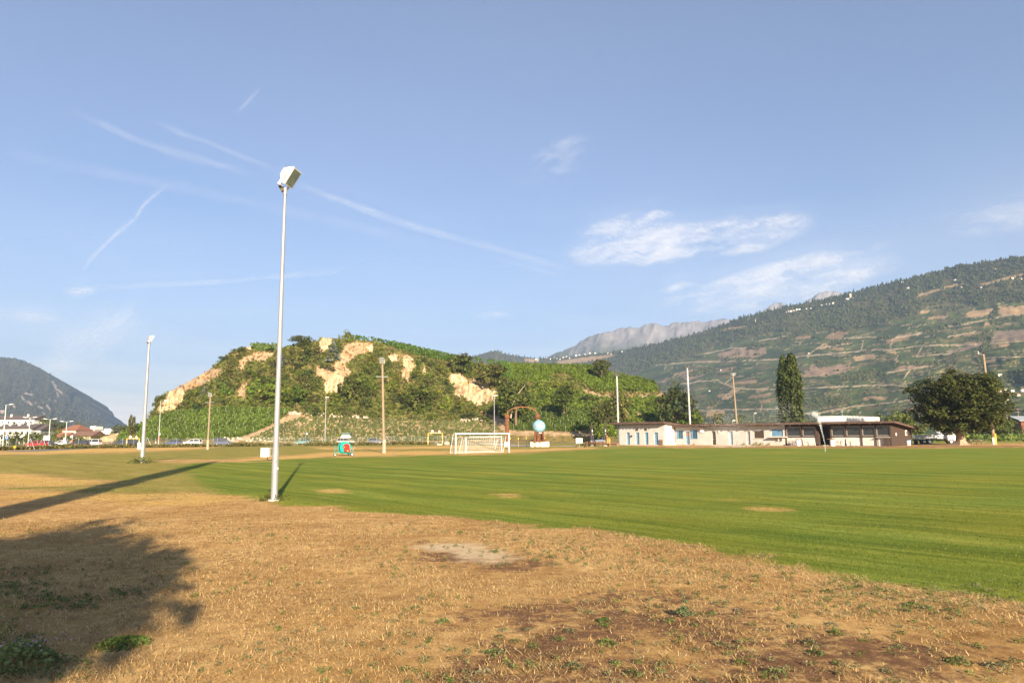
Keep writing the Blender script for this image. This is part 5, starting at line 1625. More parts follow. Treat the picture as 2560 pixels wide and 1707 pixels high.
MB().box((0, -.1, zat(398, 1095, 167)), (.22, .2, .6)).build('box', REDP, bn)
MB().box((0, -.12, zat(398, 1085, 167)), (.28, .06, .5)).build('plate', mat('pale_plate', (0.55, 0.6, 0.58)), bn)
wb = thing('white_cabinet', 'white electrical cabinet just left of the second floodlight pole', 'cabinet', place(349, 128))
MB().box((0, 0, .55), (.58, .35, 1.1)).build('cabinet', WHITE, wb)
MB().box((0, 0, 1.12), (.64, .4, .05)).build('lid', CONC, wb)
def height_gate(label, px0, px1, D, py_top):
    a = Vector(place(px0, D)); w = P(px1, 1110, D).x - a.x; H = zat(px0, py_top, D)
    t = thing('height_barrier', label, 'barrier', a)
    for x in (0, w):
        p_ = MB().cyl((x, 0, -.1), (x, 0, H), .09, n=8).build('post', YEL, t)
        for z in (0.35, 1.05):
            MB().cyl((x, 0, z * H / 2), (x, 0, z * H / 2 + .3), .095, n=8).build('white_band', WHITE, p_)
    bar = MB().cyl((.09, 0, H), (w - .09, 0, H), .09, n=8).build('crossbar', YEL, t)
    for i in range(3):
        x = w * (0.2 + 0.28 * i)
        MB().cyl((x, 0, H), (x + .35, 0, H), .096, n=8).build('white_band', WHITE, bar)
    d = disc(MB(), w * .3, -.1, H + .35, .36).build('round_sign', SIGNR, t)
    disc(MB(), w * .3, -.14, H + .35, .28).build('sign_face', WHITE, d)
    w2 = MB().prism([(w * .78 - .42, H + .08), (w * .78 + .42, H + .08), (w * .78, H + .82)], -.13, -.1).build('warning_sign', SIGNR, t)
    MB().prism([(w * .78 - .26, H + .16), (w * .78 + .26, H + .16), (w * .78, H + .62)], -.15, -.132).build('sign_face', WHITE, w2)
    return t
height_gate('yellow height-limit frame with two signs beside the dark cars', 316.5, 347.5, 162, 1096)
height_gate('yellow height-limit frame with two signs left of the goals', 1070, 1106, 166, 1082)
sb = thing('stone_block', 'pale flat kerb stone under the right yellow frame', 'kerb stone', place(1099, 160))
MB().box((0, 0, .12), (1.0, .5, .25), 0, 0, 0, .95).build('block', CONC, sb)
bd = thing('boulder', 'rounded grey boulder right of the yellow frame beside the goals', 'boulder', place(1117, 158))
MB().sph((0, 0, .3), .7, 12, 8, (1, .8, .75)).build('stone', mat('boulder_stone', (0.42, 0.36, 0.29), bump=.08), bd, True)
ip = thing('info_plate', 'small grey sign plate on a post behind the young vines', 'sign', place(764, 180))
MB().cyl((0, 0, -.1), (0, 0, 3.2), .05, n=6).build('post', GALV, ip)
MB().box((.25, -.06, 2.75), (.55, .04, .5)).build('plate', GREYP, ip)
# ================================================================== GLOBE SCULPTURE
gs = G(1348, 1116.5)
DS = gs.y; ks = DS / F
GLOBEB = mat('globe_blue', (0.22, 0.42, 0.52), (0.17, 0.35, 0.45), scale=1.6, rough=0.45, spec=0.4)
sc = thing('globe_sculpture', 'pale blue globe painted with an orange horse on rusty legs', 'sculpture', (gs.x, gs.y, 0))
blk_h = zat(1348, 1103.5, DS)
for i, (a, b) in enumerate(((-23, -11.5), (-11, 2.2), (2.7, 24.5))):
    if i < 2:
        cxx = (a + b) / 2 * ks; r = (b - a) / 2 * ks
        MB().cyl((cxx, 0, -.1), (cxx, 0, blk_h), r, n=16).build('concrete_drum', CONC, sc, True)
    else:
        MB().box(((a + b) / 2 * ks, 0.1, blk_h / 2), ((b - a) * ks, 1.1, blk_h)).build('concrete_block', CONC, sc)
MB().box((-9 * ks, 0.95, blk_h / 2 - .05), (28 * ks, .7, blk_h - .1)).build('concrete_block', CONC, sc)
R_ = 16 * ks
zg = zat(1348, 1066, DS)
legs = [(-9.5, -.3), (-2.5, -.5), (5.0, .4), (10, -.2)]
for lx, ly in legs:
    x = lx * ks
    b = MB().tube([(x * 1.25, ly * 1.3, blk_h), (x * 1.1, ly * 1.1, blk_h + .35), (x, ly, blk_h + .8), (x * .9, ly * .8, zg - R_ * .75)], 0.30 if abs(lx) < 4 else 0.2, 9, 0.2)
    for q in range(5):
        b.box((x * (1.25 - q * .06) + random.uniform(-.15, .15), ly + random.uniform(-.2, .1), blk_h + .15 + q * .28), (.3, .25, .2), random.uniform(0, 3), .3, .3)
    b.build('leg', RUST, sc, True)
fb = MB()
for lx in (-13, -10, -5, -1, 3, 8, 12):
    fb.box((lx * ks, -.5, blk_h + .09), (.4, .5, .18), random.uniform(-.5, .5))
fb.build('claws', RUST, sc)
gl = MB().sph((0, 0, zg), R_, 40, 26).cyl((-.02, 0, zg + R_ * .97), (-.02, 0, zg + R_ * 1.08), R_ * .2, R_ * .04, 12).build('globe', GLOBEB, sc, True)
MB().cyl((0, 0, zg - R_ * 1.06), (0, 0, zg - R_ * .93), R_ * .42, n=20).build('globe_ring', WHITE, sc)
def on_globe(pts, lift=0.012):
    out = []
    for u, v in pts:
        u, v = u * ks, v * ks
        d = math.sqrt(max(R_ * R_ - u * u - v * v, 0.01)) + lift
        out.append((u, -d, zg + v))
    return out
def painted(name, polys, m, parent):
    b = MB()
    for q in polys:
        b.add(on_globe(q), [tuple(range(len(q)))])
    return b.build(name, m, parent)
ORA = mat('horse_orange', (0.70, 0.20, 0.07), (0.6, 0.15, 0.05), rough=0.6)
painted('horse_picture', [[(-3, 2.5), (-1, 3.4), (3, 3.0), (6, 3.2), (9, 4.6), (9.6, 1.6), (9.2, -1), (6, -1.6), (2, -1.2), (-1, -1.6), (-3, -1)],
                          [(6.2, 3.0), (7.0, 7.0), (7.6, 9.3), (8.8, 8.6), (10.2, 7.8), (9.4, 7.0), (9.2, 4.2)],
                          [(7.8, -1.2), (9.2, -1), (9.0, -7), (8.2, -7)], [(2.8, -1.2), (4.2, -1.3), (5.5, -6.6), (4.8, -6.8)], [(-.6, -1.5), (1.2, -1.3), (.6, -6.6), (-.2, -6.6)], [(-2.8, 1.5), (-2.2, -1.0), (-3.2, -4.6), (-4.2, -3.8), (-3.8, 0)]], ORA, gl)
DKP = mat('globe_dark_print', (0.16, 0.13, 0.15), (0.24, 0.12, 0.10), scale=3, rough=0.7)
painted('figure_picture', [[(-13, 0), (-12, 5), (-10.4, 6), (-9, 3), (-6, -.5), (-8, -1.4), (-10, 0), (-11, -2.5), (-12.6, -2.6)], [(12.4, -3), (12.2, 3), (13.4, 5.6), (14.4, 3), (14.2, -2)],
                            [(-8, -10.2), (-6.6, -10.2), (-6.4, -8.6), (-7.6, -8.4)], [(1.6, -10.4), (3.4, -10.4), (3.2, -8.2), (1.8, -8.2)], [(9.4, -9.4), (10.6, -9.2), (10.4, -7.8), (9.5, -7.9)], [(-7, 9.8), (-5.8, 10.4), (-5.4, 9.4)], [(2.6, 8.6), (3.8, 9.3), (4, 8)], [(-4, 5), (-2.8, 5.6), (-3, 4.6)]], DKP, gl)
# the rusty arch with two ball-headed pillars behind
DA = DS + 3.2
ar = thing('rusty_arch', 'rusty iron arch joining two ball-headed pillars behind the globe', 'sculpture', (P(1268, 1110, DA).x, DA, 0), 0)
wA = P(1344, 1041, DA).x - P(1268, 1041, DA).x
for i, px in enumerate((1268, 1344)):
    x = wA * i
    zt = zat(px, 1047, DA)
    b = MB()
    n = 9
    for k in range(n):
        z0 = .6 + (zt - .6) * k / n; z1 = .6 + (zt - .6) * (k + 1) / n
        r = (5.4 + random.uniform(-.6, .6)) * ks
        b.cyl((x + random.uniform(-.03, .03), 0, z0), (x, 0, z1 + .02), r, r * random.uniform(.9, 1.1), 10)
    b.build('pillar', RUST, ar)
    MB().sph((x, 0, zat(px, 1041, DA)), 7 * ks, 20, 14).build('ball_head', RUST, ar, True)
    MB().box((x, 0, .38), (13.5 * ks, 1.0, .95)).build('concrete_base', CONC, ar)
za = zat(1306, 1017, DA); zb_ = zat(1270, 1036, DA)
pts = [(wA * (0.5 - 0.5 * math.cos(math.pi * k / 20)), 0, zb_ + (za - zb_) * math.sin(math.pi * k / 20)) for k in range(21)]
MB().tube(pts, 0.075, 7).build('arch', mat('arch_rust', (0.34, 0.13, 0.055), (0.2, 0.08, 0.04), scale=4), ar, True)
# ---- rail fence behind
rf = thing('rail_fence', 'low wooden rail fence with yellow-topped posts behind the arch', 'fence', place(1276, 128))
for i, px in enumerate((1276, 1296, 1316, 1330, 1362)):
    x = P(px, 1110, 128).x - P(1276, 1110, 128).x
    p_ = MB().box((x, 0, .65), (.12, .12, 1.4)).build('rail_post', BROWN if i % 2 == 0 else WOOD, rf)
    MB().box((x, 0, 1.45), (.125, .125, .25)).build('post_cap', YEL, p_)
w_ = P(1362, 1110, 128).x - P(1276, 1110, 128).x
MB().box((w_ / 2, -.1, 1.05), (w_ + .5, .06, .14)).build('rail', BROWN, rf)
MB().box((w_ / 2, -.1, .55), (w_ + .5, .06, .10)).build('rail', BROWN, rf)

# ================================================================== TABLES, PARASOLS AND SMALL THINGS LEFT OF THE CLUBHOUSE
DT = 131.0
wp = thing('white_crate', 'blank white board box on the grass left of the parasols', 'box', place(1448, DT))
kt = DT / F
MB().box((0, 0, zat(1448, 1101.5, DT)), (16 * kt, .12, 12.5 * kt)).build('front_panel', WHITE, wp)
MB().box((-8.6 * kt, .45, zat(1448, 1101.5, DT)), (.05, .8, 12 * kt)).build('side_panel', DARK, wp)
SHRUB_SM = crown('weed_leaves', .9, 1.0, 0.0, (0.07, 0.085, 0.03), 12, 26, .2, .5, 'dome')
for lab, px, s in (('dark weedy bush right of the white board box', 1475, 1.3), ('small green bush in front of the white board box', 1452, .7)):
    tree('low_bush', lab, 'bush', Vector(place(px, DT - .8)), SHRUB_SM, SHRUB_TRUNK, 1.0, s)
def parasol(label, px, py_top, D):
    t = thing('parasol', label, 'parasol', place(px, D))
    H = zat(px, py_top, D)
    MB().cyl((0, 0, 0), (0, 0, H), .045, n=8).build('pole', ALU, t)
    b = MB(); n = 14
    prof = [(H - .05, .05), (H - .7, .20), (H - 1.6, .25), (H - 1.75, .20), (H - 2.0, .25), (H - 2.6, .33), (H - 2.95, .26)]
    vs = []; fs = []
    for z, r in prof:
        for i in range(n):
            a = 6.28319 * i / n
            rr = r * (1 + (.16 if i % 2 else -.12))
            vs.append((rr * math.cos(a), rr * math.sin(a), z))
    for k in range(len(prof) - 1):
        for i in range(n):
            fs.append((k * n + i, k * n + (i + 1) % n, (k + 1) * n + (i + 1) % n, (k + 1) * n + i))
    fs += [tuple(range(n)), tuple(range(len(prof) * n - 1, (len(prof) - 1) * n - 1, -1))]
    b.add(vs, fs).build('closed_canopy', mat('black_canvas', (0.055, 0.045, 0.042), (0.03, 0.026, 0.025), scale=4), t)
    MB().box((.08, -.245, H - 1.35), (.13, .02, .42)).box((.1, -.26, H - 1.95), (.1, .02, .12)).build('white_print', WHITE, t)
    MB().cyl((0, 0, -.05), (0, 0, .12), .4, n=12).build('foot', CONC, t)
parasol('closed black parasol, the left of the two at the picnic tables', 1480, 1058, 128)
parasol('closed black parasol, the right of the two at the picnic tables', 1513, 1057, 126.5)
def picnic(label, px, D, rz=0.0, L_=2.0, m=None):
    t = thing('picnic_table', label, 'picnic table', place(px, D), rz)
    m = m or mat('picnic_wood', (0.30, 0.13, 0.065), (0.17, 0.075, 0.04), scale=3, rough=.8, stretch=(.5, 5, 5))
    for i in range(5):
        MB().box((0, -.32 + .16 * i, .76), (L_, .145, .04)).build('table_plank', m, t)
    for sd in (-1, 1):
        for j in range(2):
            MB().box((0, sd * (.68 + .15 * j), .45), (L_, .135, .04)).build('bench_plank', m, t)
        x = sd * L_ * .36
        b = MB().box((x, -.45, .36), (.09, .09, .95), 0, -.5).box((x, .45, .36), (.09, .09, .95), 0, .5).box((x, 0, .42), (.07, 1.55, .09)).box((x, 0, .70), (.07, .75, .08))
        b.build('trestle', m, t)
    return t
picnic('brown picnic table under the left parasol', 1479, 127, .05, 2.3)
picnic('brown picnic table between the two parasols', 1497, 128.5, .1, 2.3)
picnic('brown picnic table under the right parasol', 1514, 125.5, -.1, 2.3)
bn = thing('bench', 'low brown bench between the picnic tables and the clubhouse corner', 'bench', place(1532, 127))
for j in range(2):
    MB().box((0, -.1 + .2 * j, .46), (2.4, .18, .05)).build('seat_plank', MATS['picnic_wood'], bn)
for sd in (-.85, .85):
    MB().box((sd, 0, .21), (.4, .32, .42)).build('support', MATS['picnic_wood'], bn)
for i, (px, h) in enumerate(((1518, 1.9), (1522.5, 1.5), (1525, 1.2))):
    mp = thing('marker_post', ['tall yellow marker post right of the right parasol', 'middle yellow marker post right of the right parasol', 'short orange marker post right of the right parasol'][i], 'post', place(px, 138))
    MB().cyl((0, 0, -.1), (0, 0, h), .06, n=6).build('post', YEL, mp)
fp = thing('fence_post', 'pale stake below the young tree behind the tables', 'post', place(1527.5, 146))
MB().cyl((0, 0, -.1), (0, 0, 1.5), .07, n=6).build('post', CONC, fp)
# ---- wheeled sprinkler cart on the lawn
gc = G(1452, 1119)
ct = thing('sprinkler_cart', 'thin wheeled sprinkler cart on the lawn in front of the white board box', 'sprinkler', (gc.x, gc.y, 0))
kc = gc.y / F
for sd in (-11.5, 9.5):
    w = MB().cyl((sd * kc - .05, 0, .2), (sd * kc + .05, 0, .2), .2, n=16).build('wheel', RUBBER, ct)
    MB().cyl((sd * kc - .06, 0, .2), (sd * kc + .06, 0, .2), .1, n=10).build('rim', WHITE, w)
THIN = mat('dull_steel', (0.40, 0.34, 0.24), (0.3, 0.25, 0.18), rough=.6)
b = MB().cyl((-11.5 * kc, 0, .2), (9.5 * kc, 0, .2), .02, n=6)
for sd in (-11.5, 9.5):
    b.tube([(sd * kc, 0, .2), (sd * kc, 0, .75), (-3 * kc, 0, .62)], .018, 5)
b.tube([(-3 * kc, 0, .1), (-3 * kc, 0, 1.2)], .03, 6)
b.build('frame', THIN, ct)
MB().cyl((-3 * kc, 0, .6), (-3 * kc, 0, .95), .11, .05, 8).cyl((-3 * kc, 0, 1.2), (-3 * kc + .3, -.1, 1.38), .03, n=6).build('sprinkler_head', BRASS, ct)

# ================================================================== CLUBHOUSE
D0 = 140.0
O = P(1548.5, 1111, D0); O.z = 0
EX = Vector((math.sqrt(.5), -math.sqrt(.5), 0)); EY = Vector((math.sqrt(.5), math.sqrt(.5), 0))
def ch_px(s, d): return proj([tuple(O + EX * s + EY * d + Vector((0, 0, 1.2)))])[0][0, 0]
def bis(f, lo, hi):
    for _ in range(50):
        m_ = (lo + hi) / 2
        if f(m_) < 0: lo = m_
        else: hi = m_
    return (lo + hi) / 2
def ch_s(px, d=0.0): return bis(lambda s: ch_px(s, d) - px, -15, 75)
def ch_d(px, s): return bis(lambda d: ch_px(s, d) - px, -2, 30)
def ch_z(px, py, s, d):
    y = (O + EX * s + EY * d).y
    return zat(px, py, y)
club = thing('clubhouse', 'long low white clubhouse with brown roof beside the pitch', 'building', O, math.radians(-45))
sA = ch_s(1662); dB = ch_d(1687, sA)
sW = ch_s(1964, dB); sE = ch_s(2229.5, dB)
dE = ch_d(2279, sE)
zL = ch_z(1600, 1060.5, ch_s(1600), 0)          # wall top of the left wing
zM = ch_z(1800, 1065, ch_s(1800, dB), dB)       # wall top of the main part
TH = 0.30
def wall_run(name, s0, s1, d, z1, holes, m, parent, z0=0.0):
    """front wall along the facade with real openings; the pieces butt against each other"""
    b = MB()
    x = s0
    for a, c_, zb, zt in sorted(holes):
        if a > x: b.box(((x + a) / 2, d + TH / 2, (z0 + z1) / 2), (a - x, TH, z1 - z0))
        if zb > z0: b.box(((a + c_) / 2, d + TH / 2, (z0 + zb) / 2), (c_ - a, TH, zb - z0))
        if zt < z1: b.box(((a + c_) / 2, d + TH / 2, (zt + z1) / 2), (c_ - a, TH, z1 - zt))
        x = c_
    if s1 > x: b.box(((x + s1) / 2, d + TH / 2, (z0 + z1) / 2), (s1 - x, TH, z1 - z0))
    return b.build(name, m, parent)
def hole(px0, px1, py0, py1, d, full=False):
    a, c_ = ch_s(px0, d), ch_s(px1, d)
    zt = ch_z((px0 + px1) / 2, py0, (a + c_) / 2, d); zb = 0.0 if full else ch_z((px0 + px1) / 2, py1, (a + c_) / 2, d)
    return (a, c_, zb, zt)
def door(h, d, m, parent, sign=False):
    a, c_, zb, zt = h
    o = MB().box(((a + c_) / 2, d + TH - .05, (zb + zt) / 2 + .02), (c_ - a - .01, .06, zt - zb - .06)).build('door', m, parent)
    MB().box((a + .14, d + TH - .10, 1.05), (.05, .05, .14)).build('handle', ALU, o)
    MB().box(((a + c_) / 2, d + TH / 2, .03), (c_ - a - .005, TH + .3, .06)).build('threshold', CONC, o)
    return o
# left wing
doorsL = [hole(a, b_, 1080.8, 1110, 0, True) for a, b_ in ((1566.0, 1574.3), (1589.0, 1598.2), (1611.6, 1620.6), (1635.6, 1645.0))]
smallL = [hole(1589.5, 1596, 1070.6, 1077, 0), hole(1611.8, 1618.2, 1070.2, 1076.6, 0)]
holesL = doorsL
hl = []
wall_run('wall', 0, sA, 0, zL, doorsL, PLASTER, club)
for h in doorsL: door(h, 0, BLUEP, club)
for a, c_, zb, zt in smallL:
    w = MB().box(((a + c_) / 2, -.03, (zb + zt) / 2), (c_ - a, .05, zt - zb)).build('vent_window', mat('window_brown', (0.20, 0.14, 0.11)), club)
    MB().box(((a + c_) / 2, -.058, (zb + zt) / 2), (c_ - a - .16, .01, zt - zb - .16)).build('pane', GLASS, w)
MB().box(((smallL[0][1] + smallL[1][0]) / 2, -.02, smallL[0][3] - .12), (1.3, .04, .2)).build('air_grille', mat('grille_grey', (.45, .41, .36)), club)
a, c_, zb, zt = hole(1647, 1656.8, 1099, 1110, 0)
gr_ = MB().box(((a + c_) / 2, -.05, zt / 2 + .02), (c_ - a, .1, zt)).build('cellar_hatch', mat('hatch_brown', (0.22, 0.165, 0.13), bump=.01), club)
for k in range(5):
    MB().box(((a + c_) / 2, -.108, .12 + (zt - .2) * k / 5), (c_ - a - .1, .015, .06)).build('slat', BROWN, gr_)
MB().cyl((ch_s(1579), -.02, ch_z(1579, 1090, 2, 0)), (ch_s(1579), -.16, ch_z(1579, 1090, 2, 0)), .18, n=12).build('alarm_horn', BLACK, club)
# side and back walls
MB().box((.15, dB / 2 + 3, zL / 2), (.30, dB + 5.4, zL)).build('wall', PLASTER, club)
ret = MB().box((sA - .15, TH + (dB - TH) / 2, zL / 2 - .001), (.30, dB - TH, zL)).build('return_wall', mat('white_sunlit_plaster', (0.82, 0.78, 0.70), (0.74, 0.70, 0.62), scale=.8, rough=.9), club)  # sunlit brightness put into a paler plaster than the facade's
MB().box((sA + .03, dB * .5, zL * .34), (.06, dB * .74, zL * .17)).build('notice_board', mat('light_blue_board', (0.30, 0.50, 0.62)), club)
MB().box((sA + .03, dB * .5, zL * .66), (.06, dB * .52, zL * .18)).build('white_board', WHITE, club)
MB().box((sA + .25, dB * .5, .22), (.5, dB * .8, .44)).build('stone_ledge', CONC, club)
MB().cyl((sA + .12, dB - .12, 0), (sA + .12, dB - .12, zM), .05, n=8).build('downpipe', RUST, club)
MB().cyl((-.12, -.1, 0), (-.12, -.1, zL), .06, n=8).build('downpipe', CORR, club)
# main part
doors = [(hole(1714, 1724, 1078.5, 1109, dB, True), BLUEP), (hole(1780, 1789.6, 1078.5, 1109, dB, True), BROWN), (hole(1822, 1832, 1077.8, 1109, dB, True), mat('pale_blue_paint', (.33, .42, .50), (.25, .34, .42), rough=.6)), (hole(1866.3, 1875.5, 1077.2, 1109, dB, True), GREYP)]
wins = [hole(1693.5, 1707, 1077, 1095.5, dB), hole(1728.5, 1743, 1076.5, 1095.8, dB)]
shut = hole(1885.5, 1910, 1076.5, 1095.3, dB); serve = hole(1929, 1958, 1072.5, 1090.5, dB)
wall_run('wall', sA, sW, dB, zM, [h for h, _ in doors] + wins + [shut, serve], PLASTER, club)
for h, m in doors: door(h, dB, m, club)
MB().box(((doors[0][0][0] + doors[0][0][1]) / 2, dB + TH - .1, doors[0][0][3] - .5), (.7, .03, .4)).build('door_sign', mat('sign_rust', (.55, .16, .06)), club)
for a, c_, zb, zt in wins:
    w = MB().box(((a + c_) / 2, dB + .02, zt + .04), (c_ - a + .3, .1, .12)).box(((a + c_) / 2, dB + .02, zb - .04), (c_ - a + .3, .14, .12)).box((a - .05, dB + .02, (zb + zt) / 2), (.12, .1, zt - zb)).box((c_ + .05, dB + .02, (zb + zt) / 2), (.12, .1, zt - zb)).build('window_frame', BLUEP, club)
    MB().box((a + (c_ - a) * .16, dB - .06, (zb + zt) / 2), ((c_ - a) * .30, .05, zt - zb)).build('shutter', BLUEP, w)
    MB().box(((a + c_) / 2, dB + .2, (zb + zt) / 2), (c_ - a - .01, .03, zt - zb - .01)).build('pane', GLASS, w)
    b = MB()
    for k in range(5): b.cyl((a + (c_ - a) * (.35 + .13 * k), dB + .1, zb), (a + (c_ - a) * (.35 + .13 * k), dB + .1, zt), .018, n=5)
    b.build('window_bars', BLUEP, w)
a, c_, zb, zt = shut
w = MB().box(((a + c_) / 2, dB + .16, (zb + zt) / 2), (c_ - a - .01, .05, zt - zb - .01)).build('brown_shutter', BROWN, club)
for k in range(8): MB().box(((a + c_) / 2, dB + .125, zb + (zt - zb) * (k + .5) / 8), (c_ - a - .08, .02, (zt - zb) / 8 - .03)).build('slat', BROWN, w)
MB().box(((a + c_) / 2, dB - .04, zb - .05), (c_ - a + .2, .12, .08)).build('sill', CONC, club)
a, c_, zb, zt = serve
w = MB().box(((a + c_) / 2, dB + .16, (zb + zt) / 2), (c_ - a - .01, .05, zt - zb - .01)).build('serving_shutter', BLUEP, club)
for k in range(9): MB().box(((a + c_) / 2, dB + .125, zb + (zt - zb) * (k + .5) / 9), (c_ - a - .08, .02, (zt - zb) / 9 - .025)).build('slat', BLUEP, w)
a2, c2 = ch_s(1927.5, dB), ch_s(1969, dB)
ctn = MB().box(((a2 + c2) / 2, dB - .42, zb - .09), (c2 - a2, .9, .14)).build('serving_counter', CONC, club)
for k in (.5, .75): MB().box((a2 + (c2 - a2) * k, dB - .2, zb - .42), (.08, .4, .5)).build('counter_bracket', WHITE, ctn)
MB().box((ch_s(1756, dB), dB - .12, ch_z(1756, 1075, ch_s(1756, dB), dB)), (.7, .22, .75)).build('lamp_box', WHITE, club)
MB().box((ch_s(1798.5, dB), dB - .08, ch_z(1798, 1079, ch_s(1798, dB), dB)), (.35, .15, .55)).build('meter_box', PLASTER, club)
# timber and glass part
post_px = [1964.5, 2005.2, 2041, 2077.5, 2114.5, 2154.2, 2189.6, 2228.3]
zs = ch_z(2050, 1091, ch_s(2050, dB), dB)     # sill height
zh = ch_z(2050, 1065, ch_s(2050, dB), dB)
MB().box(((sW + sE) / 2, dB + .22, (zh + zM) / 2 + .02), (sE - sW - .01, .3, zM - zh)).build('head_beam', BROWN, club)
for px in post_px:
    s = ch_s(px, dB)
    MB().box((min(max(s, sW + .1), sE - .1), dB + .10, zh / 2), (.17, .34, zh)).build('timber_post', BROWN, club)
PANEL = mat('pale_panel', (0.60, 0.56, 0.50), (0.46, 0.43, 0.39), scale=1.2, rough=.8)
for i, (p0, p1) in enumerate(zip(post_px[:-1], post_px[1:])):
    a, c_ = ch_s(p0, dB) + .09, ch_s(p1, dB) - .09
    if i == 2:                          # the open bay
        MB().box(((a + c_) / 2, dB + 1.6, zh / 2), (c_ - a, .08, zh)).build('recess_back', DARK, club)  # shade inside the bay put into this near-black colour
        MB().box(((a + c_) / 2, dB + .9, .05), (c_ - a, 1.4, .1)).build('recess_step', CONC, club)
        for sd in (a + .04, c_ - .04): MB().box((sd, dB + .95, zh / 2), (.06, 1.3, zh)).build('recess_side', BROWN, club)
        continue
    MB().box(((a + c_) / 2, dB + .2, zs / 2 - .04), (c_ - a, .2, zs - .16)).build('lower_panel', PANEL, club)
    MB().box(((a + c_) / 2, dB + .12, zs - .04), (c_ - a, .3, .14)).build('sill_board', BROWN, club)
    w = MB().box(((a + c_) / 2, dB + .10, zh - .10), (c_ - a - .1, .07, .09)).box(((a + c_) / 2, dB + .10, zs + .12), (c_ - a - .1, .07, .09)).box((a + .09, dB + .10, (zs + zh) / 2), (.08, .07, zh - zs - .3)).box((c_ - .09, dB + .10, (zs + zh) / 2), (.08, .07, zh - zs - .3)).build('window_frame', mat('frame_grey', (.34, .31, .27), (.27, .25, .22)), club)
    MB().box(((a + c_) / 2, dB + .15, (zs + zh) / 2), (c_ - a - .1, .03, zh - zs - .1)).build('pane', GLASS, w)
a, c_ = ch_s(2192, dB), ch_s(2226, dB)
MB().box((a + (c_ - a) * .3, dB + .04, zs * .42), ((c_ - a) * .4, .08, zs * .84)).build('white_panel', PANEL, club)
MB().box((a + (c_ - a) * .74, dB - .15, zs * .4), ((c_ - a) * .36, .45, zs * .8)).build('wooden_cupboard', BROWN, club)
MB().box((a + (c_ - a) * .5, dB - .2, zs * .9), (c_ - a, .6, .07)).build('shelf', PANEL, club)
# gable wall at the right end: upright boards
zBk = zM - .75
nb = 22
for k in range(nb):
    y0 = dB + .3 + (dE - dB - .3) * k / nb; y1 = dB + .3 + (dE - dB - .3) * (k + 1) / nb
    zt = zM + (zBk - zM) * (y0 + y1 - 2 * dB) / 2 / (dE - dB)
    MB().box((sE - .08 + .012 * (k % 2), (y0 + y1) / 2, zt / 2), (.12, y1 - y0 - .015, zt)).build('board', BROWN, club)
dd = dE - dB
MB().box((sE + .01, dB + dd * .22, 1.75), (.05, .45, .45)).build('notice', PANEL, club)
w = MB().box((sE + .02, dB + dd * .72, 1.95), (.08, .62, .85)).build('gable_window', WHITE, club)
MB().box((sE + .065, dB + dd * .72, 1.95), (.02, .34, .55)).build('pane', GLASS, w)
MB().box((sE - 1.0, dE + .1, zBk / 2), (2, .2, zBk)).build('back_wall', BROWN, club)
MB().box(((sA + sE) / 2, dE - .35, zBk / 2 - .05), (sE - sA - .3, .2, zBk - .1)).build('back_wall', PLASTER, club)
# roofs
def roof(s0, s1, d0, d1, z0, z1, name, raf=.62):
    n = int((s1 - s0) / .11)
    S_ = np.linspace(s0, s1, n)
    wv = .025 * np.sin(S_ * 2 * np.pi / .44)
    v = []
    for dz in (0.0, -.03):
        for d, z in ((d0, z0), (d1, z1)):
            v.append(np.stack([S_, np.full(n, d), z + wv + dz], 1))
    v = np.concatenate(v)
    q = np.arange(n - 1)
    f = np.concatenate([np.stack([q, q + 1, n + q + 1, n + q], 1), np.stack([2 * n + q, 3 * n + q, 3 * n + q + 1, 2 * n + q + 1], 1), np.stack([q, 2 * n + q, 2 * n + q + 1, q + 1], 1)])
    ro = nobj(name, npmesh(name, v, f, ROOFB), club)
    MB().box(((s0 + s1) / 2, d0 + .10, z0 - .20), (s1 - s0 - .06, .06, .26)).build('fascia', ROOFB, ro)
    for s in (s0 + .05, s1 - .05):
        MB().add([(s - .03, d0 + .15, z0 - .33), (s + .03, d0 + .15, z0 - .33), (s + .03, d1, z1 - .33), (s - .03, d1, z1 - .33), (s - .03, d0 + .15, z0 - .06), (s + .03, d0 + .15, z0 - .06), (s + .03, d1, z1 - .06), (s - .03, d1, z1 - .06)], [(3, 2, 1, 0), (4, 5, 6, 7), (0, 1, 5, 4), (1, 2, 6, 5), (2, 3, 7, 6), (3, 0, 4, 7)]).build('bargeboard', ROOFB, ro)
    raft = MB().box((0, .62, -.38), (.10, 1.4, .15)).mesh('rafter', BROWN)
    k = int((s1 - s0 - .6) / raf)
    for i in range(k):
        nobj('rafter', raft, ro, (s0 + .35 + raf * i, d0, z0))
    MB().box(((s0 + s1) / 2, (d0 + d1) / 2 + .1, (z0 + z1) / 2 - .22), (s1 - s0 - .3, math.hypot(d1 - d0, z1 - z0) - .5, .05), 0, math.atan2(z1 - z0, d1 - d0)).build('ceiling_boards', BROWN, ro)
    return ro
roof(-1.3, sA + .75, -1.4, dB + 5.6, zL + .42, zL - .25, 'wing_roof', .85)
roof(sA + .80, sE + 1.0, dB - 1.45, dE + .9, zM + .42, zBk + .15, 'main_roof', 1.55)
MB().cyl((ch_s(1661), 0, zL + .4), (ch_s(1661), 0, zL + .95), .03, n=5).build('aerial', GALV, club)
MB().cyl((ch_s(1778, dB), dB + 1.5, zM + .2), (ch_s(1778, dB), dB + 1.5, zM + .75), .05, n=6).build('vent_pipe', GALV, club)
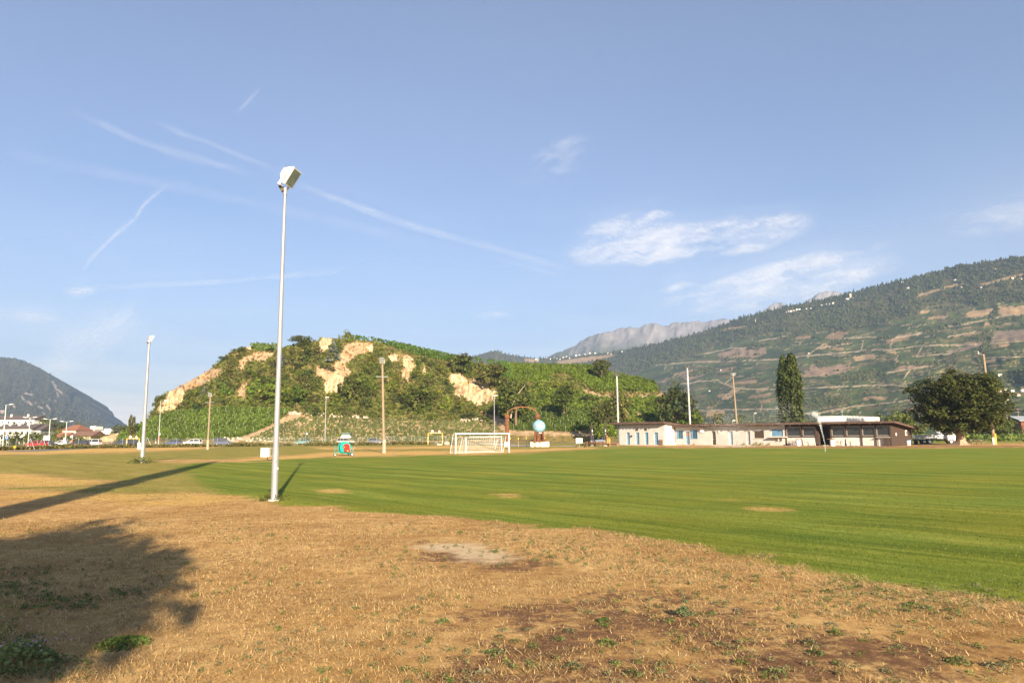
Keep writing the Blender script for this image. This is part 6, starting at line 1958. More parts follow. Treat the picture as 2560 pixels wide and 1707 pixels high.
# ---- annex with flat white walls behind
an = P(2112, 1080, 128); an.z = 0
ann = thing('white_annex', 'flat-roofed white block showing above the clubhouse roof', 'building', an, math.radians(-45))
def an_px(x, y): return proj([tuple(an + EX * x + EY * y + Vector((0, 0, 4)))])[0][0, 0]
wl = bis(lambda q: -(an_px(-q, 0) - 2046), 0, 30); wr = bis(lambda q: an_px(0, q) - 2199, 0, 60)
za_ = zat(2112, 1039, 128)
MB().box((-wl / 2, .15, za_ / 2), (wl, .3, za_)).build('wall', MATS['white_sunlit_plaster'], ann)
MB().box((-.15, .3 + (wr - .3) / 2, za_ / 2 - .002), (.3, wr - .3, za_ - .004)).build('wall', MATS['white_sunlit_plaster'], ann)
MB().box((-wl + .15, .3 + (wr - .3) / 2, za_ / 2), (.3, wr - .3, za_)).build('wall', MATS['white_sunlit_plaster'], ann)
MB().box((-wl / 2, wr / 2, za_ - .2), (wl - .62, wr - .3, .15)).build('flat_roof', GREYP, ann)
MB().cyl((-1, 2, za_ - .2), (-1, 2, za_ + 1.0), .05, n=6).box((-1, 2, za_ + .9), (.35, .25, .5)).build('roof_antenna', GALV, ann)
# ---- things along its front
def barrel(label, px, d, board):
    s = ch_s(px, d)
    p = O + EX * s + EY * d
    t = thing('barrel_table', label, 'barrel', p)
    MB().cyl((0, 0, 0), (0, 0, .5), .33, .36, 16).cyl((0, 0, .5), (0, 0, 1.05), .36, .33, 16).build('barrel', WHITE, t, True)
    w_ = 1.1 if board else .8
    MB().box((0, 0, 1.09), (w_, w_, .06), math.radians(-45)).build('table_top', WOOD, t)
barrel('white barrel table in front of the clubhouse windows, the left of two', 1995, dB - 1.4, False)
barrel('white barrel table with a wide board top right of the dark open bay', 2080, dB - 1.6, True)
def rack(label, px0, px1, d):
    s0, s1 = ch_s(px0, d), ch_s(px1, d)
    p = O + EX * s0 + EY * d
    t = thing('tube_rack', label, 'rack', p, math.radians(-45))
    w = s1 - s0; h = 1.25
    b = MB()
    for x in (0, w):
        b.tube([(x, 0, 0), (x + .12, 0, h * .8), (x + .25, .1, h), (x + .45, .2, h * .95), (x + .6, .2, 0)], .035, 6)
    b.cyl((.1, .1, h), (w + .3, .1, h), .035, n=6)
    b.build('tube', WHITE, t, True)
rack('white bent-tube rack under the first big window', 1979, 1999, dB - .9)
rack('white bent-tube rack under the second big window', 2003, 2027, dB - .9)
rack('white bent-tube rack right of the wide-topped barrel', 2088, 2106, dB - .9)
rack('white bent-tube rack under the middle of the right windows', 2109, 2134, dB - .9)
WEED = crown('dry_weed_leaves', .5, .9, 0, (0.22, 0.19, 0.05), 8, 16, .16, .5, 'dome')
for i, (px, s_) in enumerate(((1860, .7), (1892, .9), (1903, .8), (1921, .7), (1733, .5))):
    p = O + EX * ch_s(px, dB - .5) + EY * (dB - .5)
    tree('wall_weed', ['dry weed against the clubhouse wall by the grey door', 'tall dry weed under the brown shutter', 'second dry weed under the brown shutter', 'dry weed left of the serving counter', 'little dry weed under the blue windows'][i], 'weed', p, WEED, None, i, s_)

# ================================================================== TRUCK
gt = P(2340, 1105, 126); gt.z = 0
tk = thing('flatbed_truck', 'white flatbed truck parked under the chestnut tree', 'truck', (P(2338, 1105, 126).x, 126, 0), math.radians(-16))
kT = 126 / F
WT = mat('truck_white', (0.74, 0.73, 0.70), (0.62, 0.61, 0.58), scale=1, rough=.5)
GREYB = mat('bed_grey', (0.50, 0.51, 0.52), (0.38, 0.39, 0.41), scale=2, rough=.5, metal=.3)
MB().prism([(1.55, .75), (1.55, 2.35), (2.35, 2.4), (2.75, 1.75), (3.0, 1.35), (3.05, .55), (1.9, .55)], -.95, .95).build('cab', WT, tk)
for y_ in (-.965, .952):
    MB().prism([(1.72, 1.5), (1.74, 2.2), (2.30, 2.24), (2.62, 1.62), (2.62, 1.5)], y_, y_ + .013).build('side_window', GLASS, tk)
MB().add([(2.40, -.85, 2.33), (2.40, .85, 2.33), (2.79, .85, 1.70), (2.79, -.85, 1.70)], [(0, 1, 2, 3)]).build('windscreen', GLASS, tk)
MB().box((-.9, 0, .95), (4.7, 2.0, .12)).build('bed_floor', GREYB, tk)
for y in (-1.0, 1.0):
    sp_ = MB().box((-.9, y, 1.30), (4.7, .05, .58)).build('side_board', GREYB, tk)
    for k in range(6):
        MB().box((-3.0 + k * .84, y * 1.03, 1.30), (.06, .04, .6)).build('board_rib', GREYB, sp_)
MB().box((-3.25, 0, 1.3), (.05, 2.0, .58)).build('tail_board', GREYB, tk)
MB().box((1.42, 0, 1.7), (.06, 2.0, 1.3)).build('headboard', GREYB, tk)
MB().box((.7, .1, 1.75), (1.2, 1.5, .75), 0, 0, 0, .9).build('load_cover', GREYP, tk)
MB().box((-.3, 0, .72), (6.2, .7, .22)).build('chassis', BLACK, tk)
for x in (-1.9, -1.05, 2.25):
    for y in (-.85, .85):
        w = MB().cyl((x, y - .13, .40), (x, y + .13, .40), .40, n=18).build('wheel', RUBBER, tk)
        MB().cyl((x, y - .145, .40), (x, y + .145, .40), .22, n=12).build('rim', ALU, w)
for y in (-.7, .7):
    MB().box((3.05, y, .85), (.05, .35, .2)).build('headlight', LAMPGL, tk)
    MB().box((-3.3, y, .85), (.05, .3, .14)).build('tail_light', REDP, tk)
MB().box((2.85, -1.12, 1.9), (.06, .2, .35)).build('mirror', BLACK, tk)
MB().box((3.04, 0, .55), (.14, 1.9, .22)).build('bumper', mat('bumper_red', (.45, .12, .09)), tk)
tl = thing('trailer', 'low dark trailer between the clubhouse end and the truck', 'trailer', (P(2290, 1105, 121).x, 121, 0), math.radians(-30))
MB().box((0, 0, .75), (2.6, 1.5, .25)).build('bed', mat('trailer_dark', (.10, .12, .15)), tl)
for y in (-.8, .8): MB().cyl((0, y - .09, .32), (0, y + .09, .32), .32, n=14).build('wheel', RUBBER, tl)
tb = thing('plastic_tub', 'pale plastic tub with blue lid at the clubhouse corner', 'tub', (P(2271, 1109, 113).x, 113, 0))
MB().cyl((0, 0, 0), (0, 0, .75), .30, .36, 14).build('tub', mat('tub_white', (.6, .6, .58)), tb)
MB().cyl((0, 0, .75), (0, 0, .85), .38, n=14).build('lid', mat('tub_blue', (.06, .22, .45)), tb)

# ================================================================== CHESTNUT, POPLARS, TREES BEHIND THE CLUBHOUSE
DC = 112.0
kC = DC / F
pc = Vector((P(2403, 1112, DC).x, DC, 0))
ch_col = (0.074, 0.086, 0.019)
def chestnut():
    t = thing('chestnut_tree', 'big round dark green chestnut tree at the right end of the pitch', 'tree', pc)
    R = 110 * kC; z0 = zat(2400, 1076, DC); z1 = zat(2400, 924, DC)
    C = []; Nn = []; K = []; S = []
    for i in range(1150):
        d = dirs(1)[0]
        r = (0.45 + 0.55 * RNG.random() ** 0.5) if i < 800 else .25 + .5 * RNG.random()
        wob = 1 + .10 * math.sin(5 * math.atan2(d[1], d[0]) + 1) + .06 * math.sin(9 * d[2] + 3 * d[0])
        flat = 0.92 if d[2] < -.2 else 1.0
        h_ = math.hypot(d[0], d[1]) + 1e-6
        z_ = np.sign(d[2]) * abs(d[2]) ** .8
        wide = (1 - abs(z_) ** 2.4) ** .5 if z_ > 0 else (1 - abs(z_) ** 2.6) ** .5 * .98
        p = np.array([d[0] / h_ * R * r * wob * wide, d[1] / h_ * R * r * wob * wide, (z0 + z1) / 2 - .5 + z_ * (z1 - z0) / 2 * r * (wob if z_ > 0 else 1)])
        p[0] += R * .06
        n = 26
        e = dirs(n)
        rc = 1.0 * (.6 + .7 * RNG.random())
        q = p + e * rc * np.array([1, 1, .6]) * (.4 + .6 * RNG.random((n, 1)))
        C.append(q); S.append(.42 * (.7 + .7 * RNG.random(n))); Nn.append(e * .5 + dirs(n) * .5 + np.array([0, -.1, .9]))
        K.append(vary(np.array(ch_col) * (.45 + 1.0 * RNG.random()), n, .4, .2))  # random clump tones put lit highlights and dark gaps into the leaf colour
    nobj('crown', leaves('crown', np.concatenate(C), np.concatenate(S), np.concatenate(Nn), np.concatenate(K), .55), t)
    b = MB()
    n = 14
    prof = [(0.0, 1.45), (.25, .95), (.7, .66), (1.6, .56), (3.2, .58), (4.4, .5)]
    vs = []; fs = []
    for z, r in prof:
        for i in range(n):
            a = 6.28319 * i / n
            rr = r * (1 + .22 * math.sin(a * 5 + .5) * max(.25, 1 - z / 1.5))
            vs.append((rr * math.cos(a), rr * math.sin(a), z - .05))
    for k in range(len(prof) - 1):
        for i in range(n):
            fs.append((k * n + i, k * n + (i + 1) % n, (k + 1) * n + (i + 1) % n, (k + 1) * n + i))
    b.add(vs, fs)
    for i in range(7):
        a = i * .9
        b.tube([(0, 0, 3.4), (math.cos(a) * 1.6, math.sin(a) * 1.6, 5.2), (math.cos(a) * 4, math.sin(a) * 4, 7.5 + (i % 3))], .26, 6, .07)
    b.build('trunk', mat('chestnut_bark', (0.40, 0.29, 0.20), (0.22, 0.15, 0.10), scale=2.5, rough=.9, stretch=(3, 3, .6), bump=.05), t, True)
chestnut()
picnic('weathered picnic table behind the chestnut trunk', 2436, 116, .15, 2.6, mat('old_table_wood', (0.30, 0.23, 0.16), (0.18, 0.14, 0.10), scale=3, stretch=(.5, 5, 5)))
POP = [crown('poplar_leaves', 1.0, 8.0, .3, (0.085, 0.105, 0.020), 240, 34, .34, .46, 'column', (0.06, 0.075, 0.016)) for _ in range(2)]
PTR = trunk_mesh(7.0, .14, 0, 1, 4)
DP = 172.0; kP = DP / F
for lab, px, tpy, w in (('taller right one of the two joined poplars behind the clubhouse', 1990, 894, 38), ('shorter left one of the two joined poplars behind the clubhouse', 1974, 900, 32)):
    H = zat(px, tpy, DP)
    tree('poplar_tree', lab, 'tree', Vector((P(px, 1100, DP).x, DP + (px == 1974) * 1.5, 0)), POP[px == 1974], PTR, 1.0, (w * kP / 2, w * kP / 2, H / 8.3))
BROAD = [crown('broad_leaves', 1, 1.9, .15, (0.095, 0.115, 0.028), 44, 30, .19, .33, 'round', (0.07, 0.085, 0.022)), crown('broad_leaves', 1, 1.9, .15, (0.15, 0.17, 0.03), 44, 30, .19, .33, 'round', (0.11, 0.13, 0.025)), crown('broad_leaves', 1, 1.9, .15, (0.075, 0.085, 0.036), 44, 30, .19, .33, 'round')]
rowt = [(1745, 1078, 40, 40, 240, 2, 'grey-green'), (1775, 1060, 46, 44, 230, 0, 'green'), (1800, 1034, 60, 50, 215, 0, 'tall green'), (1818, 1050, 44, 34, 225, 2, 'grey-green'), (1852, 1040, 50, 44, 235, 0, 'leafy green'), (1880, 1052, 34, 40, 250, 1, 'yellow-green'), (1905, 1056, 34, 36, 270, 2, 'dull green'), (1938, 1056, 34, 40, 260, 2, 'dark olive'),
        (1962, 1060, 40, 30, 190, 0, 'small green'), (2018, 1050, 44, 40, 210, 1, 'pale green'), (2045, 1052, 40, 36, 250, 2, 'dull green'), (2080, 1044, 36, 44, 300, 2, 'hazy green'), (2135, 1044, 40, 50, 280, 2, 'olive'), (2175, 1040, 46, 50, 260, 2, 'olive green'), (2212, 1034, 60, 60, 200, 1, 'fresh green'), (2248, 1026, 70, 64, 172, 1, 'bright green'), (2285, 1030, 70, 60, 176, 0, 'mid green'),
        (2500, 1040, 58, 66, 185, 1, 'bright green'), (2530, 1056, 44, 56, 200, 0, 'mid green'), (2560, 1058, 40, 60, 215, 2, 'dull green'), (2470, 1050, 50, 50, 230, 0, 'green')]
wherel = ['right of the dark trees at the hill end', 'second right of the hill end', 'left of the wooden floodlight pole above the clubhouse roof', 'close behind the wooden floodlight pole', 'just right of the wooden floodlight pole', 'next to the small lamp above the roof', 'left of the thin lamp mast', 'left beside the poplars', 'at the left foot of the poplars', 'at the right foot of the poplars', 'left of the white annex', 'above the left part of the white annex', 'behind the white annex roof', 'right of the white annex', 'behind the right end of the clubhouse roof', 'between the clubhouse gable and the chestnut', 'left behind the chestnut tree', 'right behind the chestnut tree', 'in front of the brown barn', 'at the right edge of the photo', 'half hidden behind the chestnut crown']
for (px, tpy, h, w, D, k, adj), wh in zip(rowt, wherel):
    p = Vector((P(px, 1100, D).x, D, 0)); H = zat(px, tpy, D); m = D / F
    tree('broad_tree', adj + ' tree ' + wh, 'tree', p, BROAD[k], RTRUNK, random.uniform(0, 6), (w * m / 2, w * m / 2, H / 2.05))
# ---- barn, power poles and crop at the right
bp_ = Vector((P(2600, 1085, 215).x, 215, 0))
bn_ = thing('barn', 'long low brown barn with grey roof at the right edge', 'barn', bp_, math.radians(-8))
hz_ = zat(2545, 1052, 215)
MB().box((0, 0, hz_ / 2), (15, 10, hz_)).build('wall', mat('barn_red', (.20, .07, .04), (.13, .05, .03), stretch=(4, 4, .5)), bn_)
MB().prism([(-5.8, hz_ - .1), (0, hz_ + 1.3), (5.8, hz_ - .1), (5.8, hz_ + .1), (0, hz_ + 1.5), (-5.8, hz_ + .1)], -8.2, 8.2, 'yz').build('roof', GREYP, bn_)
for k in range(3): MB().box((-4 + 4 * k, -5.03, hz_ * .55), (1.2, .06, .9)).build('window', GLASS, bn_)
def power_pole(label, px, D, tpy, arms=2):
    t = thing('power_pole', label, 'power pole', place(px, D)); H = zat(px, tpy, D)
    MB().cyl((0, 0, -.3), (0, 0, H), .18, .11, 8).build('pole', WOODP, t)
    for k in range(arms):
        MB().box((0, 0, H - .5 - k * 1.4), (2.6, .12, .14)).build('crossarm', WOODP, t)
power_pole('tall wooden power pole with crossarms right of the chestnut', 2502, 240, 945)
power_pole('small far power pole with crossarms near the right edge', 2553, 330, 1020)
def crop():
    n = 9000
    x = RNG.uniform(62, 190, n); y = 150 + RNG.random(n) ** 1.3 * 110
    yel = (y > 172) & (y < 215)
    z = RNG.random(n) * np.where(yel, .7, 1.4)
    col = np.where(yel[:, None], np.array([.26, .24, .03]), np.array([.09, .125, .025])) * (.6 + .8 * RNG.random((n, 1)))
    me = leaves('field_crop', np.stack([x, y, z], 1), .6 + .5 * RNG.random(n), dirs(n, .5) + np.array([0, -.7, 0]), col, .7)
    tag(nobj('field_crop', me), 'green and yellow field crop beyond the chestnut tree', 'crop', kind='stuff')
crop()
def bank_weeds():
    n = 16000
    t = RNG.random(n)
    u = t * (len(FP) - 1); i = np.minimum(u.astype(int), len(FP) - 2); f = u - i
    A = np.array([tuple(p) for p in FP])
    base = A[i] * (1 - f[:, None]) + A[i + 1] * f[:, None]
    base[:, 1] += RNG.normal(-1.2, 1.5, n); base[:, 0] += RNG.normal(0, .4, n)
    cl = fbm(base[:, 0] / 3, base[:, 1] / 3, 97)
    k = cl > .42
    base = base[k]; cl = cl[k]; n = len(base)
    base[:, 2] = RNG.random(n) * .75 * (cl * 1.4)
    col = np.where((RNG.random(n) < .6)[:, None], np.array([.10, .11, .025]), np.array([.26, .19, .06])) * (.6 + .8 * RNG.random((n, 1)))
    me = leaves('bank_weeds', base, .30 + .3 * RNG.random(n), dirs(n, .3) + np.array([0, -.8, 0]), col, .5)
    tag(nobj('bank_weeds', me), 'strip of tall weeds along the wire fence', 'weeds', kind='stuff')
bank_weeds()
# bank of dry grass rising beyond the fence
for i, (px, py, s_) in enumerate(((355, 1157, 1.0), (685, 1252, .4))):
    p = G(px, py)
    tree('pole_weed', ['tuft of green weeds round the foot of the second floodlight pole', 'thin grass tuft round the foot of the near floodlight pole'][i], 'weed', p, crown('tuft_leaves', 1.0, .55, 0, (0.10, 0.11, .03), 14, 22, .16, .4, 'dome'), None, 0, s_ * .95)
# ================================================================== TOWN ON THE LEFT
def house(label, px0, px1, D, eave_py, ridge_py, wallm, roofm, depth=9, flat=False, chim=0, rz=0.0, wins=4, hip=False, name='house', zbase=0.0):
    x0 = P(px0, 1090, D).x; x1 = P(px1, 1090, D).x; L_ = x1 - x0
    ze = zat(px0, eave_py, D) - zbase; zr = zat(px0, ridge_py, D + depth / 2) - zbase
    t = thing(name, label, 'house', ((x0 + x1) / 2, D, zbase), rz)
    MB().box((0, depth / 2, ze / 2 - .5), (L_, depth, ze + 1)).build('wall', wallm, t)
    if flat:
        MB().box((0, depth / 2, ze + .12), (L_ + .4, depth + .4, .24)).build('roof', wallm, t)
        MB().box((L_ * .12, depth / 2, ze + .24 + (zr - ze) / 2), (L_ * .5, depth * .6, max(.4, zr - ze))).build('penthouse', wallm, t)
    else:
        o = .5
        i = L_ * .28 if hip else -o
        vs = [(-L_ / 2 - o, -o, ze - .1), (L_ / 2 + o, -o, ze - .1), (L_ / 2 + o, depth + o, ze - .1), (-L_ / 2 - o, depth + o, ze - .1), (-L_ / 2 + i, depth / 2, zr), (L_ / 2 - i, depth / 2, zr)]
        ro = MB().add(vs, [(0, 1, 5, 4), (2, 3, 4, 5), (1, 2, 5), (3, 0, 4), (3, 2, 1, 0)]).build('roof', roofm, t)
        for k in range(chim):
            xx = -L_ * .3 + L_ * .6 * k / max(1, chim - 1) if chim > 1 else L_ * .2
            MB().box((xx, depth * .35, zr - .2), (.8, .8, 1.4)).build('chimney', wallm, ro)
    rows = 2 if ze > 5 else 1
    for r in range(rows):
        for k in range(wins):
            xx = -L_ / 2 + L_ * (k + .5) / wins
            w = MB().box((xx, -.03, ze - 1.6 - 2.8 * r), (1.2, .06, 1.3)).build('window', WHITE, t)
            MB().box((xx, -.065, ze - 1.6 - 2.8 * r), (1.0, .02, 1.1)).build('pane', GLASS, w)
    return t
TILE_R = mat('red_brown_tiles', (0.30, 0.13, 0.08), (0.20, 0.09, 0.06), scale=2, rough=.85); TILE_D = mat('dark_tiles', (0.12, 0.095, 0.09), (0.085, 0.07, 0.065), scale=2, rough=.85); TILE_B = mat('brown_tiles', (0.20, 0.115, 0.08), (0.15, 0.085, 0.06), scale=2, rough=.85)
WALLW = mat('house_white', (0.80, 0.77, 0.70), (0.72, 0.69, 0.62), scale=.5, rough=.9); WALLG = mat('house_grey', (0.34, 0.36, 0.38), (0.28, 0.3, 0.32), scale=.5, rough=.9); WALLC = mat('house_cream', (0.62, 0.50, 0.36), (0.5, 0.4, 0.29), scale=.5, rough=.9)
house('long white apartment block with brown roof on the rise at far left', -60, 82, 380, 1049, 1039, WALLW, TILE_D, 12, chim=3, wins=10, name='apartment_house')
house('low white house with dark grey roof and chimneys at left', -40, 76, 270, 1072, 1060, WALLW, TILE_D, 11, chim=4, wins=8)
house('grey gabled house end right of the dark-roofed house', 76, 100, 272, 1074, 1061, WALLG, TILE_D, 10, wins=3)
house('small white house between the trees above the grey gable', 95, 108, 360, 1054, 1049, WALLW, TILE_D, 9, wins=2)
house('cream house with hipped red-brown roof behind the double lamps', 150, 188, 262, 1075, 1062, WALLC, TILE_R, 11, hip=True, wins=4)
house('low barn-like house with brown roof behind the billboard', 132, 156, 225, 1096, 1081, WALLC, TILE_R, 9, wins=2)
house('low brown-roofed house left of the white modern blocks', 180, 226, 228, 1090, 1077, WALLC, TILE_B, 9, wins=5)
house('white flat-roofed modern block above the brown-roofed house', 207, 235, 330, 1074, 1067, WALLW, TILE_D, 10, True, wins=4, name='modern_house')
house('white cubic modern house left of the dark round tree', 241, 275, 300, 1079, 1073, WALLW, TILE_D, 9, True, wins=3, name='modern_house')
town = [(14, 1082, 34, 200, 1), (36, 1080, 34, 202, 0), (58, 1081, 34, 204, 1), (80, 1080, 34, 206, 0), (100, 1081, 34, 206, 1), (120, 1082, 32, 208, 0), (137, 1086, 26, 205, 1), (165, 1086, 34, 214, 1), (190, 1090, 30, 214, 0), (208, 1088, 28, 214, 1), (246, 1088, 30, 222, 1), (270, 1086, 34, 225, 0)]
for i, (px, tpy, w, D, k) in enumerate(town):
    tree('street_tree', ['leftmost tree of the roadside row', 'second tree of the roadside row from the left', 'third tree of the roadside row from the left', 'fourth tree of the roadside row, at the first double lamp', 'fifth tree of the roadside row from the left', 'sixth tree of the roadside row, behind the billboard', 'small last tree of the roadside row right of the billboard', 'bushy tree behind the white car', 'bushy tree behind the dark estate car', 'bushy tree left of the white van', 'bushy tree behind the white van at the mound', 'green bush at the left foot of the mound'][i], 'tree',
         Vector((P(px, 1100, D).x, D, 0)), [BROAD[1], BROAD[0]][k == 0], RTRUNK, i * 1.3, (w * D / F / 2, w * D / F / 2, zat(px, tpy, D) / 2.05))
for i, (px, tpy, w, D, k) in enumerate(((112, 1048, 50, 330, 0), (132, 1052, 44, 320, 2), (152, 1052, 26, 340, 2), (90, 1044, 40, 420, 0), (195, 1058, 26, 280, 0), (298, 1060, 46, 300, 2), (315, 1060, 24, 310, 2), (28, 1056, 30, 330, 0), (58, 1054, 34, 330, 2), (10, 1033, 24, 450, 2), (142, 1066, 26, 250, 1))):
    tree('town_tree', ['large tree behind the grey gable', 'dark tree left of the hipped roof', 'dark pointed tree above the hipped roof', 'tree behind the apartment block end', 'thin tree right of the hipped roof', 'dark round tree at the left foot of the hill', 'small dark tree beside the cypresses', 'tree in front of the apartment block', 'second tree in front of the apartment block', 'dark tree left of the apartment block', 'bright green tree left of the hipped roof'][i], 'tree',
         Vector((P(px, 1100, D).x, D, 0)), BROAD[k], RTRUNK, i * 1.7, (w * D / F / 2, w * D / F / 2, zat(px, tpy, D) / 2.05))

# ================================================================== HAMLETS ON THE SLOPE
hm_w = MB().box((0, 0, 2.2), (9, 7, 6.4)).mesh('wall', WALLW); hm_c = MB().box((0, 0, 2.2), (9, 7, 6.4)).mesh('wall', WALLC)
hm_r = MB().add([(-5, -4.2, 5.3), (5, -4.2, 5.3), (5, 4.2, 5.3), (-5, 4.2, 5.3), (-5, 0, 8), (5, 0, 8)], [(0, 1, 5, 4), (2, 3, 4, 5), (1, 2, 5), (3, 0, 4), (3, 2, 1, 0)]).mesh('roof', TILE_B)
hm_f = MB().box((0, 0, 5.6), (9.6, 7.6, .5)).mesh('roof', WALLW)
rr = random.Random(9)
def hamlet(group, label, spots, s=1.0, flat=.3):
    items = []
    for px, py in spots:
        p, D = SLOPE.at(px, py)
        t = thing('hillside_house', label, 'house', p, rr.uniform(-.5, .5), group)
        q = .62 * s * rr.uniform(.7, 1.3)
        t.scale = (q, q, q)
        nobj('wall', rr.choice([hm_w, hm_w, hm_c]), t)
        nobj('roof', hm_f if rr.random() < flat else hm_r, t)
        items.append((t, label, px))
    single_out(items)
hamlet('village on the far ridge', 'tiny pale village house on the distant ridge', [(1368, 896), (1376, 898), (1384, 895), (1392, 897), (1400, 899), (1408, 895), (1416, 893), (1424, 896), (1440, 890), (1448, 888), (1462, 887), (1475, 884), (1488, 884), (1520, 884), (1528, 886), (1555, 880), (1340, 899), (1346, 901)], 1.0)
hamlet('hamlet below the ridge', 'tiny white hamlet house in the ridge wood', [(1966, 784), (1972, 781), (1978, 780), (1985, 778), (1992, 776), (1998, 775), (2015, 774), (2027, 772)], .9, .5)
hamlet('hamlet beside the tower', 'tiny white house left of the stone tower', [(2054, 765), (2060, 764), (2067, 763), (2074, 762), (2082, 760)], .9, .3)
hamlet('houses scattered in the right wood', 'small pale house in the upper right wood', [(2192, 734), (2256, 708), (2270, 722), (2388, 702), (2402, 721), (2453, 720), (2490, 676), (2512, 672), (2530, 698), (2552, 700), (2545, 662)], .8, .4)
hamlet('houses at the foot of the slope', 'pale house at the slope foot beyond the chestnut', [(2500, 940), (2512, 975), (2530, 980), (2556, 978), (2520, 985), (2545, 990), (2497, 980)], .55, .3)
hamlet('field huts', 'tiny pale hut among the terraced vineyards', [(2022, 884), (1774, 978), (1693, 920), (1802, 926)], .45, .2)
pt, Dt = SLOPE.at(2126, 748)
kt_ = Dt / F
tw = thing('stone_tower', 'pale square tower standing out of the wooded ridge', 'tower', pt)
MB().box((0, 0, 5.5 * kt_), (4.2 * kt_, 4.2 * kt_, 15 * kt_)).build('shaft', WALLC, tw)
MB().box((0, 0, 13.2 * kt_), (4.8 * kt_, 4.8 * kt_, 1.2 * kt_)).build('parapet', WALLW, tw)
MB().box((5 * kt_, 0, 1.5 * kt_), (5 * kt_, 4 * kt_, 5 * kt_)).box((-7 * kt_, 0, .5 * kt_), (9 * kt_, 3 * kt_, 3 * kt_)).build('wing', WALLW, tw)
mp_, Dm = SLOPE.at(1237, 879)
ms = thing('hilltop_mast', 'thin mast on the wooded hump left of the mountain', 'mast', mp_)
MB().cyl((0, 0, 0), (0, 0, 14 * Dm / F), 1.0, .4, 5).build('mast', GALV, ms)
mp_, Dm = SLOPE.at(1889, 806)
ms = thing('hillside_mast', 'small pale transmitter mast in the wood on the slope', 'mast', mp_)
MB().cyl((0, 0, 0), (0, 0, 9 * Dm / F), .8, .4, 5).build('mast', WHITE, ms)

# ================================================================== SPRINKLERS
WATER = bpy.data.materials.new('water_drops')
WATER.use_nodes = True
wb_ = WATER.node_tree.nodes['Principled BSDF']
wb_.inputs['Base Color'].default_value = (0.9, 0.93, 0.95, 1); wb_.inputs['Roughness'].default_value = 0.3
def drops(name, label, pts, s):
    n = len(pts)
    T = np.array([(1, 1, 1), (1, -1, -1), (-1, 1, -1), (-1, -1, 1)], float) * .58
    v = (pts[:, None] + T[None] * np.asarray(s).reshape(-1, 1, 1)).reshape(-1, 3)
    f = (np.array([(0, 1, 2), (0, 3, 1), (0, 2, 3), (1, 3, 2)])[None] + (np.arange(n) * 4)[:, None, None]).reshape(-1, 3)
    return tag(nobj(name, npmesh(name, v, f, WATER)), label, 'water spray', kind='stuff')
def sprinkler(label, px, py):
    g = G(px, py)
    t = thing('lawn_sprinkler', label, 'sprinkler', (g.x, g.y, 0))
    MB().cyl((0, 0, -.1), (0, 0, .55), .05, n=8).cyl((0, 0, .55), (0, 0, .7), .08, .05, 8).build('riser', GALV, t)
    MB().tube([(0, 0, .68), (.08, .1, .78), (.16, .3, .95)], .035, 6).build('nozzle', BRASS, t)
    return Vector((g.x, g.y, .9))
q = sprinkler('pop-up lawn sprinkler throwing a jet in front of the dark open bay', 2063, 1129)
n = 1000
t_ = RNG.random(n) ** .8
dv = np.array([.28, .96])
L_ = 15.0; Hh = 3.4
a_ = t_ * L_ * .62
z_ = .9 + 4 * Hh * (t_ * .62) * (1 - t_ * .62)
sp_ = .02 + .34 * t_ ** 1.6
pts = np.stack([q.x + dv[0] * a_ + RNG.normal(0, 1, n) * sp_, q.y + dv[1] * a_ + RNG.normal(0, 1, n) * sp_, z_ + RNG.normal(0, 1, n) * sp_ * .7], 1)
drops('water_jet', 'rising jet of water from the sprinkler before the dark bay', pts, .018 + .012 * RNG.random(n))
n = 900
dm = np.stack([q.x - .6 + RNG.normal(0, 1.1, n), q.y + 11 + RNG.normal(0, 1.5, n), np.abs(4.6 + RNG.normal(0, 1.0, n))], 1)
drops('water_mist', 'drifting mist over the clubhouse roof above the jet', dm, .016 + .008 * RNG.random(n))
q2 = sprinkler('lawn sprinkler spraying near the pale blue door', 1843, 1117.5)
n = 2600
mx_ = RNG.normal(0, 1, n)
dm = np.stack([q2.x - .6 + mx_ * 2.0, q2.y + 1.5 + RNG.normal(0, 1.2, n), np.abs(3.2 + RNG.normal(0, 1.3, n) + .15 * mx_)], 1)
drops('water_mist', 'veil of fine spray in front of the white doors', dm, .015 + .010 * RNG.random(n))
n = 260
dm = np.stack([q2.x + RNG.normal(-.6, 2.2, n), q2.y + RNG.normal(0, .3, n), np.abs(RNG.normal(0, .12, n)) + .02], 1)
drops('water_splash', 'white splashes on the grass at the left sprinkler', dm, .02 + .02 * RNG.random(n))

# ================================================================== FOREGROUND GRASS AND WEEDS
GRASS = leafmat('grass_blades', .8, .25, 0.0)
def zone_of(pts):
    pp, dep = proj(pts)
    px, py = pp[:, 0], pp[:, 1]
    fx, fy = pts[:, 0], pts[:, 1]
    jx = px + (fbm(fx * .35, fy * .35, 11) - .5) * 27
    scl = np.clip((py - 1085) / 200, .03, 1.5)
    jy = py + (fbm(fx * .6, fy * .6, 12) - .5) * 40 * scl + (fbm(fx * 2.5, fy * 2.5, 14) - .5) * 28 * scl
    lawn = inpoly(jx, jy, LAWN) & (dep > 1)
    soil = np.zeros(len(pts), bool); pale = np.zeros(len(pts), bool); grn = np.zeros(len(pts), bool)
    for g in SOIL: soil |= inpoly(px, jy, g)
    for g in PALE: pale |= inpoly(px, jy, g)
    for g in GREENW: grn |= inpoly(px, jy, g)
    return lawn, soil, pale, grn, px, py
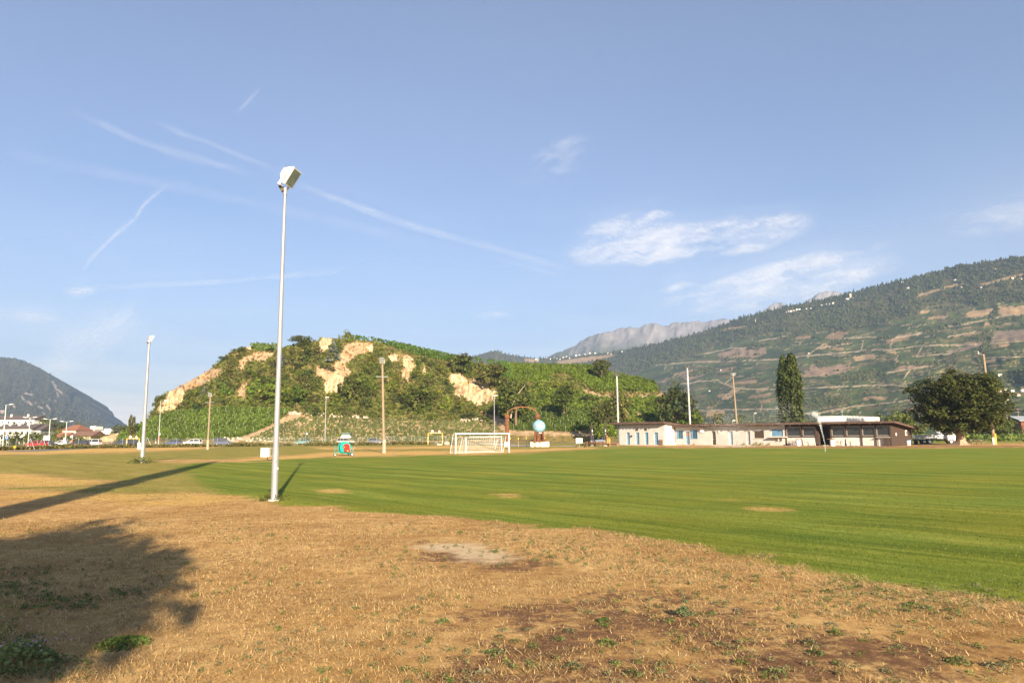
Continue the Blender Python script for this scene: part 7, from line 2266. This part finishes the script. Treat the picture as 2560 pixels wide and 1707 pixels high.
def blades(name, label, cat, c, h, w, lean, col):
    """one bent blade per row, two triangles"""
    n = len(c)
    a = RNG.random(n) * 6.283
    d = np.stack([np.cos(a), np.sin(a), np.zeros(n)], 1); s = np.stack([-np.sin(a), np.cos(a), np.zeros(n)], 1)
    h = h[:, None]; w = w[:, None]; lean = lean[:, None]
    b0 = c - s * w / 2; b1 = c + s * w / 2
    m0 = c + d * h * lean * .45 + np.array([0, 0, 1]) * h * .6 * np.sqrt(np.clip(1 - lean ** 2 * .8, .05, 1)); 
    tip = c + d * h * lean + np.array([0, 0, 1]) * h * np.sqrt(np.clip(1 - lean ** 2, .02, 1))
    v = np.stack([b0, b1, m0 + s * w * .35, m0 - s * w * .35, tip], 1).reshape(-1, 3)
    k = np.arange(n) * 5
    f = np.concatenate([np.stack([k, k + 1, k + 2], 1), np.stack([k, k + 2, k + 3], 1), np.stack([k + 3, k + 2, k + 4], 1)])
    cc = np.repeat(col, 5, 0)
    return tag(nobj(name, npmesh(name, v, f, GRASS, False, cc)), label, cat, kind='stuff')
def scatter(n, r0, r1, p):
    """points ahead of the camera, thinning out with distance"""
    r = (r0 ** p + (r1 ** p - r0 ** p) * RNG.random(n)) ** (1 / p)
    a = RNG.uniform(-.82, .82, n)
    x = r * np.tan(a) * .98; y = r
    return np.stack([x, y, np.zeros(n)], 1)
def dry_grass():
    c = scatter(340000, 3.6, 34, .7)
    lawn, soil, pale, grn, px, py = zone_of(c)
    cl = fbm(c[:, 0] * 1.6, c[:, 1] * 1.6, 101, 4)
    cl2 = fbm(c[:, 0] * 5, c[:, 1] * 5, 102, 3)
    soilx = np.where(soil, (cl * .6 + cl2 * .4) > .54, True)
    k = ~lawn & (~pale | (RNG.random(len(c)) < .03)) & soilx & ((cl2 > .38) | (RNG.random(len(c)) < .35))
    c = c[k]; cl = cl[k]; n = len(c)
    c[:, 2] = np.exp(-(np.hypot(c[:, 0], c[:, 1]) / 60) ** 2) * ((fbm(c[:, 0] * .9, c[:, 1] * .9, 3, 4) - .5) * .07) - .004
    t = RNG.random((n, 1))
    col = np.array([.42, .25, .09]) * (1 - t) + np.array([.74, .53, .24]) * t
    gm = (RNG.random(n) < .07)[:, None]
    col = np.where(gm, np.array([.15, .16, .04]), col) * (.40 + .62 * RNG.random((n, 1)))
    blades('dry_grass', 'parched straw-coloured grass covering the foreground', 'grass', c, .03 + .05 * RNG.random(n) ** 2 + .012 * (cl > .55), .003 + .0025 * RNG.random(n) + .0003 * c[:, 1], np.where(RNG.random(n) < .08, .6, .88) + .13 * RNG.random(n), col)
dry_grass()
def straw():
    c = scatter(150000, 3.6, 18, .8)
    lawn, soil, pale, grn, px, py = zone_of(c)
    cl = fbm(c[:, 0] * 1.1, c[:, 1] * 1.1, 111, 4)
    k = ~lawn & ~pale & ((cl > .47) | (RNG.random(len(c)) < .2)) & (~soil | (RNG.random(len(c)) < .25))
    c = c[k]; n = len(c)
    c[:, 2] = np.exp(-(np.hypot(c[:, 0], c[:, 1]) / 60) ** 2) * ((fbm(c[:, 0] * .9, c[:, 1] * .9, 3, 4) - .5) * .07) + .004
    t = RNG.random((n, 1))
    col = (np.array([.50, .32, .13]) * (1 - t) + np.array([.80, .60, .30]) * t) * (.6 + .6 * RNG.random((n, 1)))
    blades('straw', 'flattened pale straw lying on the dry ground', 'straw', c, .05 + .09 * RNG.random(n) ** 2, .0025 + .002 * RNG.random(n) + .0002 * c[:, 1], .985 + .013 * RNG.random(n), col)
straw()
def lawn_grass():
    c = scatter(200000, 7.5, 40, .7)
    c = c[RNG.random(len(c)) < np.clip((40 - c[:, 1]) / 24, 0, 1)]
    lawn, soil, pale, grn, px, py = zone_of(c)
    c = c[lawn]; n = len(c)
    c[:, 2] = np.exp(-(np.hypot(c[:, 0], c[:, 1]) / 60) ** 2) * ((fbm(c[:, 0] * .9, c[:, 1] * .9, 3, 4) - .5) * .07) - .004
    st = fbm((c[:, :2] @ U) * .12 * .55 * 3, (c[:, :2] @ np.array([-U[1], U[0]])) * 1.6, 103, 4)[:, None]
    t = np.clip(st * 1.3 - .15 + .35 * (RNG.random((n, 1)) - .5), 0, 1)
    col = (np.array([.085, .130, .013]) * (1 - t) + np.array([.19, .215, .035]) * t) * .80
    blades('lawn_grass', 'short mown green grass of the pitch', 'grass', c, .022 + .024 * RNG.random(n), .0035 + .003 * RNG.random(n) + .00035 * c[:, 1], .3 + .5 * RNG.random(n), col * (.75 + .5 * RNG.random((n, 1))))
lawn_grass()
def rosette(seed, col, n=46, R=.10, H=.05, leaf=.045):
    r = R * RNG.random(n) ** .6; a = RNG.random(n) * 6.283
    c = np.stack([r * np.cos(a), r * np.sin(a), H * (1 - (r / R) ** 2) * (.4 + .6 * RNG.random(n)) + .01], 1)
    return leaves('weed_leaves', c, leaf * (.6 + .8 * RNG.random(n)), dirs(n, .9), vary(col, n, .4, .15), .5)
WEEDS = [rosette(i, c_, 90, .085, .045, .026) for i, c_ in enumerate(((.16, .165, .075), (.14, .16, .055), (.20, .19, .10), (.12, .165, .04)))]
def weed(label, px, py, s, me, group=None, cat='weed', name='weed_clump', sz=None):
    g = G(px, py)
    t = nobj(name, me, None, g)
    t.rotation_euler = (0, 0, random.uniform(0, 6.28)); t.scale = (s, s, sz or s)
    return tag(t, label, cat, group)
big = [(1260, 1578, 1.1), (1395, 1600, 1.3), (1320, 1575, 1.0), (1510, 1555, 1.5), (1475, 1534, 1.2), (1250, 1594, 1.0), (1425, 1580, 1.3), (1515, 1611, 1.6), (1435, 1671, 1.6), (1585, 1690, 1.6), (1210, 1684, 1.4), (1110, 1555, 1.2), (1240, 1637, 1.5), (1290, 1605, 1.1), (1055, 1500, 1.1), (1540, 1660, 1.0), (2022, 1610, 1.5), (2040, 1637, 1.6), (2080, 1565, 1.3), (2090, 1585, 1.4), (2250, 1622, 1.2), (2400, 1660, 2.0), (2500, 1672, 1.8), (1855, 1660, 1.3), (1805, 1615, 1.2), (1940, 1690, 1.9), (1985, 1570, 1.1), (1780, 1535, 1.0), (1790, 1510, 1.0), (1890, 1443, 1.3), (1850, 1528, 1.1), (2280, 1515, 1.6), (2320, 1525, 1.8), (2380, 1530, 1.5), (2230, 1500, 1.3), (2070, 1480, 1.2), (2150, 1470, 1.3), (2200, 1478, 1.5), (1290, 1352, 1.6), (1330, 1359, 1.4), (1375, 1395, 1.5), (1215, 1345, 1.2), (1265, 1412, 1.4), (1240, 1380, 1.1), (1140, 1366, 1.2), (1420, 1370, 1.3), (1110, 1330, 1.2), (1150, 1332, 1.2)]
items = []
for i, (px, py, s) in enumerate(big):
    hue = ['grey-green', 'green', 'pale grey-green', 'fresh green'][i % 4]
    wh = 'beside the pale bare patch' if py < 1430 and px < 1500 else 'near the pitch edge at right' if py < 1540 else 'in the lower right corner' if px > 2200 else 'on the brown soil right of centre' if px > 1650 else 'on the brown soil at bottom centre'
    lab = ('broad ' if s > 1.35 else 'small ') + hue + ' weed ' + wh
    items.append((weed(lab, px, py, s * .66, WEEDS[i % 4], 'weed clumps on the dry foreground'), lab, px))
single_out(items)
CLOVER = rosette(9, (.10, .17, .035), 460, .26, .06, .05)
weed('bright green clover patch in the lower left dry grass', 308, 1612, 1.0, CLOVER, cat='plant', name='clover_patch')
FLW = rosette(10, (.20, .25, .09), 700, .34, .22, .05)
fw = weed('flowering leafy plant in the lower left corner', 40, 1665, 1.0, FLW, cat='plant', name='flowering_plant')
nb_ = 60
fl = nobj('flowers', leaves('flowers', np.stack([RNG.normal(0, .16, nb_), RNG.normal(0, .16, nb_), .16 + .08 * RNG.random(nb_)], 1), np.full(nb_, .02), dirs(nb_, 1), np.tile(np.array([.42, .32, .46]), (nb_, 1)), .9), fw)
fl['kind'] = 'stuff'
TALLW = crown('tall_weed_leaves', .09, .26, .0, (.16, .20, .09), 22, 40, .022, .45, 'cone')
weed('single upright leafy weed in the dry grass at right', 1711, 1545, 1.0, TALLW, cat='plant', name='tall_weed')
def small_weeds():
    c = scatter(2600, 4, 17, .9)
    lawn, soil, pale, grn, px, py = zone_of(c)
    cl = fbm(c[:, 0] * .5, c[:, 1] * .5, 105)
    k = ~lawn & ((cl > .5) | (px > 1500)) & ~((px < 1000) & (RNG.random(len(c)) < .45))
    c = c[k]
    # green mats at the left edge
    e = np.array([tuple(G(*q)) for q in [(RNG.uniform(-120, 130), RNG.uniform(1420, 1500)) for _ in range(160)] + [(RNG.uniform(60, 250), RNG.uniform(1490, 1525)) for _ in range(70)] + [(RNG.uniform(-60, 110), RNG.uniform(1560, 1700)) for _ in range(90)] + [(RNG.uniform(280, 375), RNG.uniform(1475, 1495)) for _ in range(26)] + [(RNG.uniform(100, 230), RNG.uniform(1640, 1707)) for _ in range(40)] + [(RNG.uniform(2050, 2560), RNG.uniform(1455, 1540)) for _ in range(150)] + [(RNG.uniform(1200, 1500), RNG.uniform(1335, 1420)) for _ in range(60)]])
    c = np.concatenate([c, e])
    C = []; S = []; K = []
    for p in c:
        n = random.randint(12, 34); R = random.uniform(.02, .07)
        r = R * RNG.random(n) ** .6; a = RNG.random(n) * 6.283
        C.append(np.stack([p[0] + r * np.cos(a), p[1] + r * np.sin(a), .01 + .04 * RNG.random(n)], 1))
        S.append(.021 * (.6 + .8 * RNG.random(n)))
        K.append(vary(random.choice(((.15, .155, .065), (.12, .15, .045), (.17, .165, .08), (.10, .15, .03))), n, .4))
    C = np.concatenate(C); n = len(C)
    tag(nobj('small_weeds', leaves('small_weeds', C, np.concatenate(S), dirs(n, .8), np.concatenate(K), .5)), 'small green weeds scattered through the dry grass', 'weeds', kind='stuff')
small_weeds()
def pebbles():
    c = scatter(9000, 3.8, 14, .9)
    lawn, soil, pale, grn, px, py = zone_of(c)
    c = c[(soil | pale) & ~lawn]; n = len(c)
    c[:, 2] = .004
    T = np.array([(1, 0, 0), (-.5, .87, 0), (-.5, -.87, 0), (0, 0, .9)], float)
    s = (.003 + .007 * RNG.random(n) ** 3)
    v = (c[:, None] + T[None] * s[:, None, None]).reshape(-1, 3)
    f = (np.array([(0, 1, 3), (1, 2, 3), (2, 0, 3)])[None] + (np.arange(n) * 4)[:, None, None]).reshape(-1, 3)
    tag(nobj('pebbles', npmesh('pebbles', v, f, mat('pebble', (.55, .48, .40), (.35, .28, .22), scale=20))), 'tiny pale pebbles on the bare soil', 'pebbles', kind='stuff')
pebbles()

# ================================================================== TREES BEHIND THE CAMERA (their shadows fall into the picture)
sd = np.array([-TO_SUN.x, -TO_SUN.y]); sd /= np.linalg.norm(sd)
tip = G(528, 1156)
Hp = 20.0; Lp = Hp / math.tan(SUN_EL)
tree('poplar_tree', 'tall slim poplar behind the camera casting the long shadow at left', 'tree', Vector((tip.x - sd[0] * Lp, tip.y - sd[1] * Lp, 0)), POP[0], PTR, 0, (.6, .6, Hp / 8.3))
cs = np.array([-7.0, 7.8])
zc_ = 5.6; Lc = zc_ / math.tan(SUN_EL)
BIG = crown('shade_leaves', 2.9, 5.2, 3.0, G_MID, 105, 70, .36, .30, 'round')
tree('shade_tree', 'leafy tree behind the camera shading the lower left ground', 'tree', Vector((cs[0] - sd[0] * Lc, cs[1] - sd[1] * Lc, 0)), BIG, trunk_mesh(4.5, .22, 5, 2.0, 12), 0, 1.0)
# ================================================================== HAZE
def build_haze():
    b = MB().box((0, 3200, 479), (13600, 7400, 962))
    mt = bpy.data.materials.new('haze_air')
    mt.use_nodes = True
    nt = mt.node_tree
    nt.nodes.clear()
    o = nt.nodes.new('ShaderNodeOutputMaterial')
    v = nt.nodes.new('ShaderNodeVolumePrincipled')
    v.inputs['Color'].default_value = HAZE_COLOR
    v.inputs['Density'].default_value = HAZE_DENSITY
    v.inputs['Anisotropy'].default_value = 0.0
    nt.links.new(v.outputs[0], o.inputs['Volume'])
    h = b.build('haze', mt)
    tag(h, 'pale morning haze hanging in the valley air', 'haze', kind='stuff')
build_haze()
